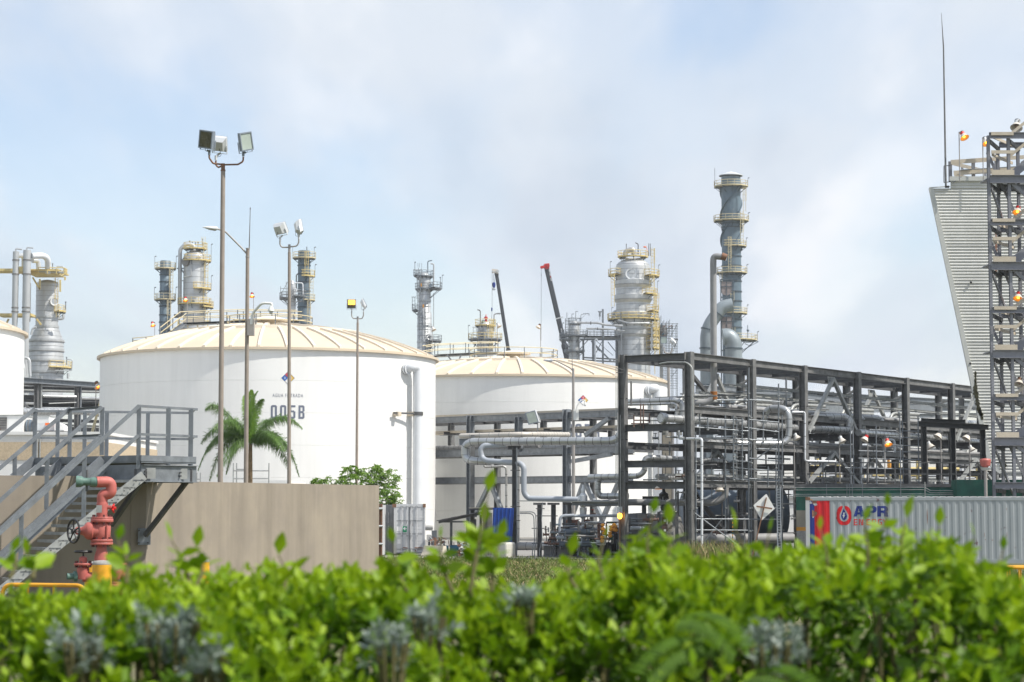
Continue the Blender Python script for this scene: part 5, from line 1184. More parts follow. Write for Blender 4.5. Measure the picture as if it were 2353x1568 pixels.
b=MB();b.cyl(P22(558,480),P22(556,400),.08,5);b.build('lightning_rod','steel_dark',s)
b=MB();b.tube(bend([P22(424,930),P22(424,755),P22(445,745)],.3),.11,8);b.build('side_pipe','machine_grey',s,smooth=True)
cx=x22(422);r8=(x22(475)-x22(370))/2;Y=392
s=thing('process_column','small silver column wrapped in scaffold poles in front of the middle stack','column',(cx,Y,0),'process columns')
shell(s,cx,Y,[(r8,0),(r8,z22(990))]+dome(r8,z22(990),1.8)[1:],'vessel_silver',[],K=24,seams=1.3)
ring_platform(s,cx,Y,z22(1085),r8,abs(x22(600)-cx),-1.3,.9,'galv',h=1.15,r=.05);ring_platform(s,cx,Y,z22(1110),r8,abs(x22(275)-cx),2.0,4.4,'galv',h=1.15,r=.05)
P=P22(470,1048,Y-r8);b=MB();b.lathe(P,[(.01,.4),(.5,.4),(.6,0)],16,(.3,-1,0));b.build('manhole','machine_blue',s,smooth=True,sharp=30)
for x,y0,y1 in((228,1040,895),(298,1110,840),(328,1110,930),(388,1100,930),(370,1050,820),(575,1085,800),(518,1100,950)):b=MB();b.cyl(P22(x,y0,Y-3),P22(x,y1,Y-3),.045,5);b.build('scaffold_standard','steel_mid',s)
for x0,y0,x1,y1 in((225,925,600,915),(228,965,600,960),(228,1000,600,1005),(228,1040,380,1045),(232,1000,318,840),(285,1085,520,1090)):b=MB();b.cyl(P22(x0,y0,Y-3),P22(x1,y1,Y-3),.04,5);b.build('scaffold_ledger','steel_mid',s)
b=MB();b.beam(P22(220,1035,Y-3),P22(320,1050,Y-3),.8,.2);b.build('scaffold_deck','steel_dark',s)
b=MB();b.tube(bend([P22(395,855,Y-2),P22(505,855,Y-2),P22(510,1000,Y-2)],.4),.11,8);b.tube(bend([P22(360,930,Y-2),P22(420,930,Y-2),P22(425,960,Y-2)],.4),.16,8);b.build('top_pipe','pipe_white',s,smooth=True)
def P1(x,y,Yq=380):return c(1,x,y,Yq)
def z1(y):return P1(300,y).z
def x1(x):return P1(x,500).x
Y=380;cx=x1(296);ra_=(x1(366)-x1(226))/2;rb_=(x1(402)-x1(190))/2
s=thing('process_column','stout silver vessel with cone base and big yellow platform, far left','column',(cx,Y,0),'process columns')
shell(s,cx,Y,[(rb_,0),(rb_,z1(730)),(ra_*1.02,z1(645)),(ra_,z1(635)),(ra_,z1(375))]+dome(ra_,z1(375),z1(345)-z1(375))[1:],'vessel_silver',[z1(v)for v in(925,852,788,728,640,580)],'vessel_silver',.4,.15,36,seams=.9)
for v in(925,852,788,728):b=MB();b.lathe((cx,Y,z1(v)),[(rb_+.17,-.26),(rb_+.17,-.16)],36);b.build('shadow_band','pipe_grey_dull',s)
P=P1(340,481,Y-ra_*.9);b=MB();b.lathe(P,[(.55,-.2),(.55,.25),(.76,.3),(.76,-.5)],26,(.5,-1,0));b.build('porthole_ring','pipe_white',s,smooth=True,sharp=30)
b=MB();b.lathe(P,[(.01,.2),(.56,.2)],26,(.5,-1,0));b.build('porthole_cover','pipe_grey',s)
ring_platform(s,cx,Y,z1(548),ra_,abs(x1(412)-cx),-.7,.8,'yellow_rail',h=1.15,r=.05);ring_platform(s,cx,Y,z1(900),rb_,abs(x1(455)-cx),-1.2,.7,'yellow_rail',h=1.15,r=.05)
for(xa,xb,y0,y1,yy)in((10,180,305,320,Y-6),(162,240,300,330,Y-8),(240,415,303,338,Y-4),(55,258,580,595,Y-6)):
 b=MB();b.box((x1(xa),yy-2,z1(y1)),(x1(xb),yy+2,z1(y0)));b.build('platform_girder','yellow_rail',s)
b=MB();b.box((x1(200),Y-7,z1(312)),(x1(415),Y+2,z1(304)));b.build('platform_deck','yellow_rail',s)
for x0,y0,x1_,y1 in((205,330,250,405),(250,340,250,405),(378,345,378,420),(55,590,30,640),(230,590,258,628),(408,325,408,348)):b=MB();b.beam(P1(x0,y0,Y-6),P1(x1_,y1,Y-6),.28,.28);b.build('platform_brace','yellow_rail',s)
railing(s,[P1(240,305,Y-7),P1(405,310,Y-7),P1(420,318,Y)],1.1,'yellow_rail',1.6,.08)
b=MB();b.tube(bend([P1(238,290,Y-6),P1(400,300,Y-6)],1),.2,10);b.tube(bend([P1(355,262,Y-5),P1(400,262,Y-5),P1(400,300,Y-5)],.4),.12,8);b.build('platform_pipe','vessel_silver',s,smooth=True)
for x,y0,y1 in((375,450,345),(376,550,450),(385,590,560)):ladder(s,x1(x),Y-3,z1(y0),z1(y1),'yellow_rail',w=.5,r=.05)
b=MB();b.tube(bend([P1(365,590,Y-3),P1(398,590,Y-3),P1(398,560,Y-3)],.5),.24,8);b.build('side_pipe','vessel_silver',s,smooth=True)
b=MB();b.tube(bend([P1(345,915,Y-8),P1(450,915,Y-8),P1(456,845,Y-8),P1(415,845,Y-8)],.4),.1,6);b.cyl(P1(427,930,Y-6),P1(427,965,Y-6),.22,10);b.build('base_pipe','vessel_silver',s,smooth=True)
for x,y in((330,245),(412,485),(418,833)):b=MB();b.cyl(P1(x,y+45,Y-5),P1(x,y,Y-5),.09,5);b.ball(P1(x,y,Y-5),.16,6);b.build('platform_lamp','galv',s)
for lbl,xc,rp,ytop in(('tall silver standpipe at far left, outer of two',98,19,168),('tall silver standpipe at far left, inner of two',168,24,160)):
 tt=thing('standpipe',lbl,'pipe',(x1(xc),Y-10,0),'tall silver standpipes')
 rr_=rp*.3663*mpp(Y);b=MB();zs_=lambda y:P1(xc,y,Y-10).z;xs_=P1(xc,300,Y-10).x;b.lathe((xs_,Y-10,0),[(rr_*.85,0),(rr_*.85,zs_(640)),(rr_*.98,zs_(545)),(rr_,zs_(540)),(rr_,zs_(ytop)),(.01,zs_(ytop-4))],20);b.build('pipe','vessel_silver',tt,smooth=True,sharp=40)
 for v in(545,520,310,222):b=MB();b.lathe((xs_,Y-10,zs_(v)),[(rr_,-.12),(rr_+.08,-.12),(rr_+.08,.12),(rr_,.12)],20);b.build('pipe_band','machine_grey',tt)
 b=MB();b.tube(bend([P1(xc,ytop,Y-10),P1(xc,ytop-18,Y-10),P1(xc+40,ytop-14,Y-10)],.3),.13,6);b.build('top_vent','vessel_silver',tt,smooth=True)
 if xc==98:b=MB();b.tube(bend([P1(100,195,Y-9),P1(150,190,Y-6),P1(150,310,Y-5)],1),.42,12);b.build('crossover','vessel_silver',tt,smooth=True)
tt=thing('crossover_pipe','large silver pipe arching from the inner standpipe onto the yellow platform','pipe',(x1(300),Y-6,z1(300)))
b=MB();b.tube(bend([P1(200,195,Y-10),P1(300,192,Y-8),P1(302,300,Y-6)],1.9,10),.54,18);b.build('pipe','pipe_white',tt,smooth=True)
b=MB();b.tube(bend([P1(205,225,Y-5),P1(240,225,Y-4),P1(242,290,Y-4)],1.1,8),.42,14);b.build('branch','vessel_silver',tt,smooth=True)
tt=thing('pipe_ladder','slim service pipes and ladder between the standpipes and the far left vessel','pipes',(x1(205),Y-4,0))
for x,y0,y1,r_ in((205,950,420,.16),(220,620,380,.12),(195,950,640,.12),(130,640,330,.12)):b=MB();b.cyl((x1(x),Y-4,0 if y0>900 else z1(y0)),(x1(x),Y-4,z1(y1)),r_,8);b.build('pipe','machine_grey',tt,smooth=True)
ladder(tt,x1(128),Y-4,z1(620),z1(310),'machine_grey',w=.5,r=.05)
for(pts,rp)in((((180,850),(190,950)),9),(((115,850),(150,890),(148,960)),17),(((118,833),(188,835),(188,960)),8),(((195,690),(205,650),(228,640)),7)):
 pts=[P1(x,y,Y-12)for x,y in pts];b=MB();b.tube(bend(pts,2)if len(pts)>2 else pts,rp*.3663*mpp(Y),12);b.build('bent_pipe','vessel_silver',tt,smooth=True)
b=MB();b.lathe((x1(157),Y-12,0),[(.5,0),(.5,z1(860)),(.65,z1(855)),(.01,z1(850))],12);b.build('elbow_stub','vessel_silver',tt,smooth=True)
O1=Vector((7.66,92.0,0));U1=Vector((.5605,.8281,0));V1=Vector((-.8281,.5605,0));WID=3.35
def R1(s,v,z):return O1+U1*s+V1*v+Vector((0,0,z))
BAYS=[0,5.75,11.0,17.0,22.9,29.0,35.2,41.5]
TOPZ=8.98
rk=thing('pipe_rack','tall dark steel pipe rack receding to the right, nearest corner before tank 005A','pipe rack',(O1.x,O1.y,0))
for i,s in enumerate(BAYS):
 for v in(0,WID):
  w=.32
  b=MB();b.ibeam(R1(s,v,0),R1(s,v,TOPZ+.06),w,w,.03,up=V1);o=b.build('column','steel_mid',rk)
  b=MB();b.beam(R1(s,v,0),R1(s,v,.04),.5,.5);b.build('base_plate','steel_dark',rk)
  for z in(.9,2.2,3.9,5.3,7.1):
   if i<3:b=MB();b.beam(R1(s,v-.24,z),R1(s,v+.24,z),.04,.04);b.build('clamp','steel_dark',rk)
def lng(z,v,i,m='steel_mid',h=.30,w=.22):
 b=MB();b.ibeam(R1(BAYS[i]+.17,v,z),R1(BAYS[i+1]-.17,v,z),w,h,.022);b.build('beam',m,rk)
def trn(z,i,m='steel_dark',h=.30,off=0):
 b=MB();b.ibeam(R1(BAYS[i]+off,.17,z),R1(BAYS[i]+off,WID-.17,z),.22,h,.022);b.build('cross_beam',m,rk)
for i in range(len(BAYS)-1):
 for z in(TOPZ-.12,6.55,5.05,3.35):
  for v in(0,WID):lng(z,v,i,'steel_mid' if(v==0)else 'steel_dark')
 for z in(TOPZ-.45,):
  b=MB();b.beam(R1(BAYS[i]+.3,.1,z-.3),R1(BAYS[i+1]-.3,WID-.1,z-.32),.10,.10);b.build('plan_brace','steel_mid',rk)
for i,s in enumerate(BAYS):
 for z in(TOPZ-.14,5.80,4.22,3.28):trn(z,i)
 if i<len(BAYS)-1:
  for z in(TOPZ-.14,5.80,4.22):trn(z,i,off=(BAYS[i+1]-s)/2,h=.22)
for i,v in((2,0),(1,WID),(4,WID),(5,0)):
 s0,s1=BAYS[i],BAYS[i+1];sm=(s0+s1)/2
 for za,zb_ in((8.55,5.9),(4.95,3.5)):
  for se in(s0+.25,s1-.25):b=MB();b.beam(R1(sm,v-.12,za),R1(se,v-.12,zb_),.16,.16);b.build('brace','galv_light',rk)
  b=MB();b.prism([R1(sm-.4,v-.03,za+.1),R1(sm+.4,v-.03,za+.1),R1(sm+.25,v-.03,za-.4),R1(sm-.25,v-.03,za-.4)],V1*.03);b.build('gusset_plate','galv_light',rk)
for z0,z1 in((8.6,5.9),(3.2,.3)):
 b=MB();b.beam(R1(BAYS[1]+.2,WID,z0),R1(BAYS[2]-.2,WID,z1),.16,.16);b.build('brace','steel_dark',rk)
def cable_tray(v,z,s0,s1,label,w=.5,root=None):
 t=thing('cable_tray',label,'cable tray',tuple(R1(s0,v,z)),'cable trays on the rack')
 for dv in(-w/2,w/2):b=MB();b.channel(R1(s0,v+dv,z),R1(s1,v+dv,z),.03,.10,.006);b.build('side_rail','galv_light',t)
 s=s0+.2;b=MB()
 while s<s1:b.beam(R1(s,v-w/2,z-.03),R1(s,v+w/2,z-.03),.04,.02);s+=.4
 tag(b.build('rungs','galv',t),kind='stuff')
cable_tray(.9,7.9,5.5,41,'ladder cable tray high in the rack, nearer of two');cable_tray(2.3,7.6,5.5,41,'ladder cable tray high in the rack, farther of two',.6)
cable_tray(1.0,3.75,0,41,'ladder cable tray low in the rack above the green wall')
def q11(x,y,Y):return c(11,x,y,Y)
for i,s in enumerate(BAYS[1:6]):
 for k,dv in enumerate((.15,.35)):
  t=thing('conduit_bend',['curved grey conduit sweeping into the rack at its %s bay','inner curved grey conduit beside it at the %s bay'][k]%['second','third','fourth','fifth','sixth'][i],'conduit',tuple(R1(s-1.2,WID-.4,5.5)),'curved conduits')
  r_=.95-k*.2
  pts=[R1(s-1.4+k*.2,WID-.3,5.6),R1(s-1.4+k*.2,WID-.3,7.45-k*.2),R1(s+2.6,WID-.3,7.5-k*.2)]
  b=MB();b.tube(bend(pts,1.1-k*.2,10),.085,10);b.build('conduit','galv_light',t,smooth=True)
def pipe(label,pts,r,m='cladding',rb=None,step=.45,bands=True,name='insulated_pipe',group=None,flanges=(),k=18,n=8,elbow=True,bandm='band_dark'):
 """pts: world points; rb: bend radius. Straight runs and elbows share one body; cladding joints are proud rings."""
 t=thing(name,label,'pipe',tuple(pts[0]),group)
 pp=bend(pts,rb or r*2.6,n)if len(pts)>2 else[Vector(p)for p in pts]
 b=MB();b.tube(pp,r,k);b.build('pipe',m,t,smooth=True,sharp=60)
 if bands:
  b=MB()
  for P,d in resample(pp,step)[1:]:b.lathe(P,[(r,-.012),(r+.006,-.012),(r+.006,.012),(r,.012)],k,d)
  if b.v:tag(b.build('cladding_joint',bandm,t),kind='stuff')
 for i in flanges:
  P=Vector(pts[i]);d=(Vector(pts[min(i+1,len(pts)-1)])-Vector(pts[max(i-1,0)])).normalized()
  b=MB();b.lathe(P,[(.01,-.05),(r*1.35,-.05),(r*1.35,-.005),(r*1.3,0),(r*1.35,.005),(r*1.35,.05),(.01,.05)],20,d);b.build('flange','pipe_grey_dull',t,smooth=True,sharp=30)
 return t
m94=mpp(94)
pipe('silver pipe entering the rack near its top left and turning down behind the second column',[q11(160,385,95.3),q11(560,370,94.4),q11(605,395,94.4),q11(605,540,94.4)],22*.3114*m94,rb=.5)
pipe('thin silver pipe running just below the highest left pipe of the rack',[q11(160,405,94.9),q11(545,397,94.1),q11(562,410,94.1),q11(562,540,94.1)],10*.3114*m94,rb=.2)
pipe('thick silver pipe with a flanged cap near the upper left of the rack',[q11(470,503,92.9),q11(700,520,94.0),q11(1450,580,102.5),q11(1800,605,108)],30*.3114*m94,rb=1,step=.5)
P=q11(462,505,92.6);t_=thing('blind_flange','round bolted cap plate closing the thick silver pipe','flange',tuple(P))
b=MB();b.lathe(P,[(.01,-.12),(.22,-.12),(.24,-.1),(.24,.12),(.01,.12)],24,q11(700,520,94.0)-q11(470,503,92.9));cap_=b.build('cap_plate','cladding',t_,smooth=True,sharp=30)
for k_ in range(14):
 a=TAU*k_/14;ax=(q11(700,520,94.0)-q11(470,503,92.9)).normalized();s_,n_=frame_of(ax);q=P+s_*.20*math.cos(a)+n_*.20*math.sin(a);b=MB();b.cyl(q-ax*.16,q,.014,6);b.build('bolt','steel_dark',t_)
pipe('short silver drop leg under the capped thick pipe',[q11(485,520,93),q11(485,620,93)],20*.3114*m94,flanges=(1,))
pipe('silver expansion loop jutting toward the camera at the third rack column',[q11(1205,540,98),q11(1232,430,98),q11(1395,428,97.5),q11(1395,695,97.5),q11(1000,690,96.5),q11(720,685,94.5)],24*.3114*mpp(98),rb=.62,step=.4,n=10)
pipe('grey vent stack with hooked open end rising above the rack',[q11(640,392,95),q11(842,388,95),q11(840,200,95),c(5,282,760,95),c(5,283,690,95),c(5,378,702,94.8)],24*.3114*mpp(95),'pipe_grey_dull',rb=.95,bands=False,name='vent_stack',n=12)
P=q11(832,345,95);t_=thing('rust_sleeve','rust stained elbow collar at the foot of the hooked vent stack','pipe fitting',tuple(P))
b=MB();b.lathe(q11(840,318,95),[(.151,-.30),(.154,-.28),(.154,.0),(.158,.02),(.158,.05),(.151,.06)],20,(0,0,1));b.build('collar','rust_orange' if 'rust_orange' in MATS else[mat('rust_orange',(.30,.11,.02),.8,var=.4,scale=8),'rust_orange'][1],t_,smooth=True)
P=c(5,376,702,94.8);t_=thing('vent_mouth','dark rusty mouth of the hooked vent stack','pipe mouth',tuple(P))
b=MB();b.lathe(P,[(.152,-.22),(.156,-.2),(.156,.02),(.13,.025),(.12,-.1),(.01,-.12)],20,(.9,0,-.35));b.build('rim','rusty',t_,smooth=True,sharp=40)
b=MB();b.lathe(P,[(.01,.028),(.125,.028)],20,(.9,0,-.35));b.build('opening','black_iron',t_)
pipe('silver pipe rising in an S between the first two rack columns',[q11(-80,938,96.5),q11(285,932,94.6),q11(330,895,94.6),q11(330,800,94.6),q11(385,795,94.6),q11(920,826,98)],21*.3114*m94,rb=.48,step=.4,n=10,flanges=())
pipe('slender vertical grey pipe in front of the second rack column',[q11(752,1500,90.6),q11(752,657,90.6),q11(640,655,91.6)],9*.3114*mpp(91),'pipe_white',rb=.12,step=.75)
pipe('thin stepped pipe beside the second rack column',[q11(500,575,93.5),q11(580,575,93.3),q11(582,655,93.3),q11(700,660,92.5)],8*.3114*mpp(93),'pipe_white',rb=.12,bands=False)
pipe('large grey ground pipe lying behind the scaffold foot',[q11(690,1395,95.8),q11(1090,1392,97.5),q11(1420,1390,99)],37*.3114*mpp(96),'pipe_grey_dull',bands=False,k=24)
pipe('rack pipe with round end elbow left of the tall K braces',[c(13,440,500,103),c(13,700,497,104),c(13,735,520,104),c(13,735,595,104),c(13,420,580,102)],32*.3114*mpp(103)*.82,rb=.7,step=.45)
pipe('silver rack pipe ending in a downward elbow, middle of three',[c(13,560,500,106),c(13,800,492,107),c(13,832,520,107),c(13,832,640,107)],22*.3114*mpp(107),rb=.6)
pipe('silver rack pipe ending in a wide downward elbow, rightmost of three',[c(13,700,495,109),c(13,950,505,109),c(13,975,540,109),c(13,975,645,109),c(13,1120,645,111)],24*.3114*mpp(109),rb=.6)
pipe('long silver pipe along the middle level of the rack behind the lamps',[c(13,800,610,105),c(13,1300,645,115),c(13,1780,690,127)],24*.3114*mpp(110),step=.6)
pipe('lower silver pipe in the far bays of the rack',[c(13,900,700,108),c(13,1750,800,128)],12*.3114*mpp(110),step=.8)
pipe('upper silver pipe end seen beside the cooling tower foot',[c(13,1420,535,124),c(13,1760,545,132)],22*.3114*mpp(124),step=.5)
pipe('banded dark pipe lying on the rear of the rack',[c(13,60,395,108),c(13,400,395,116)],36*.3114*mpp(108)*.8,'steel_dark',step=.25,bandm='lamp_housing')
pipe('thin white pipe elbow by the third rack column',[c(13,310,460,100),c(13,405,460,100.3),c(13,405,820,100.3),c(13,630,825,101)],8*.3114*mpp(100),'pipe_white',rb=.12,step=.6,n=5)
pipe('small pipe hook under the fifth bay',[c(13,1010,665,108),c(13,1065,665,108),c(13,1068,760,108)],9*.3114*mpp(108),'pipe_white',rb=.15,bands=False)
pipe('short vertical silver pipe right of the lit red lamp',[c(13,990,650,108.2),c(13,990,830,108.2)],12*.3114*mpp(108),flanges=(0,),bands=False)
rndp=random.Random(5)
WORDS=['first','second','third','fourth','fifth','sixth','seventh','eighth','ninth','tenth']
for j,(v,z,r_)in enumerate([(.6,6.85,.09),(1.1,6.9,.13),(1.7,6.84,.07),(2.6,6.9,.14),(.5,5.32,.08),(1.5,5.4,.12),(2.4,5.33,.07),(2.9,5.4,.10),(1.9,3.65,.09),(2.7,3.7,.12)]):
 s0=rndp.uniform(.5,7);s1=rndp.uniform(30,41)
 pipe('long straight pipe inside the rack, %s of the ten bare runs'%WORDS[j],[R1(s0,v,z),R1(s1,v,z)],r_,rndp.choice(['pipe_grey_dull','cladding','pipe_grey','cladding_dull']),bands=False,name='straight_pipe',group='straight pipes along the rack',k=12)
clut=thing('small_bore_piping','tangle of small pipes, valves and hangers inside the near bays of the rack','piping',tuple(R1(3,1.6,0)))
def small_pipe(a,b_,r_,m='galv',name='small_pipe'):q=MB();q.cyl(a,b_,r_,7);return q.build(name,m,clut,smooth=True)
for i in range(95):
 s,v,z=rndp.uniform(.2,17),rndp.uniform(.1,WID),rndp.choice([rndp.uniform(.6,3.2),rndp.uniform(3.4,8.2)])
 k_=rndp.random();m_=rndp.choice(['galv','steel_mid','pipe_grey_dull','galv_light','steel_dark'])
 if k_<.42:small_pipe(R1(s,v,z),R1(s,v,min(8.6,z+rndp.uniform(.7,2.6))),rndp.uniform(.018,.05),m_)
 elif k_<.8:small_pipe(R1(s,v,z),R1(s+rndp.uniform(.8,3),v,z),rndp.uniform(.018,.05),m_)
 else:small_pipe(R1(s,.1,z),R1(s,WID-.1,z),rndp.uniform(.018,.04),m_)
for(x,y0,y1,Yq,r_)in((118,130,1000,93.5,.018),(128,130,1000,93.6,.012),(150,480,1230,93.4,.016)):small_pipe(q11(x,y0,Yq),q11(x,y1,Yq),r_,'galv_light')
small_pipe(q11(115,128,93.5),q11(170,150,93.5),.015,'steel_dark');small_pipe(q11(120,168,93.5),q11(172,168,93.5),.018,'steel_dark')
for(x0,y0,x1,y1)in((250,520,370,520),(250,480,250,570),(300,400,300,560),(320,400,320,580),(365,470,365,540),(230,545,360,545)):small_pipe(q11(x0,y0,93.2),q11(x1,y1,93.2),.03,'valve_rust')
def valve(P,s,root,m='valve_rust',wheel='black_iron',ax=(1,0,0)):
 P=Vector(P);a=Vector(ax)
 q=MB();q.lathe(P,[(.01,-s),(s*.55,-s),(s*.55,-s*.75),(s*.3,-s*.7),(s*.42,0),(s*.3,s*.7),(s*.55,s*.75),(s*.55,s),(.01,s)],12,a);vb_=q.build('valve',m,root,smooth=True,sharp=40)
 q=MB();q.cyl(P,P+Vector((0,0,s*1.5)),s*.14,6);q.build('stem',m,vb_)
 q=MB();q.lathe(P+Vector((0,0,s*1.5)),[(s*.6,-.012),(s*.68,0),(s*.6,.012),(s*.56,0),(s*.6,-.012)],14);q.cyl(P+Vector((-s*.6,0,s*1.5)),P+Vector((s*.6,0,s*1.5)),.009,4);q.cyl(P+Vector((0,-s*.6,s*1.5)),P+Vector((0,s*.6,s*1.5)),.009,4);q.build('wheel',wheel,vb_)
for i in range(26):valve(R1(rndp.uniform(.3,12),rndp.uniform(.1,3),rndp.choice([1.2,1.8,2.6,3.7,5.4,5.9])),rndp.uniform(.10,.17),clut,rndp.choice(['valve_rust','pipe_grey_dull','galv']))
pipe('bent conduit sweeping over the nearest top beam of the rack',[q11(440,103,92.6),q11(500,92,92.4),q11(640,92,91.7),q11(682,130,91.6),q11(684,520,91.6)],.035,'galv_light',rb=.4,bands=False,name='conduit')
E0,E1=Vector((-5.1,152.3,0)),Vector((7.6,140.3,0));U2=(E1-E0).normalized();V2=Vector((-U2.y,U2.x,0));
def onr(x,dv=0):
 B_=E0+V2*dv;k=(x-1176.5)/FPX;t=(B_.x-k*B_.y)/(k*U2.y-U2.x);return B_+U2*t
rk2=thing('pipe_rack','grey galvanised pipe rack crossing in front of tank 005A','pipe rack',(0,146,0))
zt2=lambda y,x:A(x,y,onr(x).y).z
zT,zM,zL=zt2(963,1081),zt2(1041,1081),zt2(1104,1081);W2_=4.2
X0_,X1_=1001,1455
for z,h_,mt_ in((zT,.42,'galv'),(zM,.48,'galv'),(zL,.45,'galv')):
 for dv in(0,W2_):
  B_=MB();a_,e_=onr(X0_,dv),onr(X1_,dv);
  xs_=[X0_,1081,1192,1302,1378,X1_]
  for xa,xb in zip(xs_[:-1],xs_[1:]):
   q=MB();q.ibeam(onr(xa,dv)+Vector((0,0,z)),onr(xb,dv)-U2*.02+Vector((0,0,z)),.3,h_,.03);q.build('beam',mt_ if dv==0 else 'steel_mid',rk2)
for x,z0,z1 in((1081,0,zT+.25),(1302,0,zT+.4),(1192,zM,zT)):
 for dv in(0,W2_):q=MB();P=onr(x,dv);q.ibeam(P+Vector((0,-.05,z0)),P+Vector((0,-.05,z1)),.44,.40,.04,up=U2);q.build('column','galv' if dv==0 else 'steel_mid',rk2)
for x in(1037,1143,1249,1363,1405):
 P=onr(x,W2_);q=MB();q.ibeam(P+Vector((0,0,0 if x in(1143,1363)else zM)),P+Vector((0,0,zT)),.36,.36,.03,up=U2);q.build('column','steel_mid',rk2)
for x in(1020,1081,1136,1192,1249,1302,1363,1420):
 for z,h_ in((zT-.05,.25),(zT-.95,.22),(zM,.3)):q=MB();q.ibeam(onr(x)+Vector((0,0,z)),onr(x)+V2*W2_+Vector((0,0,z)),.2,h_);q.build('cross_beam','steel_dark',rk2)
for xa,za,xb,zb_ in((1125,zL-.3,1090,zL-2.5),(1128,zL-.3,1160,zL-2.6),(1400,zT-.3,1345,zM+1.0),(1405,zM-.3,1315,zL+1.2),(1340,zL-.3,1310,zL-2.8),(1345,zL-.3,1385,zL-2.8),(1420,zL-.3,1370,zL-3.6),(1290,zM+1.3,1302,zM+.3)):
 q=MB();q.beam(onr(xa)+Vector((0,0,za)),onr(xb)+Vector((0,0,zb_)),.26,.26);q.build('brace','galv',rk2)
def tray2(z,dv,label,w=.6,ph=.18,x0=X0_):
 t=thing('cable_tray',label,'cable tray',tuple(onr(1050,dv)+Vector((0,0,z))),'cable trays on the grey rack');a_,e_=onr(x0,dv),onr(X1_,dv);L_=(e_-a_).length
 for d_ in(-w/2,w/2):q=MB();q.beam(a_+V2*d_+Vector((0,0,z)),e_+V2*d_+Vector((0,0,z)),.03,ph);q.build('side_rail','timber_cream' if d_<0 else 'galv',t)
 q=MB();s=.3
 while s<L_:q.beam(a_+U2*s-V2*w/2+Vector((0,0,z-.05)),a_+U2*s+V2*w/2+Vector((0,0,z-.05)),.12,.04);s+=.5
 tag(q.build('rungs','galv',t),kind='stuff')
tray2(zT-.85,.9,'pale cable tray under the top beam of the grey rack');tray2(zT+.28,.6,'cable tray on top of the grey rack');tray2(zT-.9,2.4,'rear cable tray between the posts of the grey rack',.9)
pipe('small insulated pipe on the middle beam of the grey rack',[onr(X0_,.8)+Vector((0,0,zM+.42)),onr(1240,.8)+Vector((0,0,zM+.42))],.17,'pipe_grey_dull',step=.5)
pipe('grey pipe resting along the middle beam, right end lower',[onr(1120,1.4)+Vector((0,0,zM+.40)),onr(X1_,1.4)+Vector((0,0,zM+.40))],.14,'pipe_grey',step=.6)
t=thing('floodlight','single floodlight clamped on the top beam of the grey rack','floodlight',tuple(onr(1232)+Vector((0,-.3,zT+.2))))
P=q12(1165,165,145);floodlight(t,P,(-.5,-.8,-.25),(.85,.85,.35),'lamp_glass_pale','lamp_housing',q12(1195,205,145),roll=.2)
q=MB();q.cyl(q12(1208,175,145),q12(1208,300,145),.04,6);q.build('stem','galv',t);q=MB();q.beam(q12(1185,200,145),q12(1185,235,145),.25,.25);q.build('ballast','steel_dark',t)
pipe('cream coated pipe crossing highest above the black support post',[q12(470,349,102.5),q12(1120,332,100.5),q12(1500,335,108)],25*.2382*mpp(101),'pipe_cream',rb=1.0,step=.55,bandm='pipe_grey_dull')
t_=thing('insulated_pipe_end','rounded end of the cream coated pipe','pipe end',tuple(q12(470,349,102.5)));b=MB();b.ball(q12(470,349,102.5),25*.2382*mpp(101),14);b.build('end_dome','pipe_cream',t_,smooth=True)
pipe('thick silver pipe with a tight U-bend at its left end',[q12(2018,120,97.5),q12(2018,395,97.5),q12(570,405,100),q12(508,440,100.2),q12(508,560,100.2),q12(570,588,100),q12(760,598,99.8)],38*.2382*mpp(99),'cladding',rb=1.05,step=.40,n=12)
pipe('smooth grey pipe looping inside the U-bend, then down to the valve yard',[q12(900,432,99.6),q12(690,440,99.6),q12(655,480,99.6),q12(668,560,99.6),q12(720,590,99.4),q12(1040,612,98.6),q12(1075,650,98.5),q12(1075,900,98.5),q12(1120,953,98.5),q12(1600,962,98)],27*.2382*mpp(99),'pipe_grey',rb=.75,bands=False,n=10)
pipe('silver C-shaped pipe bend left of the nearest rack column',[q12(2060,745,96.5),q12(1815,748,97),q12(1787,780,97),q12(1787,900,97),q12(1815,930,97),q12(2080,928,96.5)],30*.2382*mpp(97),'cladding',rb=.72,step=.36,n=10)
pipe('thin silver pipe with small elbows under the U-bend',[q12(690,610,100.8),q12(692,648,100.8),q12(905,640,100.8),q12(905,1050,100.8)],11*.2382*mpp(100),'cladding_dull',rb=.2,step=.5)
pipe('vertical silver riser right behind the black support post',[q12(1022,1370,99),q12(1022,620,99)],12*.2382*mpp(99),'cladding',step=.6)
pipe('large silver ground pipe right of the white tote block',[q12(1010,1412,98.6),q12(1420,1412,97.8)],40*.2382*mpp(98),'cladding_dull',step=.5,flanges=(1,))
pt_=thing('pipe_support','black steel post with T-head carrying the thick silver pipe','support',(q12(985,1500,98.6).x,98.6,0))
q=MB();P=q12(985,445,98.6);q.ibeam((P.x,98.6,0),(P.x,98.6,P.z),.26*1.05,.24,.03,up=Vector((1,0,0)));q.build('post','steel_dark',pt_)
q=MB();q.ibeam(q12(918,462,98.6),q12(1048,462,98.6),.3,.18,.02);q.build('head_beam','steel_dark',pt_)
for y in(680,1030,1165):q=MB();q.beam(q12(945,y,98.3),q12(1040,y,98.3),.04,.04);q.build('clamp','steel_dark',pt_)
q=MB();P=q12(1005,445,98.7);q.cyl((P.x,98.4,0),(P.x,98.4,P.z-.1),.03,6);q.build('conduit','galv',pt_)
pt2=thing('pipe_bracket','short beam stub holding the left end of the cream pipe','support',tuple(q12(455,408,101.5)))
q=MB();q.ibeam(q12(452,408,101.6),q12(560,405,101.6),.2,.32,.02);q.build('beam','galv',pt2)
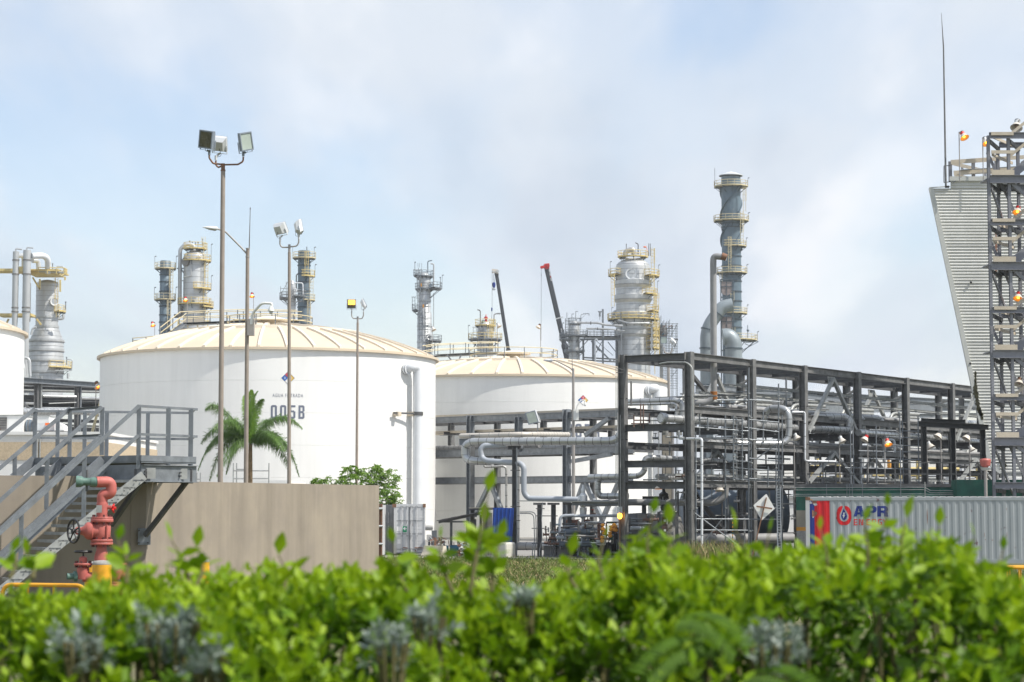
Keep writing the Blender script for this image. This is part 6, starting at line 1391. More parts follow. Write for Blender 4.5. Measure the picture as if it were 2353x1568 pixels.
q=MB();P=q12(580,400,101.8);q.ibeam((P.x,101.8,0),(P.x,101.8,P.z+.3),.2,.2,.02);q.build('post','steel_mid',pt2)
lf=thing('pipe_stand','low frame of three black posts and a thin beam over the valve yard','support',(q12(1230,1500,96).x,96,0))
q=MB();q.beam(q12(1030,975,96.2),q12(2040,985,95.2),.2,.04);q.build('beam','galv_light',lf)
q=MB();q.ibeam(q12(1540,998,95.8),q12(2030,995,95.3),.15,.2);q.build('beam','galv',lf)
for x,w,m_ in((1225,.26,'steel_dark'),(1515,.24,'steel_dark'),(1360,.28,'steel_dark')):
 Yq=96 if x!=1360 else 99;P=q12(x,995,Yq);q=MB();q.ibeam((P.x,Yq,0),(P.x,Yq,P.z),w*.8,w*.8,.025,up=Vector((1,0,0)));q.build('post',m_,lf)
 q=MB();q.beam((P.x-.28,Yq,P.z-.04),(P.x+.28,Yq,P.z-.04),.2,.1);q.build('post_head',m_,lf)
for y in(1240,1385,1050,1120):q=MB();q.beam(q12(1150 if y in(1240,1385)else 1190,y,95.8),q12(1275 if y!=1120 else 1400,y,95.8),.04,.04);q.build('clamp','steel_dark',lf)
for pts,r_ in(([(1035,1083),(1190,1080),(1195,1360),(1180,1420),(1175,1520)],.022),([(1035,1097),(1170,1095),(1178,1360),(1160,1420),(1155,1520)],.022),([(1255,990),(1245,1150),(1250,1350),(1225,1450),(1225,1520)],.018),([(1560,1115),(1425,1120),(1418,1385),(1380,1395)],.075),([(2030,1118),(1560,1120)],.065)):
 q=MB();q.tube(bend([q12(x,y,95.6)for x,y in pts],.25)if len(pts)>2 else[q12(x,y,95.6)for x,y in pts],r_,9);q.build('conduit' if r_<.05 else 'line_pipe','galv' if r_<.05 else 'pipe_grey',lf,smooth=True)
sr=thing('safety_valve','pale safety valve standing on the low frame, left of the street lamp foot','valve',(q12(1645,1300,96).x,96,0))
vx=q12(1647,900,96).x;vz=lambda y:q12(1647,y,96).z
for prof,m_ in(([(.13,1300),(.13,1250),(.2,1245),(.2,1215),(.1,1200),(.08,1150),(.14,1120),(.16,1060),(.16,1040),(.09,1035)],'lamp_housing'),([(.09,1035),(.09,1000),(.19,995),(.19,925),(.16,920),(.12,905),(.09,900),(.09,860),(.06,850),(.04,820)],'lamp_housing')):
 q=MB();q.lathe((vx,96,0),[(r_,vz(y))for r_,y in prof],18);q.build('valve_body',m_,sr,smooth=True,sharp=40)
q=MB();q.cyl((vx,96,0),(vx,96,vz(1290)),.12,12);q.build('riser','pipe_grey',sr,smooth=True)
q=MB();q.cyl(q12(1600,955,96),q12(1640,955,96),.14,14);q.build('inlet_flange','lamp_housing',sr,smooth=True)
valve(q12(1740,1100,95.8),.12,sr,'valve_rust','red_paint');valve(q12(1690,1165,95.8),.16,sr,'valve_rust')
yd=thing('valve_skid','dense skid of grey and rusty valves and small pipes at the rack foot','valve skid',(q12(1700,1500,95).x,95,0))
def yp(x,y,Yq=95.5):return q12(x,y,Yq)
def ypipe(pts,r_,m='pipe_grey',Yq=95.5,name='skid_pipe'):
 P=[yp(x,y,Yq)for x,y in pts];q=MB();q.tube(bend(P,r_*2.5,5)if len(P)>2 else P,r_,9);q.build(name,m,yd,smooth=True)
for pts,r_,m_,Yq in(([(1440,1272),(1760,1272)],.14,'machine_blue',95.6),([(1370,1392),(1730,1392)],.13,'machine_blue',95.4),([(1380,1330),(1560,1330)],.08,'pipe_grey',95.2),([(1500,1245),(1860,1247)],.06,'pipe_grey',95.9),([(1270,1380),(1340,1380),(1345,1272),(1440,1272)],.07,'valve_rust',95.8),([(1610,1245),(1650,1215),(1730,1218)],.09,'lamp_housing',95.8),([(1450,1220),(1590,1220)],.05,'galv',95.7),([(1480,1190),(1600,1190)],.16,'debris',96.2),([(1690,1300),(1690,1500)],.06,'machine_blue',95.5),([(1600,1400),(1600,1500)],.05,'galv',95.5),([(1700,1192),(1860,1192)],.04,'galv',95.3),([(1460,1310),(1860,1320)],.05,'machine_grey',95.0)):ypipe(pts,r_,m_,Yq)
for x,y in((1360,1275),(1350,1335),(1385,1388),(1450,1285),(1600,1200),(1640,1190),(1720,1195),(1290,1300),(1335,1390),(1745,1275),(1595,1270),(1500,1395),(1560,1335)):valve(yp(x,y,95.2),rndp.uniform(.10,.16),yd,rndp.choice(['valve_rust','pipe_grey_dull','machine_grey']))
for i in range(150):
 x,y=rndp.uniform(1280,2010),rndp.uniform(1165,1510);Yq=rndp.uniform(94.6,97)
 m_=rndp.choice(['machine_grey','steel_dark','galv','valve_rust','steel_dark','black_iron','machine_blue']);dx,dy=rndp.choice([(rndp.uniform(30,160),0),(0,rndp.uniform(25,120)),(0,rndp.uniform(20,70))])
 a_,b_=yp(x,y,Yq),yp(x+dx,min(1512,y+dy),Yq);a_.z=max(.05,a_.z);b_.z=max(.03,b_.z)
 q=MB();q.cyl(a_,b_,rndp.uniform(.016,.05),7);q.build('skid_pipe',m_,yd,smooth=True)
for x,y,h_ in((1835,1190,75),(1850,1245,60),(1905,1270,60),(1945,1190,80),(1960,1205,70),(1915,1210,60),(1830,1310,70)):
 P=yp(x,y+h_,94.6);Q=yp(x,y,94.6);q=MB();q.lathe(P,[(.05,0),(.10,.05),(.10,.12),(.04,.18),(.04,(Q.z-P.z)*.6),(.09,(Q.z-P.z)*.65),(.09,(Q.z-P.z)*.9),(.02,(Q.z-P.z))],9);q.build('yellow_valve','valve_yellow',yd,smooth=True,sharp=30)
for x in(1790,1805,1825,1870,1995):ypipe([(x,1190),(x,1330)],.035,'valve_rust',94.7);valve(yp(x,1240,94.6),.08,yd,'valve_rust',ax=(0,0,1))
for x,y,w,h_,m_,dd in((1640,1430,.9,.7,'black_iron',1.2),(1900,1440,1.1,.6,'black_iron',1.2),(1480,1440,.9,.5,'machine_grey',1),(1770,1360,.6,.5,'machine_grey',.8),(1330,1450,.6,.4,'machine_grey',.8),(1970,1360,.5,1.2,'black_iron',.8)):
 P=yp(x,y,96.5);q=MB();q.box((P.x-w/2,96,.05),(P.x+w/2,96+dd,max(.3,P.z+h_/2)));q.build('machine_block',m_,yd)
q=MB();q.box((yp(1270,1500,95).x,94.6,.05),(yp(2000,1500,95).x,97.5,.18));q.build('skid_base','steel_dark',yd)
P=yp(1822,1345,95);q=MB();q.lathe(P,[(.01,-.3),(.2,-.25),(.24,0),(.2,.25),(.01,.3)],14);q.build('pale_vessel','lamp_housing',yd,smooth=True)
P=yp(1915,1330,94.9);q=MB();q.box((P.x-.08,94.8,P.z-.1),(P.x+.08,94.9,P.z+.1));q.build('teal_tag','green_paint',yd)
t=thing('warning_lamp','small glowing amber lamp on the left side of the nearest rack column','lamp',tuple(q12(2000,1115,94)))
P=q12(2000,1120,93.6);q=MB();q.ball(P,.11,10,1.3);q.build('lens','bulb_lit',t,smooth=True);q=MB();q.cyl(P+Vector((0,0,.12)),P+Vector((0,0,.4)),.12,10);q.build('housing','lamp_housing',t,smooth=True)
q=MB();q.cyl((P.x,P.y,0),P-Vector((0,0,.1)),.025,6);q.build('stem','rusty',t)
def q24(x,y,Y):return c(24,x,y,Y)
pm=thing('pump_unit','grey pump under a crumpled cover between the first two rack columns','pump',(q24(1060,1300,95).x,95,0))
rndm=random.Random(3);P=q24(1060,770,95.5);vs_=[]
q=MB();q.lathe((P.x,95.8,0),[(.75,.3),(.8,.8),(.72,1.5),(.6,1.95),(.35,2.12),(.01,2.15)],18)
q.v=[(x+rndm.gauss(0,.035),y+rndm.gauss(0,.035),z+rndm.gauss(0,.035))for x,y,z in q.v];q.build('cover','machine_grey',pm,smooth=True)
for x,y in((1015,730),(1015,880)):P=q24(x,y,94.8);q=MB();q.box((P.x-.12,94.7,P.z-.2),(P.x+.12,94.9,P.z+.2));q.build('switch_box','valve_rust',pm);q=MB();q.box((P.x-.05,94.68,P.z-.02),(P.x+.05,94.697,P.z+.08));q.build('box_label','print_white',pm)
for x,y0 in((925,580),(1203,585)):P=q24(x,y0,94.6);q=MB();q.beam((P.x,94.6,0),P,.14,.14);q.build('guard_post','steel_dark',pm)
for y in(625,640):q=MB();q.cyl(q24(940,y,94.6),q24(1200,y,94.6),.03,7);q.build('guard_pipe','galv',pm)
mt2=thing('turbine_casing','dark rounded machine casing left of the covered pump','machine',(q24(620,1300,96).x,96,0))
P=q24(630,730,96.5);q=MB();q.lathe((P.x,96.8,0),[(.9,0),(.9,P.z-.2),(.85,P.z+.15),(.5,P.z+.35),(.01,P.z+.38)],20);q.build('casing','steel_dark',mt2,smooth=True,sharp=40)
q=MB();q.box((q24(600,620,95.6).x,95.6,0),(q24(730,620,95.6).x,96,q24(600,620,95.6).z));q.build('gearbox','machine_grey',mt2)
for y,x0,x1 in((690,490,800),(760,490,820),(720,490,560)):q=MB();q.cyl(q24(x0,y,95),q24(x1,y+8,95),.035,7);q.build('oil_pipe','galv',mt2,smooth=True)
pipe('silver elbow pipe on the ground between the first two rack columns',[q24(480,835,94.6),q24(680,840,94.8),q24(715,870,94.8),Vector((q24(715,870,94.8).x,94.8,.1))],28*.1465*mpp(95),'pipe_grey',rb=.3,bands=True,step=.5)
cond=thing('control_valve','black control valve standing against the white tank between the near columns','valve',(q24(1000,1300,97).x,97,0))
P=q24(1000,560,97);q=MB();q.cyl((P.x,97,0),P,.09,8);q.build('pedestal','steel_dark',cond,smooth=True);q=MB();q.lathe(P,[(.12,0),(.16,.15),(.1,.4),(.2,.6),(.22,.75),(.08,.85),(.01,1.45)],12);q.build('actuator','black_iron',cond,smooth=True)
bg_=thing('pipe_header','horizontal grey pipe with an upturned right end behind the near columns','pipe',tuple(q24(0,440,97)))
q=MB();q.tube(bend([q24(-300,452,98),q24(520,430,97),q24(1820,438,97),q24(1965,330,97),q24(1968,200,97)],.9,8),.155,14);q.build('pipe','pipe_grey_dull',bg_,smooth=True)
q=MB();q.ibeam(q24(665,370,97.6),q24(1080,372,97.6),.2,.2);q.build('beam','steel_dark',bg_)
for x in(690,1020):P=q24(x,380,97.6);q=MB();q.ibeam((P.x,97.6,0),P,.2,.2,.02,up=Vector((1,0,0)));q.build('post','steel_dark',bg_)
for x,w,m_ in((1045,.34,'wall_beige'),(905,.30,'pipe_white')):
 t_=thing('support_column','tall pale column behind the near rack, %s'%('wide concrete one' if m_=='wall_beige' else 'white painted one'),'column',(q24(x,0,108).x,108,0));P=q11(490 if x==1045 else 430,560,108)
 q=MB();q.box((P.x-w*.7,108,0),(P.x+w*.7,108.5,P.z));q.build('shaft',m_,t_)
 q=MB();q.cyl((P.x+w*.9,108.2,0),(P.x+w*.9,108.2,P.z),.10,10);q.build('side_pipe','pipe_grey_dull',t_,smooth=True)
vs2=thing('heat_exchanger','big blue grey vessel with round end behind the scaffold','vessel',(q24(1800,1200,104).x,106,0))
P0,P1=q24(1480,600,104),q24(2290,600,104);zc=q24(1700,560,104).z
q=MB();q.cyl((P0.x,106.5,zc-.2),(P1.x+2,108,zc-.2),1.5,28);q.build('shell','machine_blue',vs2,smooth=True,sharp=40)
q=MB();q.lathe((P0.x,106.5,zc-.2),[(.01,-.5),(.8,-.45),(1.3,-.2),(1.5,0)],28,(1,.2,0));q.build('end_cap','machine_blue',vs2,smooth=True)
for z_ in(460,480):q=MB();q.box((P0.x+.1,104.6,q24(1500,510,104).z),(q24(1640,0,104).x,104.8,q24(1500,475,104).z));break
q.build('nozzle_plate','steel_dark',vs2)
q=MB();q.box((P0.x,105,0),(P1.x+2,108,zc-1.4));q.build('saddle','steel_dark',vs2)
ty=thing('drum_ends','row of dark round drum ends under the blue grey vessel','drums',(q24(1600,900,101).x,101,0),None)
for x in(1600,1900):
 P=q24(x,800,101.5);q=MB();q.lathe(P,[(.01,0),(.5,.02),(.55,.1),(.5,.2),(.5,1.5)],24,(0,1,0));q.build('drum','steel_black',ty,smooth=True,sharp=40)
 q=MB();q.beam((P.x,102,0),(P.x,102,P.z-.45),.7,.2);q.build('drum_stand','steel_black',ty)
sc=thing('scaffold','tall tube scaffold with ladder on the front face of the pipe rack','scaffold',(q11(1100,1450,92).x,92,0))
def tube_(a,b_,r_=.028,nm='ledger',m='galv'):q=MB();q.cyl(a,b_,r_,7);q.build(nm,m,sc,smooth=True)
STD=[(708,92.0,640,1480),(735,93.2,400,700),(795,92.5,500,590),(925,93.5,480,1400),(985,93.0,480,960),(1008,94.2,500,960),(1050,93.0,500,960),(1098,93.2,130,1470),(1115,95.0,360,1450),(1205,95.0,450,680),(1318,95.2,250,1440),(1300,96.5,700,1200),(1345,96.5,480,1440),(1240,96.5,860,1010)]
for x,Yq,y0,y1 in STD:
 P,Q=q11(x,y0,Yq),q11(x,y1,Yq)
 if y1>1390:Q.z=0
 tube_(Q,P,.033,'standard')
 z=max(Q.z,.3)
 while z<P.z-.3:
  q=MB();q.lathe((P.x,P.y,z),[(.033,-.03),(.055,-.02),(.055,.02),(.033,.03)],8);q.build('coupler','galv_light',sc);z+=1.0
for x0,y0,x1,y1,Yq in((695,570,1098,600,92.4),(790,512,1060,520,92.8),(1100,368,1330,385,94),(1100,515,1320,535,94),(1065,572,1320,607,94),(1000,655,1320,675,94),(1100,800,1320,822,94),(1100,880,1330,893,94),(1100,950,1330,965,94),(970,868,1100,880,93),(970,950,1100,960,93),(985,1250,1330,1252,93.5),(708,1248,1100,1250,92.2),(925,700,1100,700,93),(985,740,1100,745,93),(970,820,1100,825,93),(860,370,1100,372,92.6),(1150,730,1330,735,95.5),(700,430,740,430,92.6),(700,1330,1090,1332,92.4),(1150,1165,1330,1170,95)):
 tube_(q11(x0,y0,Yq),q11(x1,y1,Yq+.8))
for x0,y0,x1,y1,Yq in((700,1205,1040,1460,91.9),(900,1250,760,1430,93),(1160,800,1300,700,95)):tube_(q11(x0,y0,Yq),q11(x1,y1,Yq),.028,'diagonal_brace')
for i,y in enumerate(range(500,960,26)):
 for Yq,xa,xb in((93.05,985,1050),):tube_(q11(xa,y,Yq),q11(xb,y+4,Yq),.018,'rung','steel_mid')
lx0,lx1=1312,1338
for x in(lx0,lx1):tube_(Vector((q11(x,1450,93.7).x,93.7,0)),q11(x-8,1010,94.2),.025,'ladder_stile','lamp_housing')
yy=1030
while yy<1460:
 a_,b_=q11(lx0-3,yy,93.9),q11(lx1-3,yy,93.9);q=MB();q.cyl(a_,b_,.015,6);q.build('ladder_rung','lamp_housing',sc);yy+=20
for x0,x1,y,Yq in((970,1100,955,93.3),(1100,1330,962,94.4),(715,975,650,93.0)):
 for k_ in range(3):q=MB();a_,b_=q11(x0,y,Yq+k_*.24),q11(x1,y+6,Yq+k_*.24);a_.z=q11(x0,y,Yq).z;b_.z=q11(x1,y+6,Yq).z;q.beam(a_,b_,.21,.045);q.build('scaffold_board','timber_cream' if k_==1 else 'galv',sc)
t=thing('barrier_post','thin post striped green and yellow at the scaffold foot','marker post',(q24(2082,1200,93).x,93,0),None)
P=q24(2080,720,93);z=0;i=0
while z<P.z:q=MB();q.cyl((P.x,93,z),(P.x,93,min(P.z,z+.09)),.02,6);q.build('stripe','green_paint' if i%2 else 'valve_yellow',t);z+=.09;i+=1
sc2=thing('scaffold','thin tube scaffold standing in the middle bays of the rack above the green wall','scaffold',(c(13,1000,960,100).x,100,0))
for x,Yq,y0 in((1105,100,470),(1240,103,490),(930,99,560),(1125,102,520),(740,98.6,540),(760,99.4,560),(820,98.6,800)):
 P=c(13,x,y0,Yq);q=MB();q.cyl((P.x,Yq,0),P,.03,7);q.build('standard','galv',sc2,smooth=True)
for x0,x1,y in((880,1250,590),(1000,1250,640),(1000,1250,700),(800,1260,745),(800,1260,800),(700,1260,870)):q=MB();q.cyl(c(13,x0,y,100),c(13,x1,y+12,102),.026,7);q.build('ledger','galv',sc2,smooth=True)
cl2=thing('process_clutter','jumble of pale pipes, posts and yellow rails seen under the far rack bays','piping',(c(13,1000,900,135).x,135,0))
rnd2=random.Random(17)
for i in range(120):
 x,y=rnd2.uniform(380,1740),rnd2.uniform(830,960);Yq=rnd2.uniform(128,150);m_=rnd2.choice(['pipe_white','galv_light','steel_mid','steel_dark','yellow_rail','pipe_grey','cladding','valve_yellow' if i%5==0 else 'galv'])
 a_=c(13,x,y,Yq);q=MB()
 if rnd2.random()<.6:q.cyl((a_.x,a_.y,0),(a_.x,a_.y,a_.z+rnd2.uniform(.2,.8)),rnd2.uniform(.04,.16),7)
 else:q.cyl(a_,a_+Vector((rnd2.uniform(1,4),0,0)),rnd2.uniform(.04,.14),7)
 q.build('clutter_pipe',m_,cl2,smooth=True)
b=MB();b.box((13.5,155,0),(60,156,2.9));
t=thing('low_building','long pale low building behind the far rack bays','building',(30,155,0));b.build('wall','building_white',t)
b=MB();b.box((13.3,154.8,2.903),(60.2,156.2,3.1));b.build('roof_edge','galv_light',t)
rk3=thing('pipe_rack','farther grey rack behind the main one, seen through its upper bays','pipe rack',(20,150,0))
def r3p(x,y,Yq):return c(13,x,y,Yq)
for(xa,ya,Ya,xb,yb,Yb,h_)in((-200,275,150,1000,395,185,.5),(-400,290,150,1680,400,210,.6),(400,430,160,1680,415,215,.9),(1100,490,180,1680,480,215,.4),(-500,345,150,300,345,160,.35)):
 q=MB();q.ibeam(r3p(xa,ya,Ya),r3p(xb,yb,Yb),.4,h_);q.build('beam','galv',rk3)
for x in(-350,-60,220,500,600,890,1075,1390,1560):P=r3p(x,310 if x<800 else 340,165+x*.02);q=MB();q.ibeam((P.x,P.y,0),P,.45,.45,.04,up=Vector((1,0,0)));q.build('column','galv' if x%3 else 'steel_dark',rk3)
for x0,y0,x1,y1 in((1430,880,1500,760),(1540,800,1600,720),(1350,720,1400,880)):q=MB();q.beam(r3p(x0,y0,170),r3p(x1,y1,170),.3,.3);q.build('brace','galv_light',rk3)
rk4=thing('pipe_rack','heavy grey rack between the left tank and tank 005B','pipe rack',(-32,180,0))
def l23(x,y,Yq):return c(23,x,y,Yq)
for ya,yb,Yo,h_,m_ in((235,325,0,.46,'galv'),(365,395,6,.5,'steel_dark'),(485,525,4,.44,'steel_dark'),(590,600,6,.4,'steel_black'),(300,345,3,.2,'steel_dark'),(380,410,3,.12,'galv_light'),(540,560,5,.2,'galv'),(850,900,3,.25,'galv_light'),(790,830,5,.3,'steel_dark'),(920,940,6,.6,'steel_dark')):
 q=MB();q.ibeam(l23(150,ya,182+Yo),l23(1500,yb,194+Yo),.5,h_,.06);q.build('beam',m_,rk4)
for x,y0,m_ in((560,195,'galv_light'),(510,240,'steel_mid'),(1108,340,'galv'),(1070,345,'steel_mid')):
 P=l23(x,y0,181+x*.009);q=MB();q.ibeam((P.x,P.y,0),P,.36,.34,.05,up=Vector((1,0,0)));q.build('column',m_,rk4)
q=MB();q.beam(l23(240,480,179),l23(440,680,179),.2,.2);q.build('brace','steel_mid',rk4)
for xa,ya,xb,yb,m_,r_ in((250,570,480,575,'cladding',.12),(600,470,1060,480,'cladding',.12),(1130,500,1420,505,'cladding',.12),(680,575,1060,560,'galv_light',.05),(260,405,480,415,'pipe_grey',.1)):
 q=MB();q.cyl(l23(xa,ya,186),l23(xb,yb,188),r_,10);q.build('rack_pipe',m_,rk4,smooth=True)
pipe('fat spirally banded silver duct low in the rack behind the stair',[l23(250,690,176),l23(1100,680,182),l23(1420,720,184)],(.29),'cladding',rb=1,step=.4)
t=thing('stepladder','yellow ladder leaning at the left edge of tank 005B','ladder',tuple(l23(1270,990,148)))
for dx in(0,22):q=MB();q.cyl(l23(1270+dx,985,148),l23(1415+dx*.6,460,150),.05,6);q.build('stile','yellow_pale',t)
for i in range(14):f_=(i+.5)/14;a_=l23(1270,985,148).lerp(l23(1415,460,150),f_);q=MB();q.cyl(a_,a_+Vector((.18,0,0)),.03,5);q.build('rung','yellow_pale',t)
def bl13(label,x,y,Y,s,lit,cap,tilt,px,base=0.0):bell_lamp(label,x,y,13,Y,s,lit=lit,cap=cap,tilt=tilt,pole_x=px,base=base)
BZ=3.46
bl13('unlit pale yard light at the third rack column',350,658,95.6,.36,False,'lamp_housing',(.5,-.3),326)
bl13('unlit pale yard light before the K brace',682,680,96,.38,False,'lamp_housing',(.45,-.3),660,BZ)
bl13('yard light with bright red cap, unlit, right of the fourth rack column',845,668,96,.38,False,'red_paint',(-.6,-.3),868,BZ)
bl13('glowing yard light with red cap in the middle of the rack',1020,700,96.4,.40,True,'red_paint',(.2,-.5),993,BZ)
bl13('unlit yard light left of the black frame posts',1335,722,96.6,.40,False,'lamp_housing',(.5,-.3),1306,BZ)
bl13('dark capped yard light between the black frame posts',1385,645,97.2,.42,False,'steel_dark',(-.7,-.3),1408,BZ)
bl13('dark capped yard light near the cooling tower edge',1595,658,97.2,.42,False,'steel_dark',(-.7,-.3),1620,BZ)
bl13('small unlit yard light lowest beside the cooling tower foot',1640,742,97.6,.34,False,'lamp_housing',(.5,-.3),1618,BZ)
bell_lamp('glowing lamp with red cap hanging between the first two rack columns',916,215,24,93,.36,lit=True,cap='red_paint',tilt=(0,-.15),hang=.75)
bell_lamp('pale unlit lamp hanging in front of the blue grey vessel',1880,245,24,96,.40,lit=False,cap='pipe_grey_dull',tilt=(0,-.2),hang=.5)
bs=thing('cooling_basin','long concrete basin wall painted dark green under the cooling tower','basin wall',(12.5,94.5,0))
pg=[(12.55,94.5),(40,92.6),(40,136),(14.6,97.4)]
z0_,z1_,zt_=c(13,400,1335,94.5).z,c(13,400,1308,94.5).z,c(13,400,990,94.5).z
zg=c(13,350,1185,94.5).z
for nm,za,zb_,m_ in(('wall_base',0,z0_,'stone_grey'),('wall_stripe',z0_,z1_,'valve_yellow'),('wall_lower',z1_,zg,'wall_beige'),('wall_upper',zg,zt_-.14,'green_paint'),('wall_coping',zt_-.14,zt_,'steel_dark')):
 q=MB();pp_=pg if nm!='wall_coping' else[(x-.05 if x<20 else x,y-.06)for x,y in pg];q.prism([(x,y,za)for x,y in pp_],(0,0,zb_-za));q.build(nm,m_,bs)
P,Q=c(13,1502,960,92.9),c(13,2100,960,91.9)
q=MB();q.prism([(P.x,92.2,0),(Q.x,91.6,0),(Q.x,93,0),(P.x,93.4,0)],(0,0,P.z));q.build('raised_block','green_paint',bs)
P=c(13,1380,1030,93.9);q=MB();q.box((P.x,93.1,0),(P.x+2.0,93.3,P.z));q.build('step_block','green_paint',bs)
for y in(1018,1035,1067,1080):q=MB();a_,b_,d_=c(13,300,y,94.2),c(13,1290,y-3,93.3),c(13,1330,y+20 if y<1060 else y+2,93.1);q.tube([a_,b_,d_,c(13,1500,y+22 if y<1060 else y+2,92.9)],.018,6);q.build('wall_conduit','galv_light',bs,smooth=True)
for x in(565,1112,715,735,755,830):q=MB();q.cyl(c(13,x,990,94.0),c(13,x,1085,94.0),.02,6);q.build('wall_conduit','galv',bs)
q=MB();P=c(13,1290,975,93.2);q.cyl((P.x,93.2,1.5),P,.025,6);q.build('wall_conduit','galv_light',bs)
br=thing('basin_railing','dark steel railing along the top of the green basin wall','railing',(12.6,94.6,zt_))
a_,b_=Vector((13.1,94.62,zt_)),Vector((27.5,93.6,zt_))
hR=c(13,1000,832,94.2).z-zt_
for f_ in(1,.46):q=MB();q.beam(a_+Vector((0,0,hR*f_)),b_+Vector((0,0,hR*f_)),.05,.05);q.build('rail','steel_dark',br)
for x in(345,545,640,870,1072,1310,1480,1700):P=c(13,x,900,94.3);q=MB();q.beam((P.x,a_.y+(P.x-a_.x)*(b_.y-a_.y)/(b_.x-a_.x),zt_),(P.x,a_.y+(P.x-a_.x)*(b_.y-a_.y)/(b_.x-a_.x),zt_+hR),.055,.055);q.build('rail_post','steel_dark',br)
bf=thing('steel_goalpost','black steel frame with two posts standing on the basin left of the cooling tower','frame',(c(13,1280,960,96).x,96,zt_))
for x in(1281,1493,1715):P=c(13,x,560,96);q=MB();q.ibeam((P.x,96,zt_),(P.x,96,P.z),.24,.22,.03,up=Vector((1,0,0)));q.build('post','steel_black',bf)
q=MB();q.ibeam(c(13,1245,545,96),c(13,1760,572,95.8),.24,.24,.03);q.build('beam','steel_black',bf)
q=MB();q.ibeam(c(13,1262,520,98.5),c(13,1480,530,98.3),.2,.2);q.build('beam','steel_black',bf);q=MB();q.ibeam(c(13,1475,535,98.3),c(13,1590,535,98.3),.2,.24);q.build('beam','steel_black',bf)
Yt=100.0
ct=thing('cooling_tower','cooling tower with leaning corrugated cream casing at the right edge','cooling tower',(24,102,0))
def q25(x,y,Yq=Yt):return c(25,x,y,Yq)
TLp=q25(95,1025);BLp=c(14,455,800,Yt);BRp=c(14,560,885,Yt);
top2=q25(370,900);XR=31.0
zTop=TLp.z;zB=c(14,590,890,Yt).z;zCap=q25(640,850).z
def xleft(z):
 if z>=BLp.z:return TLp.x+(BLp.x-TLp.x)*(zTop-z)/(zTop-BLp.z)
 return BLp.x+(BRp.x-BLp.x)*(BLp.z-z)/(BLp.z-BRp.z)
pitch=.0
wave=18.0*.3847*mpp(Yt)*1.03
sheets=[zTop,q25(300,2380).z,c(6,350,910,Yt).z,c(6,350,1027,Yt).z,c(6,350,1380,Yt).z,c(14,400,370,Yt).z,c(14,480,600,Yt).z,zB]
sheets=[zTop]+[c(6,300,y,Yt).z for y in(795,910,1027,1205,1380)]+[c(14,480,y,Yt).z for y in(235,372,560,720)]+[zB]
xseam=c(6,500,800,Yt).x
for i in range(len(sheets)-1):
 za,zb_=sheets[i],sheets[i+1]
 for side in(0,1):
  n_=max(4,int((za-zb_)/wave*6));q=MB();vs=[];fs=[]
  for j in range(n_+1):
   z=za+(zb_-za)*j/n_+(.02 if j==n_ else 0)*0;yy=Yt+.021*math.cos(TAU*z/wave)+.012*(i%2)
   x0,x1=(xleft(z)+.05,xseam-.004)if side==0 else(xseam+.004,XR)
   if x1<=x0+.02:x1=x0+.02
   vs+=[(x0,yy,z),(x1,yy,z)]
  for j in range(n_):fs.append((2*j,2*j+2,2*j+3,2*j+1))
  q.add(vs,fs);q.build('casing_sheet','casing',ct,smooth=True,sharp=80)
n_=18;q=MB();vs=[];fs=[];zc2=q25(640,915).z
for j in range(n_+1):
 z=zTop+.002+(zc2-zTop)*j/n_;vs+=[(top2.x+.03,Yt-.02+.021*math.cos(TAU*z/wave),z),(XR,Yt-.02+.021*math.cos(TAU*z/wave),z)]
for j in range(n_):fs.append((2*j,2*j+1,2*j+3,2*j+2))
q.add(vs,fs);q.build('casing_sheet','casing',ct,smooth=True,sharp=80)
q=MB();q.box((top2.x-.02,Yt-.13,zc2),(XR,Yt-.04,zCap));q.build('eave_trim','casing_trim',ct)
q=MB();q.prism([(TLp.x+.02,Yt+.1,zTop),(BLp.x+.02,Yt+.1,BLp.z),(BRp.x,Yt+.1,BRp.z),(XR,Yt+.1,BRp.z),(XR,Yt+.1,zTop)],(6.2,7.0,0));q.build('tower_body','casing_trim',ct)
q=MB();q.prism([(top2.x+.05,Yt+.1,zTop+.003),(XR,Yt+.1,zTop+.003),(XR+6,Yt+7,zTop+.003),(top2.x+6,Yt+7,zTop+.003)],(0,0,zCap-.05-zTop));q.build('fan_deck','casing_trim',ct)
for(A_,B_)in((TLp,BLp),(BLp,BRp)):
 wd=.21;q=MB();q.prism([(A_.x-.12,Yt-.09,A_.z),(A_.x+wd-.12,Yt-.09,A_.z),(B_.x+wd-.12,Yt-.09,B_.z),(B_.x-.12,Yt-.09,B_.z)],(0,.17,0));q.build('corner_trim','casing_trim',ct)
q=MB();q.beam((TLp.x-.1,Yt-.05,zTop+.03),(top2.x,Yt-.05,zTop+.09),.1,.04);q.build('top_flashing','casing_trim',ct)
rs=random.Random(9)
def crust(pts,m_='moss',name='algae_crust',w=.15,yo=0.0):
 q=MB()
 for i in range(len(pts)-1):
  for k_ in range(5):
   f_=(i*5+k_)/((len(pts)-1)*5);P=pts[i].lerp(pts[i+1],k_/5);ww=w*rs.uniform(.55,1.25)*(1-abs(f_-.45)*1.1)
   n2=7;ring_=[(P.x+ww*math.cos(TAU*a/n2)*rs.uniform(.7,1.2),P.y,P.z+.11*math.sin(TAU*a/n2)*rs.uniform(.8,1.2))for a in range(n2)]
   q.prism([(x,y-.0,z)for x,y,z in ring_],(0,.02,0))
 o=q.build(name,m_,ct);o['kind']='stuff'
crust([c(14,352,165,Yt-.10),c(14,352,280,Yt-.10),c(14,372,400,Yt-.10),c(14,395,470,Yt-.10)],w=.15)
crust([c(14,385,420,Yt-.10),c(14,400,490,Yt-.10)],w=.1)
crust([c(6,500,720,Yt-.10),c(6,500,850,Yt-.10),c(6,500,1000,Yt-.10)],'debris',w=.07)
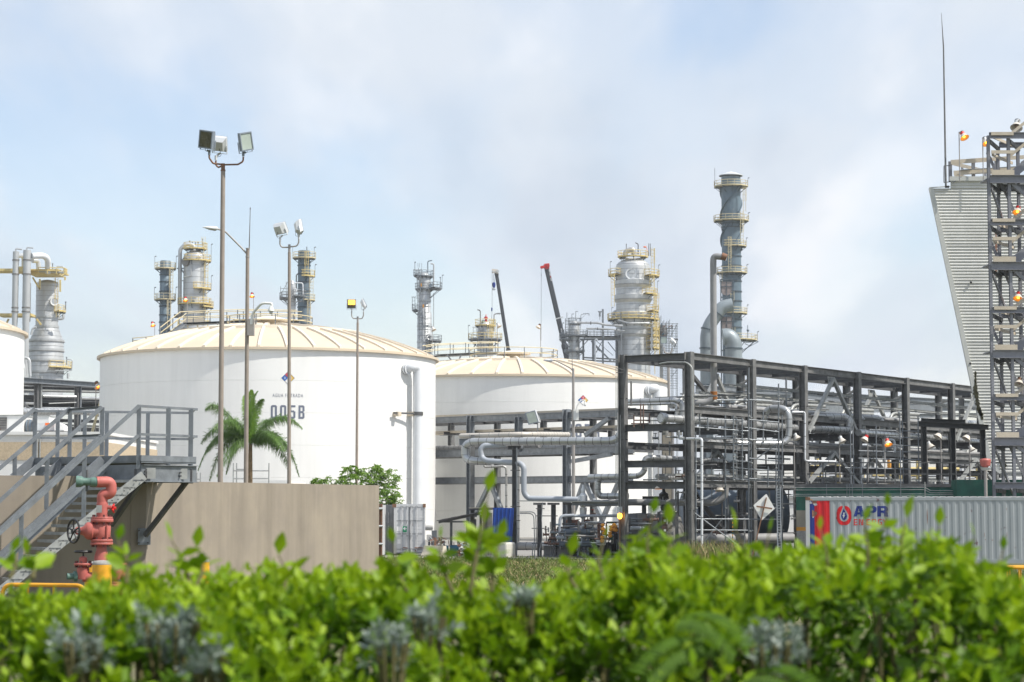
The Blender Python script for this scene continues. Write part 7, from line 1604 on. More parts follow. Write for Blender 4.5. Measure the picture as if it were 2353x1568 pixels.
crust([c(14,550,745,Yt-.10),c(14,553,845,Yt-.10)],w=.12)
for x,y in((350,1015),(345,1500)):P=c(6,x,y,Yt-.08);q=MB();q.ball(P,.06,8);q.build('bolt_hole','black_iron',ct)
dr=thing('deck_railing','cream timber railing with grey posts around the fan deck','railing',tuple(q25(380,850,Yt+.3)))
zk=zCap
for x in(378,722,1065):P=q25(x,620 if x<700 else(595 if x<1000 else 570),Yt+.15);q=MB();q.channel((P.x,P.y,zk-.2),P,.1,.16,.02,up=Vector((1,0,0)));q.build('rail_post','steel_tower',dr)
for x0,y0,x1,y1,w_ in((385,632,1000,590,.20),(430,795,1100,755,.22),(1000,590,1478,555,.18),(1100,755,1478,730,.2)):q=MB();q.beam(q25(x0,y0,Yt),q25(x1,y1,Yt),.05,w_);q.build('rail_board','timber_cream',dr)
for x0,y0,x1,y1,w_,Yq in((410,650,1100,815,.16,Yt+1),(440,820,640,865,.12,Yt+.6)):q=MB();q.beam(q25(x0,y0,Yq),q25(x1,y1,Yq),.05,w_);q.build('diagonal_board','timber_cream',dr)
for y0,y1 in((750,690),(870,825)):q=MB();q.cyl(q25(530,y0,Yt-.1),q25(1478,y1,Yt-.1),.025,7);q.build('conduit','galv',dr,smooth=True)
for x,y in((555,700),(900,790)):P=q25(x,y,Yt+2);q=MB();q.beam((P.x,P.y,zk),P,.1,.1);q.build('rail_post','steel_tower',dr)
q=MB();q.tube(bend([q25(420,940,Yt-.1),q25(500,870,Yt-.1),q25(580,868,Yt-.1),q25(960,840,Yt-.1)],.3),.025,6);q.build('conduit','galv',dr,smooth=True)
lr=thing('antenna_mast','very tall thin whip mast held by a small bracket at the tower corner','mast',tuple(q25(312,1000,Yt-.3)))
pz0=q25(312,1000,Yt-.3);ptop=A(2163,30,Yt-.3);pmid=A(2168,108,Yt-.3)
q=MB();q.tube([pz0,pmid,ptop],.03,8,radii=[.05,.035,.008]);q.build('whip','steel_mid',lr,smooth=True)
for xa,ya,xb,yb in((283,690,283,935),(283,688,385,682),(283,935,385,925)):q=MB();q.beam(q25(xa,ya,Yt-.3),q25(xb,yb,Yt-.3),.035,.035);q.build('bracket','steel_dark',lr)
q=MB();q.beam(q25(300,1000,Yt-.3),q25(360,1000,Yt-.3),.1,.1);q.build('foot_clamp','black_iron',lr)
bell_lamp('glowing lamp with red cap on the fan deck, left of the stair tower',590,265,25,Yt-.5,.44,lit=True,cap='red_paint',tilt=(.35,-.55),pole_x=510,base=zCap-.3)
bell_lamp('glowing lamp with grey cap on the fan deck beside the stair tower',920,352,25,Yt-.4,.44,lit=True,cap='lamp_housing',tilt=(.25,-.55),pole_x=862,base=zCap-.3)
bell_lamp('unlit pale lamp above the stair tower at the top right',1365,115,25,91,.52,lit=False,cap='lamp_housing',tilt=(-.3,-.6),pole_x=1405,base=q25(1405,250,91).z)
sto=thing('stair_tower','open grey steel stair tower with cream boards at the right edge','stair tower',(c(6,465,1500,91).x,91,0))
Ya,Yb=89.5,91.5
def q6(x,y,Yq):return c(6,x,y,Yq)
xL0,xL1=q6(464,400,Ya).x,q6(584,400,Ya).x
xB0,xB1=q6(520,400,Yb).x,q6(640,400,Yb).x
ztop_=q6(560,140,Ya).z;XE=q6(700,400,Ya).x+1.2
for x,Yq in((xL0,Ya),(xL1,Ya),(xB0,Yb),(xB1,Yb),(XE,Ya),(XE,Yb)):q=MB();q.channel((x,Yq,0),(x,Yq,ztop_+(0 if Yq==Ya else-.3)),.12,.18,.02,up=Vector((0,1,0)));q.build('post','steel_tower',sto)
lev=[q6(560,y,Ya).z for y in(142,403,660,920,1183,1445)]+[c(14,540,y,Ya).z for y in(332,640,945)][-2:]
lev_beam=[(142,.26),(403,.34),(660,.26),(920,.34),(1183,.26),(1445,.34)]
allz=[(q6(560,y,Ya).z,h_)for y,h_ in lev_beam]+[(c(14,540,332,Ya).z,.26),(c(14,540,640,Ya).z,.34),(c(14,540,945,Ya).z,.26)]
for z,h_ in allz:
 q=MB();q.channel((xL0-.05,Ya-.12,z),(XE,Ya-.12,z),.12,h_,.02);q.build('front_beam','steel_tower',sto)
 q=MB();q.channel((xB0,Yb,z-.05),(XE,Yb,z-.05),.12,h_*.9,.02);q.build('rear_beam','steel_tower',sto)
 for xa,xb in((xL0,xB0),(xL1,xB1)):q=MB();q.beam((xa,Ya,z-.22),(xb,Yb,z-.24),.1,.16);q.build('side_beam','steel_black',sto)
for z,h_ in allz[1::2]:
 q=MB();q.box((xL0,Ya,z+.14),(xB1,Yb,z+.18));q.build('landing_grating','steel_tower',sto)
 for dz,wd in((.28,.22),(1.28*.9,.14),(2.15*.9,.14)):
  q=MB();q.beam((xL0+.02,Ya-.22,z+dz),(xL1+.12,Ya-.22,z+dz),.05,wd);q.build('guard_board','timber_cream',sto)
  if dz>.5:
   q=MB();q.beam((xL0+.1,Ya,z+dz-.08),(xB1-.3,Yb,z+dz-.12),.05,.12);q.build('side_board','timber_cream',sto)
zs=[z for z,h_ in allz]
for i in range(1,len(zs)-1,2):
 zt__,zb__=zs[i],zs[i+1]if i+1<len(zs)else zs[i]-3
 q=MB();q.beam((xL0+.3,Yb-.2,zs[i-1]-.4),(xB1+.2,Yb-.2,zs[i]-2.3 if i+2<len(zs)else zs[i]-2),.06,.12);q.build('diagonal_brace','steel_tower',sto)
 q=MB();q.beam((xL1,Ya-.02,zt__-.1),(XE,Ya-.02,zt__-1.9),.12,.14);q.build('diagonal_brace','steel_tower',sto)
 q=MB();q.beam((xL1+.1,Ya+.3,zt__+.2),(XE+.6,Ya+.3,zt__+2.3),.08,.34);q.build('stair_stringer','steel_tower',sto)
 for dz in(1.05,1.95):q=MB();q.beam((xL1+.05,Ya+.25,zt__+dz),(XE+.6,Ya+.25,zt__+dz+2.1),.05,.12);q.build('handrail','timber_cream',sto)
 for k_ in range(8):f_=(k_+.5)/8;X_=xL1+.1+(XE-xL1)*f_;q=MB();q.box((X_-.12,Ya+.35,zt__+.25+1.7*f_),(X_+.12,Yb-.3,zt__+.29+1.7*f_));q.build('tread','steel_tower',sto)
 q=MB();q.beam((xL0+.05,Ya+.05,zt__-.35),(xB0+.55,Yb,zt__-2.7),.07,.12);q.build('diagonal_brace','steel_tower',sto)
bell_lamp('glowing lamp with red cap inside the stair tower, upper of three',626,598,6,90.6,.42,lit=True,cap='red_paint',tilt=(-.3,-.5),pole_x=640,base=q6(640,640,90.6).z-.3)
bell_lamp('glowing lamp with red cap inside the stair tower, middle of three',630,1112,6,90.6,.42,lit=True,cap='red_paint',tilt=(-.3,-.5),pole_x=646,base=q6(640,1160,90.6).z-.3)
bell_lamp('unlit rusty lamp inside the stair tower, lowest of three',655,240,14,90.6,.42,lit=False,cap='rusty',tilt=(-.3,-.5),pole_x=676,base=c(14,640,290,90.6).z-.3)
lp=thing('signal_post','slim post with a faded red cap behind the container roof','signal post',(c(14,421,1000,88.5).x,88.5,0))
P=c(14,421,820,88.5);q=MB();q.cyl((P.x,88.5,0),P,.07,10);q.build('post','pole_galv',lp,smooth=True)
q=MB();q.lathe(P,[(.1,0),(.2,.08),(.24,.3),(.2,.36),(.01,.38)],14);q.build('cap','hydrant_red',lp,smooth=True,sharp=40);q=MB();q.lathe(P-Vector((0,0,.12)),[(.14,0),(.22,.12)],14);q.build('lens','lamp_housing',lp,smooth=True)
def corr_wall(parent,a,b_,z0,z1,depth,pitch_,outward,m_,name='side_panel',split=1,flat0=0.0):
 """trapezoid corrugation between a and b_"""
 d=b_-a;L_=d.length;d.normalize();segs=[]
 x=0
 prof=[]
 while x<L_:
  for f_,dd in((0,0),(.36,0),(.5,1),(.86,1)):
   xx=x+pitch_*f_
   if xx<L_:prof.append((xx,dd))
  x+=pitch_
 prof.append((L_,0))
 q=MB();vs=[];fs=[]
 for xx,dd in prof:
  P=a+d*xx-outward*(depth*dd);vs+=[(P.x,P.y,z0),(P.x,P.y,z1)]
 for j in range(len(prof)-1):fs.append((2*j,2*j+2,2*j+3,2*j+1))
 q.add(vs,fs);return q.build(name,m_,parent)
CA=Vector((A(1851.5,1200,85).x,85,0));CBx=CA+Vector((12.19*.9697,-12.19*.2443*0+0,0))
dC=Vector((1,-.17,0)).normalized();CB=CA+dC*12.19;nC=Vector((dC.y,-dC.x,0));CH=2.74;z00=.16
cn=thing('shipping_container','long grey container with red and blue stripes and APR ENERGY lettering','container',(CA.x,CA.y,0))
fr=.16
corr_wall(cn,CA+dC*fr,CB-dC*fr,z00+.15,CH-.13,.013,.278,nC,'cont_grey')
corr_wall(cn,CB-dC*fr-nC*2.44,CA+dC*fr-nC*2.44,z00+.15,CH-.13,.036,.278,-nC,'cont_grey',name='rear_panel')
for z_,h_ in((CH-.065,.12),(z00+.08,.16)):
 for off in(0,2.38):q=MB();q.beam(CA-nC*(off-.005*0+0.02)+Vector((0,0,z_)),CB-nC*(off+.02)+Vector((0,0,z_)),.06,h_);q.build('side_rail','cont_grey',cn)
for P0 in(CA,CB-dC*.16):
 for off in(0,2.28):P=P0-nC*off;q=MB();q.prism([P+nC*.012,P+dC*.16+nC*.012,P+dC*.16-nC*.16,P-nC*.16],(0,0,0));q=MB();q.prism([P+nC*.012+Vector((0,0,z00)),P+dC*.16+nC*.012+Vector((0,0,z00)),P+dC*.16-nC*.16+Vector((0,0,z00)),P-nC*.16+Vector((0,0,z00))],(0,0,CH-z00));q.build('corner_post','cont_white',cn)
for P0 in(CA,CB-dC*.18):
 for z_ in(CH-.115,z00-.005):q=MB();P=P0+nC*.018;q.prism([P+Vector((0,0,z_)),P+dC*.18+Vector((0,0,z_)),P+dC*.18-nC*.18+Vector((0,0,z_)),P-nC*.18+Vector((0,0,z_))],(0,0,.12));q.build('corner_casting','rusty' if z_>1 else 'cont_white',cn)
q=MB();q.prism([CA+dC*.1-nC*.03+Vector((0,0,CH-.004)),CB-dC*.1-nC*.03+Vector((0,0,CH-.004)),CB-dC*.1-nC*2.4+Vector((0,0,CH-.004)),CA+dC*.1-nC*2.4+Vector((0,0,CH-.004))],(0,0,.02));q.build('roof','cont_roof',cn)
for i in range(38):
 x=.5+i*.3;q=MB();P=CA+dC*x;q.prism([P-nC*.02+Vector((0,0,CH+.0165)),P+dC*.16-nC*.02+Vector((0,0,CH+.0165)),P+dC*.16-nC*2.38+Vector((0,0,CH+.0165)),P-nC*2.38+Vector((0,0,CH+.0165))],(0,0,.018));q.build('roof_rib','cont_roof',cn)
for sx in(0,12.19-.05):
 P=CA+dC*sx;q=MB();q.prism([P-nC*.16+Vector((0,0,z00)),P+dC*.05-nC*.16+Vector((0,0,z00)),P+dC*.05-nC*2.28+Vector((0,0,z00)),P-nC*2.28+Vector((0,0,z00))],(0,0,CH-z00-.02));q.build('end_panel','cont_grey',cn)
def on_side(u,z,w=0.0):
 x=(u-fr)%.278/.278;dd=0 if x<.36 else((x-.36)/.14 if x<.5 else(1 if x<.86 else 1-(x-.86)/.14))
 return CA+dC*u-nC*(.013*dd-.004-w)+Vector((0,0,z))
def paint(u0,u1,z0,z1,m_,name,w=0.0):
 us=sorted(set([u0,u1]+[fr+k_*.278+f_*.278 for k_ in range(45)for f_ in(0,.36,.5,.86)if u0<fr+k_*.278+f_*.278<u1]));q=MB();vs=[];fs=[]
 for u in us:vs+=[tuple(on_side(u,z0,w)),tuple(on_side(u,z1,w))]
 for j in range(len(us)-1):fs.append((2*j,2*j+2,2*j+3,2*j+1))
 q.add(vs,fs);return q.build(name,m_,cn)
def u27(x):P=c(27,x,600,85);k=P.x/P.y;t=(k*CA.y-CA.x)/(dC.x-k*dC.y);return t
def z27(y,x=600):P=c(27,x,y,84.9);return P.z
paint(u27(150),u27(275),z00+.16,CH-.14,'paint_navy','blue_stripe');paint(u27(275),u27(560),z00+.16,CH-.14,'paint_red','red_stripe',.002)
def decal(poly,m_,name,w=.004,k_=27,par=None):
 pu=[(u27(x),z27(y))for x,y in poly];us0,us1=min(p[0]for p in pu),max(p[0]for p in pu)
 q=MB();N_=max(2,int((us1-us0)/.02));vs=[];
 def spans(u):
  ys_=[]
  for(xa,ya),(xb,yb)in zip(pu,pu[1:]+pu[:1]):
   if(xa<=u<xb)or(xb<=u<xa):ys_.append(ya+(yb-ya)*(u-xa)/(xb-xa))
  ys_.sort();return list(zip(ys_[::2],ys_[1::2]))
 for j in range(N_):
  ua,ub=us0+(us1-us0)*j/N_,us0+(us1-us0)*(j+1)/N_;
  for lo,hi in spans((ua+ub)/2):q.add([tuple(on_side(ua,lo,w)),tuple(on_side(ub,lo,w)),tuple(on_side(ub,hi,w)),tuple(on_side(ua,hi,w))],[(0,1,2,3)])
 return q.build(name,m_,par or cn)
def ell(cx_,cy_,a,b_,t0=0,t1=TAU,n=40,p=2.6):
 o=[]
 for i in range(n+1):
  t=t0+(t1-t0)*i/n;ct_,st_=math.cos(t),math.sin(t);o.append((cx_+a*math.copysign(abs(ct_)**(2/p),ct_),cy_+b_*math.copysign(abs(st_)**(2/p),st_)))
 return o
decal(ell(828,530,138,182)[:-1],'paint_red','logo_ring',.004)
def dropshape(cx_,top_,cyb,r_,rb_=None):return[(cx_,top_)]+[(cx_+r_*math.cos(t),cyb+(rb_ or r_)*math.sin(t))for t in[-.55+(math.pi+1.1)*i/24 for i in range(25)]]
mat('cont_grey_plain',(0.36,0.39,0.41),0.5,var=0.03)
decal([(805,345),(838,345),(845,400),(880,455),(912,520),(908,590),(880,630),(828,650),(775,625),(748,580),(748,520),(775,455),(800,400)],'cont_grey_plain','logo_drop_outline',.007)
decal([(822,405),(845,445),(875,495),(888,545),(872,590),(845,615),(820,618),(790,598),(775,555),(780,510),(800,455)],'paint_navy','logo_drop',.010)
decal([(822,475),(850,475),(838,520),(852,520),(808,600),(820,545),(804,545)],'print_white','logo_bolt',.013)
decal([(1010,548),(1075,352),(1165,352),(1220,548),(1145,548),(1133,510),(1080,510),(1070,548)],'paint_navy','letter_a',.004)
decal([(1092,470),(1122,470),(1108,405)],'cont_grey_plain','letter_gap',.007)
decal([(1255,352),(1400,352),(1440,380),(1445,430),(1425,465),(1390,480),(1325,480),(1325,550),(1255,550)],'paint_navy','letter_p',.004)
decal([(1322,392),(1370,392),(1380,415),(1370,440),(1322,440)],'cont_grey_plain','letter_gap',.007)
decal([(1458,352),(1610,352),(1655,380),(1660,425),(1635,455),(1650,480),(1662,550),(1588,550),(1580,490),(1560,478),(1530,478),(1530,550),(1458,550)],'paint_navy','letter_r',.004)
decal([(1528,392),(1580,392),(1590,412),(1580,435),(1528,435)],'cont_grey_plain','letter_gap',.007)
def st(poly_list,nm):
 for p_ in poly_list:decal(p_,'paint_red',nm,.004)
def bar_(x0,y0,x1,y1):return[(x0,y0),(x1,y0),(x1,y1),(x0,y1)]
T_=17;ya,yb=598,712
def letE(x,w):st([bar_(x,ya,x+T_,yb),bar_(x+T_,ya,x+w,ya+T_),bar_(x+T_,646,x+w-8,646+T_),bar_(x+T_,yb-T_,x+w,yb)],'letter_e')
letE(1012,72);st([bar_(1108,ya,1125,yb),bar_(1172,ya,1189,yb),[(1125,ya),(1140,ya),(1172,yb),(1157,yb)]],'letter_n')
letE(1252,72);st([bar_(1352,ya,1369,yb),bar_(1369,ya,1420,ya+T_),bar_(1420,ya+6,1436,652),bar_(1369,648,1425,648+T_),[(1400,664),(1420,664),(1450,yb),(1430,yb)]],'letter_r')
st([bar_(1468,ya+12,1485,yb-12),bar_(1478,ya,1540,ya+T_),bar_(1478,yb-T_,1540,yb),bar_(1528,655,1545,yb-10),bar_(1508,652,1545,668)],'letter_g')
st([[(1560,ya),(1578,ya),(1602,652),(1590,662)],[(1645,ya),(1627,ya),(1594,652),(1606,662)],bar_(1593,655,1610,yb)],'letter_y')
for poly,m_ in(([(230,255),(320,255),(318,300),(245,310)],'debris'),([(245,310),(318,300),(328,335),(285,352)],'cont_white'),([(185,300),(205,255),(232,300),(200,312)],'cont_white'),([(228,425),(325,470),(318,515),(280,545),(232,555)],'debris'),([(232,560),(272,545),(250,580)],'cont_white')):decal(poly,m_,'torn_patch',.008)
for i in range(5):decal([(118+i*32,248),(134+i*32,222),(150+i*32,222),(134+i*32,248)],'valve_yellow' if i%1==0 else 'steel_dark','hazard_chevron',.01)
def u14(x,Yq=84):P=c(14,x,1200,Yq);k=P.x/P.y;return(k*CA.y-CA.x)/(dC.x-k*dC.y)
for x,y,w_,h_ in((17,1165,5,130),(102,1163,10,5),(150,1168,22,4),(223,1372,18,32),(240,1302,6,10),(413,1290,4,40),(468,1328,8,8),(570,1290,3,50),(570,1110,3,18),(390,1143,8,4),(140,1262,5,9),(475,1185,3,10),(420,1325,8,6),(110,1420,10,7)):
 u,z=u14(x),c(14,x,y,83).z;ww,hh=w_*.33*mpp(83),h_*.33*mpp(83)
 q=MB();n2=6;q.add([tuple(on_side(u+ww*.5*math.cos(TAU*i/n2)*rs.uniform(.6,1.2),z+hh*.5*math.sin(TAU*i/n2)*rs.uniform(.7,1.1),.006))for i in range(n2)],[tuple(range(n2))]);q.build('rust_chip','debris',cn)
def q26(x,y,Yq=102):return c(26,x,y,Yq)
Yg=101.5
L0,L1,L2=q26(122,300,Yg+3.0),q26(300,300,Yg),q26(792,300,Yg-.05)
zt3=q26(550,262,Yg).z
gc=thing('shipping_container','grey container with closed end doors and a green arrow sign','container',(L1.x,Yg,0))
zb3=.14
q=MB();q.prism([(L1.x+.02,Yg+.02,zb3),(L2.x-.02,Yg+.02,zb3),(L2.x-2.1,Yg+6.0,zb3),(L1.x-2.3*.9,Yg+6.0,zb3)],(0,0,zt3-zb3-.03));q.build('body','cont_dark',gc)
dl=(Vector((L1.x-2.3*.9,Yg+6.0,0))-Vector((L1.x,Yg,0)));nl=Vector((dl.y,-dl.x,0)).normalized();
if nl.x>0:nl=-nl
corr_wall(gc,Vector((L1.x,Yg+.1,0))+nl*.02+dl.normalized()*5.6,Vector((L1.x,Yg+.1,0))+nl*.02+dl.normalized()*.2,zb3+.1,zt3-.1,.036,.278,nl,'cont_dark')
for x0,x1 in((300,340),(765,792)):q=MB();q.box((q26(x0,0,Yg).x,Yg-.05,zb3),(q26(x1,0,Yg).x,Yg,zt3));q.build('corner_post','cont_white',gc)
for x0,x1 in((275,335),(755,797)):q=MB();q.box((q26(x0,0,Yg).x,Yg-.07,zt3-.16),(q26(x1,0,Yg).x,Yg+.1,zt3+.01));q.build('corner_casting','rusty',gc)
q=MB();q.box((q26(335,0,Yg).x,Yg-.045,zt3-.14),(q26(760,0,Yg).x,Yg-.002,zt3));q.build('header','cont_white',gc)
for x0,x1 in((330,540),(545,765)):
 q=MB();q.box((q26(x0,0,Yg).x+.01,Yg-.03,zb3+.05),(q26(x1,0,Yg).x-.01,Yg-.002,zt3-.145));dd_=q.build('door','cont_white',gc)
 for y0,y1 in((512,532),(718,740),(962,985)):q=MB();za,zb_=q26(0,y0,Yg).z,q26(0,y1,Yg).z;q.box((q26(x0+2,0,Yg).x+.03,Yg-.036,zb_),(q26(x1-20,0,Yg).x,Yg-.031,za));q.build('pressed_band','cont_band',dd_)
for x in(425,510,575,660):
 X_=q26(x,0,Yg).x;q=MB();q.cyl((X_,Yg-.08,zb3+.05),(X_,Yg-.08,zt3-.05),.022,8);q.build('lock_rod','cont_white',gc,smooth=True)
 for y in(300,520,760,960):q=MB();z=q26(0,y,Yg).z;q.box((X_-.05,Yg-.1,z-.03),(X_+.05,Yg-.03,z+.03));q.build('rod_bracket','cont_band',gc)
for x in(440,620,680):P=q26(x,945,Yg-.1);q=MB();q.beam(P,P+Vector((.22,0,-.02)),.03,.04);q.build('door_handle','debris',gc)
P,Q=q26(437,612,Yg-.05),q26(504,703,Yg-.05);sgx=(P.x+Q.x)/2
q=MB();q.box((P.x,Yg-.045,Q.z),(Q.x,Yg-.036,P.z));sg_=q.build('arrow_sign','print_green',gc)
zc_=q26(0,648,Yg).z;w_=(Q.x-P.x)*.42
q=MB();yq_=Yg-.05
def flat(pts,par,m_,nm,yy):q=MB();q.add([(x,yy,z)for x,z in pts],[tuple(range(len(pts)))]);return q.build(nm,m_,par)
flat([(sgx+w_,zc_+.018),(sgx+w_,zc_-.018),(sgx-w_*.5,zc_-.018),(sgx-w_*.5,zc_+.018)],gc,'print_white','arrow_shaft',Yg-.049)
flat([(sgx-w_,zc_),(sgx-w_*.1,zc_+w_*.95),(sgx-w_*.1+.045,zc_+w_*.95-.02),(sgx-w_*.75+.04,zc_),(sgx-w_*.1+.045,zc_-w_*.95+.02),(sgx-w_*.1,zc_-w_*.95)],gc,'print_white','arrow_head',Yg-.0495)
def txt26(body,x,y,size_px,m_='print_white',bold=0,xs=.7,align='LEFT',yy=None,sp=1.0):
 P=q26(x,y,Yg);return text_polys(body,size_px*.1465*mpp(Yg)*1.35,gc,'door_lettering',m_,lambda u,v,w:(P.x+u,yy or(Yg-.042),P.z+v),xscale=xs,align=align,spacing=sp)
txt26('APAU 100045',605,480,30);txt26('MAX.GR',590,650,30,xs=.6);txt26('TARE',590,695,30,xs=.6);txt26('NET',592,835,28,xs=.6);txt26('CU.CAP',590,880,28,xs=.6)
for y in(632,680,820,868):txt26('000 00',672,y+18,26,xs=.55)
for x,y,w__,h__ in((370,650,60,70),(378,850,55,70)):P=q26(x,y,Yg);q=MB();ww,hh=w__*.1465*mpp(Yg)/2,h__*.1465*mpp(Yg)/2;q.box((P.x-ww,Yg-.037,P.z-hh),(P.x+ww,Yg-.033,P.z+hh));q.build('faded_label','print_white',gc)
for i,ch in enumerate('APAU 400045'):
 if ch==' ':continue
 P=Vector((L1.x,Yg+.1,0))+nl*.075+dl.normalized()*.75;z=q26(0,430+i*42,Yg).z;tx=-dl.normalized()
 text_polys(ch,.19,gc,'side_lettering','print_white',lambda u,v,w,P=P,z=z:(P.x+tx.x*u,P.y+tx.y*u,z+v),xscale=.8)
oc=thing('shipping_container','rusty edge of a second container squeezed between wall and grey container','container',(q26(85,300,96).x,96,0))
a_,b_=q26(40,260,96),q26(120,260,96);zz_=a_.z
q=MB();q.box((a_.x-2.2,96,.1),(a_.x+.02,102,zz_-.05));q.build('body','cont_white',oc)
q=MB();q.box((a_.x+.03,95.97,.1),(b_.x-.06,96.1,zz_));q.build('corner_post','rusty',oc);q=MB();q.box((b_.x-.055,95.9,.1),(b_.x,96.0,zz_));q.build('door_edge','rusty',oc)
for y in(335,610,890):P=q26(95,y,95.8);q=MB();q.cyl((P.x-.12,95.85,P.z),(P.x+.08,95.85,P.z),.05,10);q.build('hinge','cont_white',oc,smooth=True)
t=thing('horizontal_drum','white drum end poking out behind the right side of the grey container','drum',tuple(q26(850,610,104)))
P=q26(800,610,104);r_=66*.1465*mpp(104);q=MB();q.lathe(P,[(r_,-.5),(r_,q26(905,0,104).x-P.x-.05),(r_*.85,q26(905,0,104).x-P.x+.02),(.01,q26(905,0,104).x-P.x+.06)],26,(1,0,0));q.build('shell','building_white',t,smooth=True,sharp=40)
q=MB();q.beam((P.x+.4,104,0),(P.x+.4,104,P.z-r_),.25,.2);q.build('saddle','galv',t)
t=thing('white_box','small white junction cabinet low beside the grey container','cabinet',(q26(845,835,103).x,103,0))
P,Q=q26(808,742,103),q26(888,835,103);q=MB();q.box((P.x,103,Q.z),(Q.x,103.4,P.z));q.build('cabinet_body','building_white',t);q=MB();q.beam(((P.x+Q.x)/2,103.2,0),((P.x+Q.x)/2,103.2,Q.z),.1,.1);q.build('leg','galv',t)
t=thing('concrete_barrier','cream concrete traffic barrier in front of the scrap pile','barrier',(q26(950,1000,98).x,98,0))
P0,P1=q26(790,920,99),q26(1095,920,98);z=P1.z
prof=[(.30,0),(.26,.14),(.12,.40),(.09,z),(-.09,z),(-.12,.40),(-.26,.14),(-.30,0)]
d=(P1-P0);d.z=0;nn2=Vector((-d.y,d.x,0)).normalized()
q=MB();q.prism([Vector((P0.x,P0.y,0))+nn2*a+Vector((0,0,h_))for a,h_ in prof],d);q.build('barrier_body','barrier',t)
for i,(x0,x1,y0,lbl)in enumerate(((1020,1143,920,'blue scrap bin behind the concrete barrier'),(1180,1310,912,'blue scrap bin under the shed post'))):
 Yq=100+i*.3;a_,b_=q26(x0,y0,Yq),q26(x1,y0,Yq);t=thing('scrap_bin',lbl,'bin',(a_.x,Yq,0),'blue scrap bins')
 w_=b_.x-a_.x;z=a_.z
 for bx in((a_.x,Yq,0,b_.x,Yq+.04,z),(a_.x,Yq+1.1,0,b_.x,Yq+1.14,z),(a_.x,Yq+.041,0,a_.x+.04,Yq+1.099,z),(b_.x-.04,Yq+.041,0,b_.x,Yq+1.099,z)):q=MB();q.box(bx[:3],bx[3:]);q.build('side','bin_blue',t)
 q=MB();q.box((a_.x+.05,Yq+.05,.1),(b_.x-.05,Yq+1.09,z-.08));q.build('contents','debris',t)
rj=random.Random(31)
def scrap(label,x0,x1,y0,y1,Yq,n_,seed,mats_):
 t=thing('scrap_pile',label,'scrap',(q26((x0+x1)/2,y1,Yq).x,Yq,0));r_=random.Random(seed)
 for i in range(n_):
  x,y=r_.uniform(x0,x1),r_.uniform(y0,y1);P=q26(x,y,Yq+r_.uniform(0,.8));P.z=max(.03,P.z);dv=Vector((r_.gauss(0,1),r_.gauss(0,.6),r_.gauss(0,.7))).normalized()*r_.uniform(.12,.4)
  q=MB();k_=r_.random()
  if k_<.5:q.cyl(P,P+dv,r_.uniform(.012,.035),6)
  elif k_<.8:q.beam(P,P+dv,r_.uniform(.04,.14),.012)
  else:q.ball(P,r_.uniform(.05,.12),8,.6)
  q.build('scrap_piece',r_.choice(mats_),t)
 return t
scrap('pile of bent scrap with a rusty post standing on the concrete barrier',870,1090,790,915,99.6,36,3,['debris','rusty','print_white','galv','steel_dark','machine_grey'])
scrap('heap of white sheeting and rusty rods at the shed foot',1300,1500,870,1080,99.2,60,4,['debris','rusty','print_white','print_white','galv','debris'])
t=thing('rusty_post','short rusty post upright in the scrap on the barrier','post',tuple(q26(945,915,99.4)))
q=MB();q.beam(q26(943,918,99.4),q26(950,792,99.4),.1,.1);q.build('post_shaft','rusty',t)
for x,wn_ in zip((1165,1240,1302,1330,1345),('leftmost','second','middle','fourth','rightmost')):
 t=thing('scrap_rod',wn_+' of five thin rods sticking up behind the scrap bins','rod',tuple(q26(x,915,100.6)),'rods in the scrap bins');q=MB();q.cyl(q26(x,930,100.6),q26(x+rj.uniform(-12,12),rj.uniform(825,880),100.6),.018,6);q.build('rod_shaft','debris',t)
sh=thing('open_shed','lean-to shed with sloping dark sheet roof on thin posts','shed',(q26(1195,1000,100.5).x,100.5,0))
a_,b_=q26(965,530,100.5),q26(1640,395,99.5)
c_,e_=b_+Vector((.35,2.6,0)),a_+Vector((.25,2.6,.0))
for i in range(9):
 f0,f1=i/9,(i+.96)/9;q=MB();q.prism([a_.lerp(b_,f0),a_.lerp(b_,f1),e_.lerp(c_,f1),e_.lerp(c_,f0)],(0,0,.03+.008*(i%2)));q.build('roof_sheet','roof_sheet',sh)
q=MB();q.beam(a_-Vector((-.1,-.3,.06)),b_-Vector((0,-.3,.06)),.06,.10);q.build('rafter','steel_dark',sh)
q=MB();q.beam(q26(1080,540,100.8),q26(1440,540,99.8),.06,.08);q.build('purlin','steel_dark',sh)
for x,y in((1196,500),(1570,500),(1660,430)):P=q26(x,y,100.6);q=MB();q.beam((P.x,100.6,0),P,.12,.12);q.build('post','steel_dark',sh)
a_,b_=q26(1465,345,101),q26(1855,335,101);q=MB();q.beam(a_,b_,1.8,.10);q.build('upper_roof','roof_sheet',sh)
q=MB();q.beam(q26(1475,325,100),q26(1850,318,100),.05,.04);q.build('roof_flashing','timber_cream',sh)
q=MB();q.box((q26(1690,400,101).x,101.2,0),(q26(1840,400,101).x,101.3,q26(1690,400,101).z));q.build('rear_wall','machine_grey',sh)
for x in(1790,1830):q=MB();P=q26(x,620,101);q.cyl((P.x,101,0),P,.03,6);q.build('conduit','steel_mid',sh)
t=thing('blue_sheet','bright blue corrugated metal sheet standing beside the black post','metal sheet',(q26(2000,860,97.6).x,97.6,0))
TL_,TR_,BR_,BL_=q26(1853,318,97.9),q26(2183,325,97.6),q26(2148,862,97.3),q26(1832,862,97.6)
nseg=44;q=MB();vs=[];fs=[]
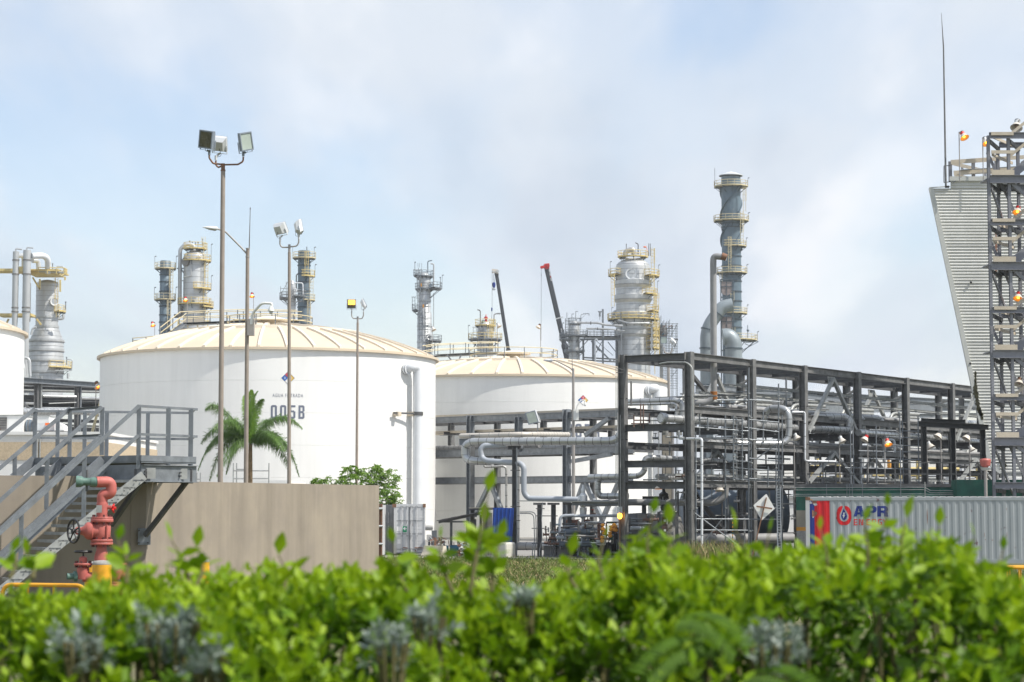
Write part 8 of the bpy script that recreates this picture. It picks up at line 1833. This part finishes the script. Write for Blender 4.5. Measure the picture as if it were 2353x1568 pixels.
for i in range(nseg+1):
 f_=i/nseg;dy=-.035 if(i%8)in(3,4)else 0
 T1,B1=TL_.lerp(TR_,f_),BL_.lerp(BR_,f_);B1=T1+(B1-T1)*1.6 if False else B1;vs+=[(T1.x,T1.y+dy,T1.z),(B1.x,B1.y+dy,B1.z)]
for i in range(nseg):fs.append((2*i,2*i+1,2*i+3,2*i+2))
n0v=len(vs);vs+=[(x,y+.012,z)for x,y,z in vs];fs+=[tuple(n0v+k_ for k_ in f_[::-1])for f_ in list(fs)]
q.add(vs,fs);q.build('sheet','sheet_blue',t)
for x in(1860,2140):P=q26(x,860,97.9);q=MB();q.beam((P.x,97.95,0),(P.x,97.95,TL_.z-.3),.06,.06);q.build('sheet_post','steel_dark',t)
t=thing('storage_tote','rounded stained white plastic block on the grass before the blue sheet','tote',(q26(2015,1130,95.5).x,95.5,0))
a_,m_x,b_=q26(1818,1000,95.5),q26(2055,1000,94.9),q26(2212,1000,95.4);zt4=q26(2000,862,95.3).z
me=bpy.data.meshes.new('tote_body');import bmesh
bm=bmesh.new();base=[(a_.x,a_.y),(m_x.x,m_x.y),(b_.x,b_.y),(a_.x+(b_.x-m_x.x),a_.y+.9)]
vv=[bm.verts.new((x,y,.0))for x,y in base]+[bm.verts.new((x,y,zt4))for x,y in base]
for f_ in((3,2,1,0),(4,5,6,7),(0,1,5,4),(1,2,6,5),(2,3,7,6),(3,0,4,7)):bm.faces.new([vv[i]for i in f_])
bmesh.ops.bevel(bm,geom=list(bm.edges),offset=.09,segments=4,affect='EDGES',profile=.5);bmesh.ops.translate(bm,verts=bm.verts,vec=(-t.location.x,-t.location.y,0))
bm.to_mesh(me);bm.free();me.materials.append(MATS['plastic_white']);me.polygons.foreach_set('use_smooth',[True]*len(me.polygons));o=bpy.data.objects.new('tote_body',me);COL.objects.link(o);o.parent=t
q=MB();q.beam((m_x.x+.02,m_x.y-.012,.1),(m_x.x+.02,m_x.y-.012,zt4-.12),.02,.01);q.build('moulded_edge','plastic_white',t)
Ys=80
sgn=thing('road_sign','white diamond road sign seen from behind on a leaning rusty post','sign',(q11(1140,1480,Ys).x,Ys,0))
C_=q11(1212,1160,Ys);rr_=88*.3114*mpp(Ys);top_,rt_,bt_,lf_=q11(1228,1062,Ys),q11(1290,1172,Ys),q11(1192,1260,Ys),q11(1132,1148,Ys)
pts=bend([lf_.lerp(top_,.5),top_,rt_,bt_,lf_,lf_.lerp(top_,.5)],.03,3)
q=MB();q.prism(pts[:-1],(0,-.012,0));q.build('sign_panel','sign_white',sgn)
q=MB();e0=q11(1228,1090,Ys-.05);e1=q11(1155,1395,Ys-.05);dirp=(e1-e0);e2=e0+dirp*(e0.z/-dirp.z);q.beam(e0,e2,.05,.04);q.build('post','rusty',sgn)
q=MB();q.beam(q11(1155,1155,Ys-.08),q11(1270,1172,Ys-.08),.03,.055);q.build('cross_strap','rusty',sgn)
import numpy as np
rh=np.random.default_rng(12)
PROF=[(-900,1350),(0,1352),(60,1330),(110,1350),(180,1366),(240,1335),(290,1296),(345,1286),(400,1308),(470,1322),(520,1294),(600,1276),(660,1286),(710,1292),(770,1284),(850,1284),(900,1280),(960,1292),(1040,1318),(1120,1322),(1200,1330),(1270,1320),(1330,1305),(1380,1275),(1440,1252),(1500,1215),(1560,1240),(1620,1262),(1700,1244),(1760,1256),(1830,1240),(1900,1238),(1960,1222),(2030,1212),(2090,1214),(2140,1234),(2200,1246),(2260,1288),(2310,1330),(2353,1362),(3200,1372)]
px_,py_=np.array([p[0]for p in PROF],float),np.array([p[1]for p in PROF],float)
YS=4.7
def ztop_px(x):return np.interp(x,px_,py_)
def hz(X,Yv):
 xp_=X/YS*FPX+1176.5;z0=CAMZ-(ztop_px(xp_)+40-1160)/FPX*YS
 bump=.075*np.sin(X*5.1+1.3)*np.sin(Yv*4.3)+.04*np.sin(X*11.7+Yv*7.1)
 z=np.where(Yv>YS,z0-.02*(Yv-YS)-.015*(Yv-YS)**2,z0-.055*(YS-Yv)-.40*np.maximum(0,YS-Yv-.35)**1.6)
 return z+bump*np.clip((YS-Yv)*1.5,0,1)-.0*X
def leaf_mesh(P,D,S,Nn,L,W,fold=.25,curl=.25):
 """arrays of leaves: base P, direction D, side S, normal Nn; 5 vertices, 4 triangles each"""
 n=len(P);L=L[:,None];W=W[:,None]
 mid=P+D*L*.45-Nn*W*fold;tip=P+D*L-Nn*L*curl*.4;lf_=P+D*L*.42+S*W;rt_=P+D*L*.42-S*W;l2=P+D*L*.75+S*W*.62-Nn*L*curl*.15;r2_=P+D*L*.75-S*W*.62-Nn*L*curl*.15;m2_=P+D*L*.76-Nn*(W*fold*.7+L*curl*.15)
 V=np.stack([P,lf_,mid,rt_,l2,m2_,r2_,tip],1).reshape(-1,3)
 f=np.array([[0,1,2],[0,2,3],[1,4,5],[1,5,2],[2,5,6],[2,6,3],[4,7,5],[5,7,6]]);F=(f[None]+8*np.arange(n)[:,None,None]).reshape(-1,3)
 return V,F
def np_obj(name,V,F,m,tint=None,parent=None,smooth=True):
 me=bpy.data.meshes.new(name);
 if parent is not None:V=V-np.array(root_of(parent))
 me.vertices.add(len(V));me.vertices.foreach_set('co',V.astype(np.float32).ravel());me.loops.add(F.size);me.loops.foreach_set('vertex_index',F.astype(np.int32).ravel())
 me.polygons.add(len(F));me.polygons.foreach_set('loop_start',np.arange(0,F.size,3,dtype=np.int32));me.materials.append(MATS[m])
 if smooth:me.polygons.foreach_set('use_smooth',np.ones(len(F),bool))
 if tint is not None:a=me.attributes.new('tint','FLOAT','FACE');a.data.foreach_set('value',np.repeat(tint,len(F)//len(tint)).astype(np.float32))
 me.update(calc_edges=True);o=bpy.data.objects.new(name,me);COL.objects.link(o)
 if parent is not None:o.parent=parent
 return o
def unit(v):return v/np.linalg.norm(v,axis=1,keepdims=True)
def twigs(base,dirn,length,nl,L0,wid,tint0,tdrop,spread=.9):
 """leaves in opposite pairs up each twig; returns leaf arrays"""
 n=len(base);ang0=rh.uniform(0,TAU,n);Ps=[];Ds=[];Ls=[];Ts=[]
 up=np.tile([0.,0.,1.],(n,1));a_=unit(np.cross(dirn,up+rh.normal(0,.2,(n,3))));b_=unit(np.cross(dirn,a_))
 for j in range(nl):
  f_=(j+.5)/nl;P=base+dirn*(length*f_)[:,None]
  for s in(0,math.pi):
   az=ang0+j*1.57+s+rh.normal(0,.35,n);out_=a_*np.cos(az)[:,None]+b_*np.sin(az)[:,None]
   el_=(spread*(1-.55*f_))[None]if False else spread*(1-.5*f_)
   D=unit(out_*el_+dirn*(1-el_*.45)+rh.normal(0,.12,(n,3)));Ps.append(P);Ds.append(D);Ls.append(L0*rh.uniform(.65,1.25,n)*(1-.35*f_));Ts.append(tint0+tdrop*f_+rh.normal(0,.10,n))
 P,D,L,T=np.concatenate(Ps),np.concatenate(Ds),np.concatenate(Ls),np.clip(np.concatenate(Ts),0,1)
 S=unit(np.cross(D,np.tile([0.,0.,1.],(len(D),1))+rh.normal(0,.35,(len(D),3))));Nn=np.cross(S,D)
 return P,D,S,Nn,L,L*wid,T
hd=thing('hedge','bright green leafy hedge filling the whole foreground, out of focus','hedge',(0,4.6,ground_z(0,4.6)))
SIL=[(400,1470,4.05,.078,'grey silver shrub in the hedge at lower left, largest patch'),(480,1530,3.9,.045,'smaller grey silver shrub at the bottom left'),(985,1440,4.15,.045,'grey silver shrub in the hedge left of centre'),(900,1500,3.95,.042,'grey silver shrub low down left of centre'),(1205,1392,4.4,.03,'tiny grey silver sprig in the middle of the hedge'),(1770,1510,3.95,.055,'grey silver shrub at lower right of centre'),(190,1500,3.95,.05,'grey silver sprig near the bottom left corner')]
def gen(nt,y0,y1,dz0,dz1,Lm,tint0,tdrop,nl,xm=3.3):
 nt=int(nt*2.1)
 X=rh.uniform(-xm,xm,nt);Yv=rh.uniform(y0,y1,nt);X=X*(Yv/4.2);Z=hz(X,Yv)-rh.uniform(dz0,dz1,nt)
 dirn=unit(np.stack([rh.normal(.02,.38,nt),rh.normal(-.22,.38,nt),np.full(nt,1.0)],1));ln=rh.uniform(.07,.17,nt)
 base=np.stack([X,Yv,Z],1)-dirn*ln[:,None]*.8
 g=np.sin(X*8.7+Yv*3+1)*np.sin(Yv*9.1-X*4)+.6*np.sin(X*19+Z*30)*np.sin(Yv*17+2)+rh.normal(0,.25,nt);k_=(g>-.28)|(Yv>4.75);base,dirn,ln=base[k_],dirn[k_],ln[k_]
 return twigs(base,dirn,ln,nl,Lm,.27,tint0,tdrop)
parts=[gen(2700,3.55,4.9,-.005,.05,.046,.36,.55,6),gen(1100,4.9,6.4,0,.06,.046,.38,.5,5),gen(1500,3.4,4.8,.05,.30,.050,.16,.25,5),gen(700,4.7,6.2,.08,.4,.05,.2,.2,4),gen(1500,4.3,5.4,.22,.75,.06,.05,.15,5),gen(500,3.3,4.2,.25,.6,.06,.08,.2,4)]  # deeper twig layers get darker leaf tints: shade of the hollows put into colour
cat=[np.concatenate([p[i]for p in parts])for i in range(7)]
keep=np.ones(len(cat[0]),bool)
for sx,sy,Yq,rad,lbl in SIL:
 C_=np.array(A(sx,sy,Yq));d=(cat[0]-C_);d[:,1]*=.6;keep&=~((np.linalg.norm(d*np.array([1,1,1.0]),axis=1)<rad*.9)|((np.abs(d[:,0])<rad*.75)&(np.abs(cat[0][:,2]-C_[2])<rad*.8)&(cat[0][:,1]<Yq)))
for gx,gy,Yq,rad in((1850,1450,4.1,.12),(1960,1500,4.0,.12),(1800,1545,3.9,.10),(2230,1470,4.0,.07),(1400,1420,4.15,.035),(2100,1480,4.05,.06),(1080,1450,4.1,.035),(620,1400,4.2,.03),(1440,1500,4.0,.04),(330,1540,3.9,.05),(1700,1530,3.95,.05),(2150,1400,4.2,.04)):
 C_=np.array(A(gx,gy,Yq));d=(cat[0]-C_)*np.array([1,.4,1.2]);nn_=np.linalg.norm(d,axis=1);keep&=~((nn_<rad)&(rh.random(len(nn_))<.92))
P_,D_,S_,N_,L_,W_,T_=[a[keep]for a in cat]
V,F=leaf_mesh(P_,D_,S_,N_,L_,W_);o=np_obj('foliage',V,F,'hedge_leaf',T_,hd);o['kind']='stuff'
q=MB()
for i in range(760):
 X=rh.uniform(-3.6,3.6);Yv=rh.uniform(3.6,6);z=float(hz(np.array([X]),np.array([Yv]))[0])-.08;gz=ground_z(X,Yv)
 p0=(X+rh.normal(0,.15),Yv+rh.normal(0,.15),gz);q.tube([p0,((p0[0]+X)/2+rh.normal(0,.05),(p0[1]+Yv)/2,(gz+z)/2),(X,Yv,z)],.008,4,radii=[.014,.009,.004])
tag(q.build('stems','twig',hd),kind='stuff')
SH=[(22,1300,30,1255,4.5),(75,1300,62,1262,4.4),(290,1310,270,1228,4.5),(440,1320,395,1228,4.5),(450,1320,452,1245,4.5),(650,1330,640,1262,4.6),(1080,1330,1122,1118,4.6),(1085,1340,1112,1190,4.7),(1040,1330,1012,1225,4.6),(1130,1330,1150,1225,4.7),(935,1330,905,1235,4.7),(1330,1330,1312,1262,4.6),(1395,1320,1388,1225,4.5),(1505,1300,1500,1168,4.5),(1555,1300,1540,1190,4.6),(1705,1310,1690,1205,4.6),(1765,1320,1768,1208,4.6),(1900,1300,1885,1205,4.6),(2020,1300,2040,1150,4.6),(1990,1300,1985,1185,4.5),(2075,1300,2082,1178,4.6),(2140,1300,2160,1195,4.6),(2200,1310,2240,1222,4.6),(2290,1330,2305,1250,4.5)]
nleaf=0;cache=[]
for i in range(8):
 Pq=np.zeros((1,3));Dq=np.array([[0.,0.,1.]]);Sq=np.array([[1.,0.,0.]]);Nq=np.array([[0.,1.,0.]]);V,F=leaf_mesh(Pq,Dq,Sq,Nq,np.array([.048+.003*i]),np.array([.0135+.0007*i]),curl=.1+.06*i)
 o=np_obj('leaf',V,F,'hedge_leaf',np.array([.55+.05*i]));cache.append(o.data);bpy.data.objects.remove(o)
rl=random.Random(77)
for xb,yb_,xt,yt,Yq in SH:
 B_,T0=A(xb,yb_+30,Yq),A(xt,yt+14,Yq+.05);mid=B_.lerp(T0,.5)+Vector((rl.uniform(-.02,.02),0,0));pts=bend([B_,mid,T0],.4,6)
 q=MB();q.tube(pts,.002,5,radii=[.0045-.0028*j/(len(pts)-1)for j in range(len(pts))]);q.build('shoot','twig',hd,smooth=True)
 Ls=(T0-B_).length;n_=max(4,int(Ls/.023));
 for j in range(n_):
  f_=(j+1)/n_;P=B_.lerp(T0,f_)if f_>.99 else pts[min(len(pts)-1,int(f_*(len(pts)-1)))].lerp(pts[min(len(pts)-1,int(f_*(len(pts)-1))+1)],(f_*(len(pts)-1))%1)
  for sgn in((-1,1)if j<n_-1 else(0,)):
   if nleaf>=290:break
   az=rl.uniform(-.6,.6)+(0 if j%2 else 1.1);out_=Vector((math.cos(az)*sgn,math.sin(az)*sgn*.8,0));dv=(out_*rl.uniform(.7,1.1)+Vector((rl.gauss(0,.15),rl.gauss(0,.15),rl.uniform(.1,.8)))).normalized()if sgn else Vector((rl.gauss(0,.2),-.1,1)).normalized()
   o=bpy.data.objects.new('leaf',rl.choice(cache));COL.objects.link(o);o.parent=hd;o.location=P-hd.location
   qt=dv.to_track_quat('Z','Y');o.rotation_mode='QUATERNION';o.rotation_quaternion=qt@Quaternion((0,0,1),rl.uniform(-1.3,1.3));s_=rl.uniform(.7,1.15)*(1-.25*f_);o.scale=(s_,s_,s_);nleaf+=1
for i,(x0,y0,x1,y1)in enumerate([(1640,1480,1480,1560),(1560,1420,1700,1500),(1700,1560,1860,1600)]):
 Yq=3.95 if i<3 else 4.7;B_,T0=A(x0,y0,Yq),A(x1,y1,Yq-.12);ctrl=B_.lerp(T0,.5)+Vector((0,0,.05));n_=19;Pl=[];Dl=[]
 for j in range(1,n_):
  t=j/n_;P=B_*(1-t)**2+ctrl*2*t*(1-t)+T0*t*t;d=(T0-B_).normalized();s=d.cross(Vector((0,-.8,.6))).normalized()
  for sg in(-1,1):Pl.append(tuple(P));Dl.append(tuple((s*sg+d*.5+Vector((0,0,-.15))).normalized()))
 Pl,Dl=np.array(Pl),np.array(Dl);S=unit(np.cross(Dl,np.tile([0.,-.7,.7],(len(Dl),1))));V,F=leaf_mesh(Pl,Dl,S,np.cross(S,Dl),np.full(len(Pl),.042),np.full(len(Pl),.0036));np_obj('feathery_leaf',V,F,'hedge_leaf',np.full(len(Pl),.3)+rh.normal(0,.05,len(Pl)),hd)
for sx,sy,Yq,rad,lbl in SIL:
 C_=A(sx,sy,Yq);t=thing('silver_shrub',lbl,'shrub',(C_.x,C_.y,ground_z(C_.x,C_.y)),'silver shrubs mixed into the hedge');n=int(rad*rad*5200)+12
 u=unit(rh.normal(0,1,(n,3)))*rh.uniform(.25,1,(n,1))*rad*np.array([1,.8,.95]);base=np.array(C_)+u;dirn=unit(u/rad*.6+np.array([0,-.25,.7])+rh.normal(0,.25,(n,3)));ln=np.full(n,.032)
 P,D,S,Nn,L,W,T=twigs(base,dirn,ln,5,.024,.20,.5,0,.9);V,F=leaf_mesh(P,D,S,Nn,L,W,curl=.0);o=np_obj('foliage',V,F,'silver_leaf',T,t);o['kind']='stuff'
 q=MB()
 for i in range(9):a=TAU*i/9;q.tube([(C_.x,C_.y,ground_z(C_.x,C_.y)),(C_.x+.5*rad*math.cos(a),C_.y+.4*rad*math.sin(a),C_.z-rad*.9),(C_.x+rad*.7*math.cos(a),C_.y+rad*.5*math.sin(a),C_.z+rad*.4)],.004,4)
 q.build('stem','twig',t)
b=MB();b.box((-2450,-80,-1.2),(2450,2650,74));hzo=b.build('haze','steel_mid');hzo['kind']='stuff'
hm=bpy.data.materials.new('haze');hm.use_nodes=True;ht=hm.node_tree
for n in list(ht.nodes):ht.nodes.remove(n)
ho=ht.nodes.new('ShaderNodeOutputMaterial');hv=ht.nodes.new('ShaderNodeVolumePrincipled');hv.inputs['Color'].default_value=(.93,.96,1,1);hv.inputs['Density'].default_value=.0002;hv.inputs['Anisotropy'].default_value=.2
ht.links.new(hv.outputs[0],ho.inputs['Volume']);hzo.data.materials.clear();hzo.data.materials.append(hm)
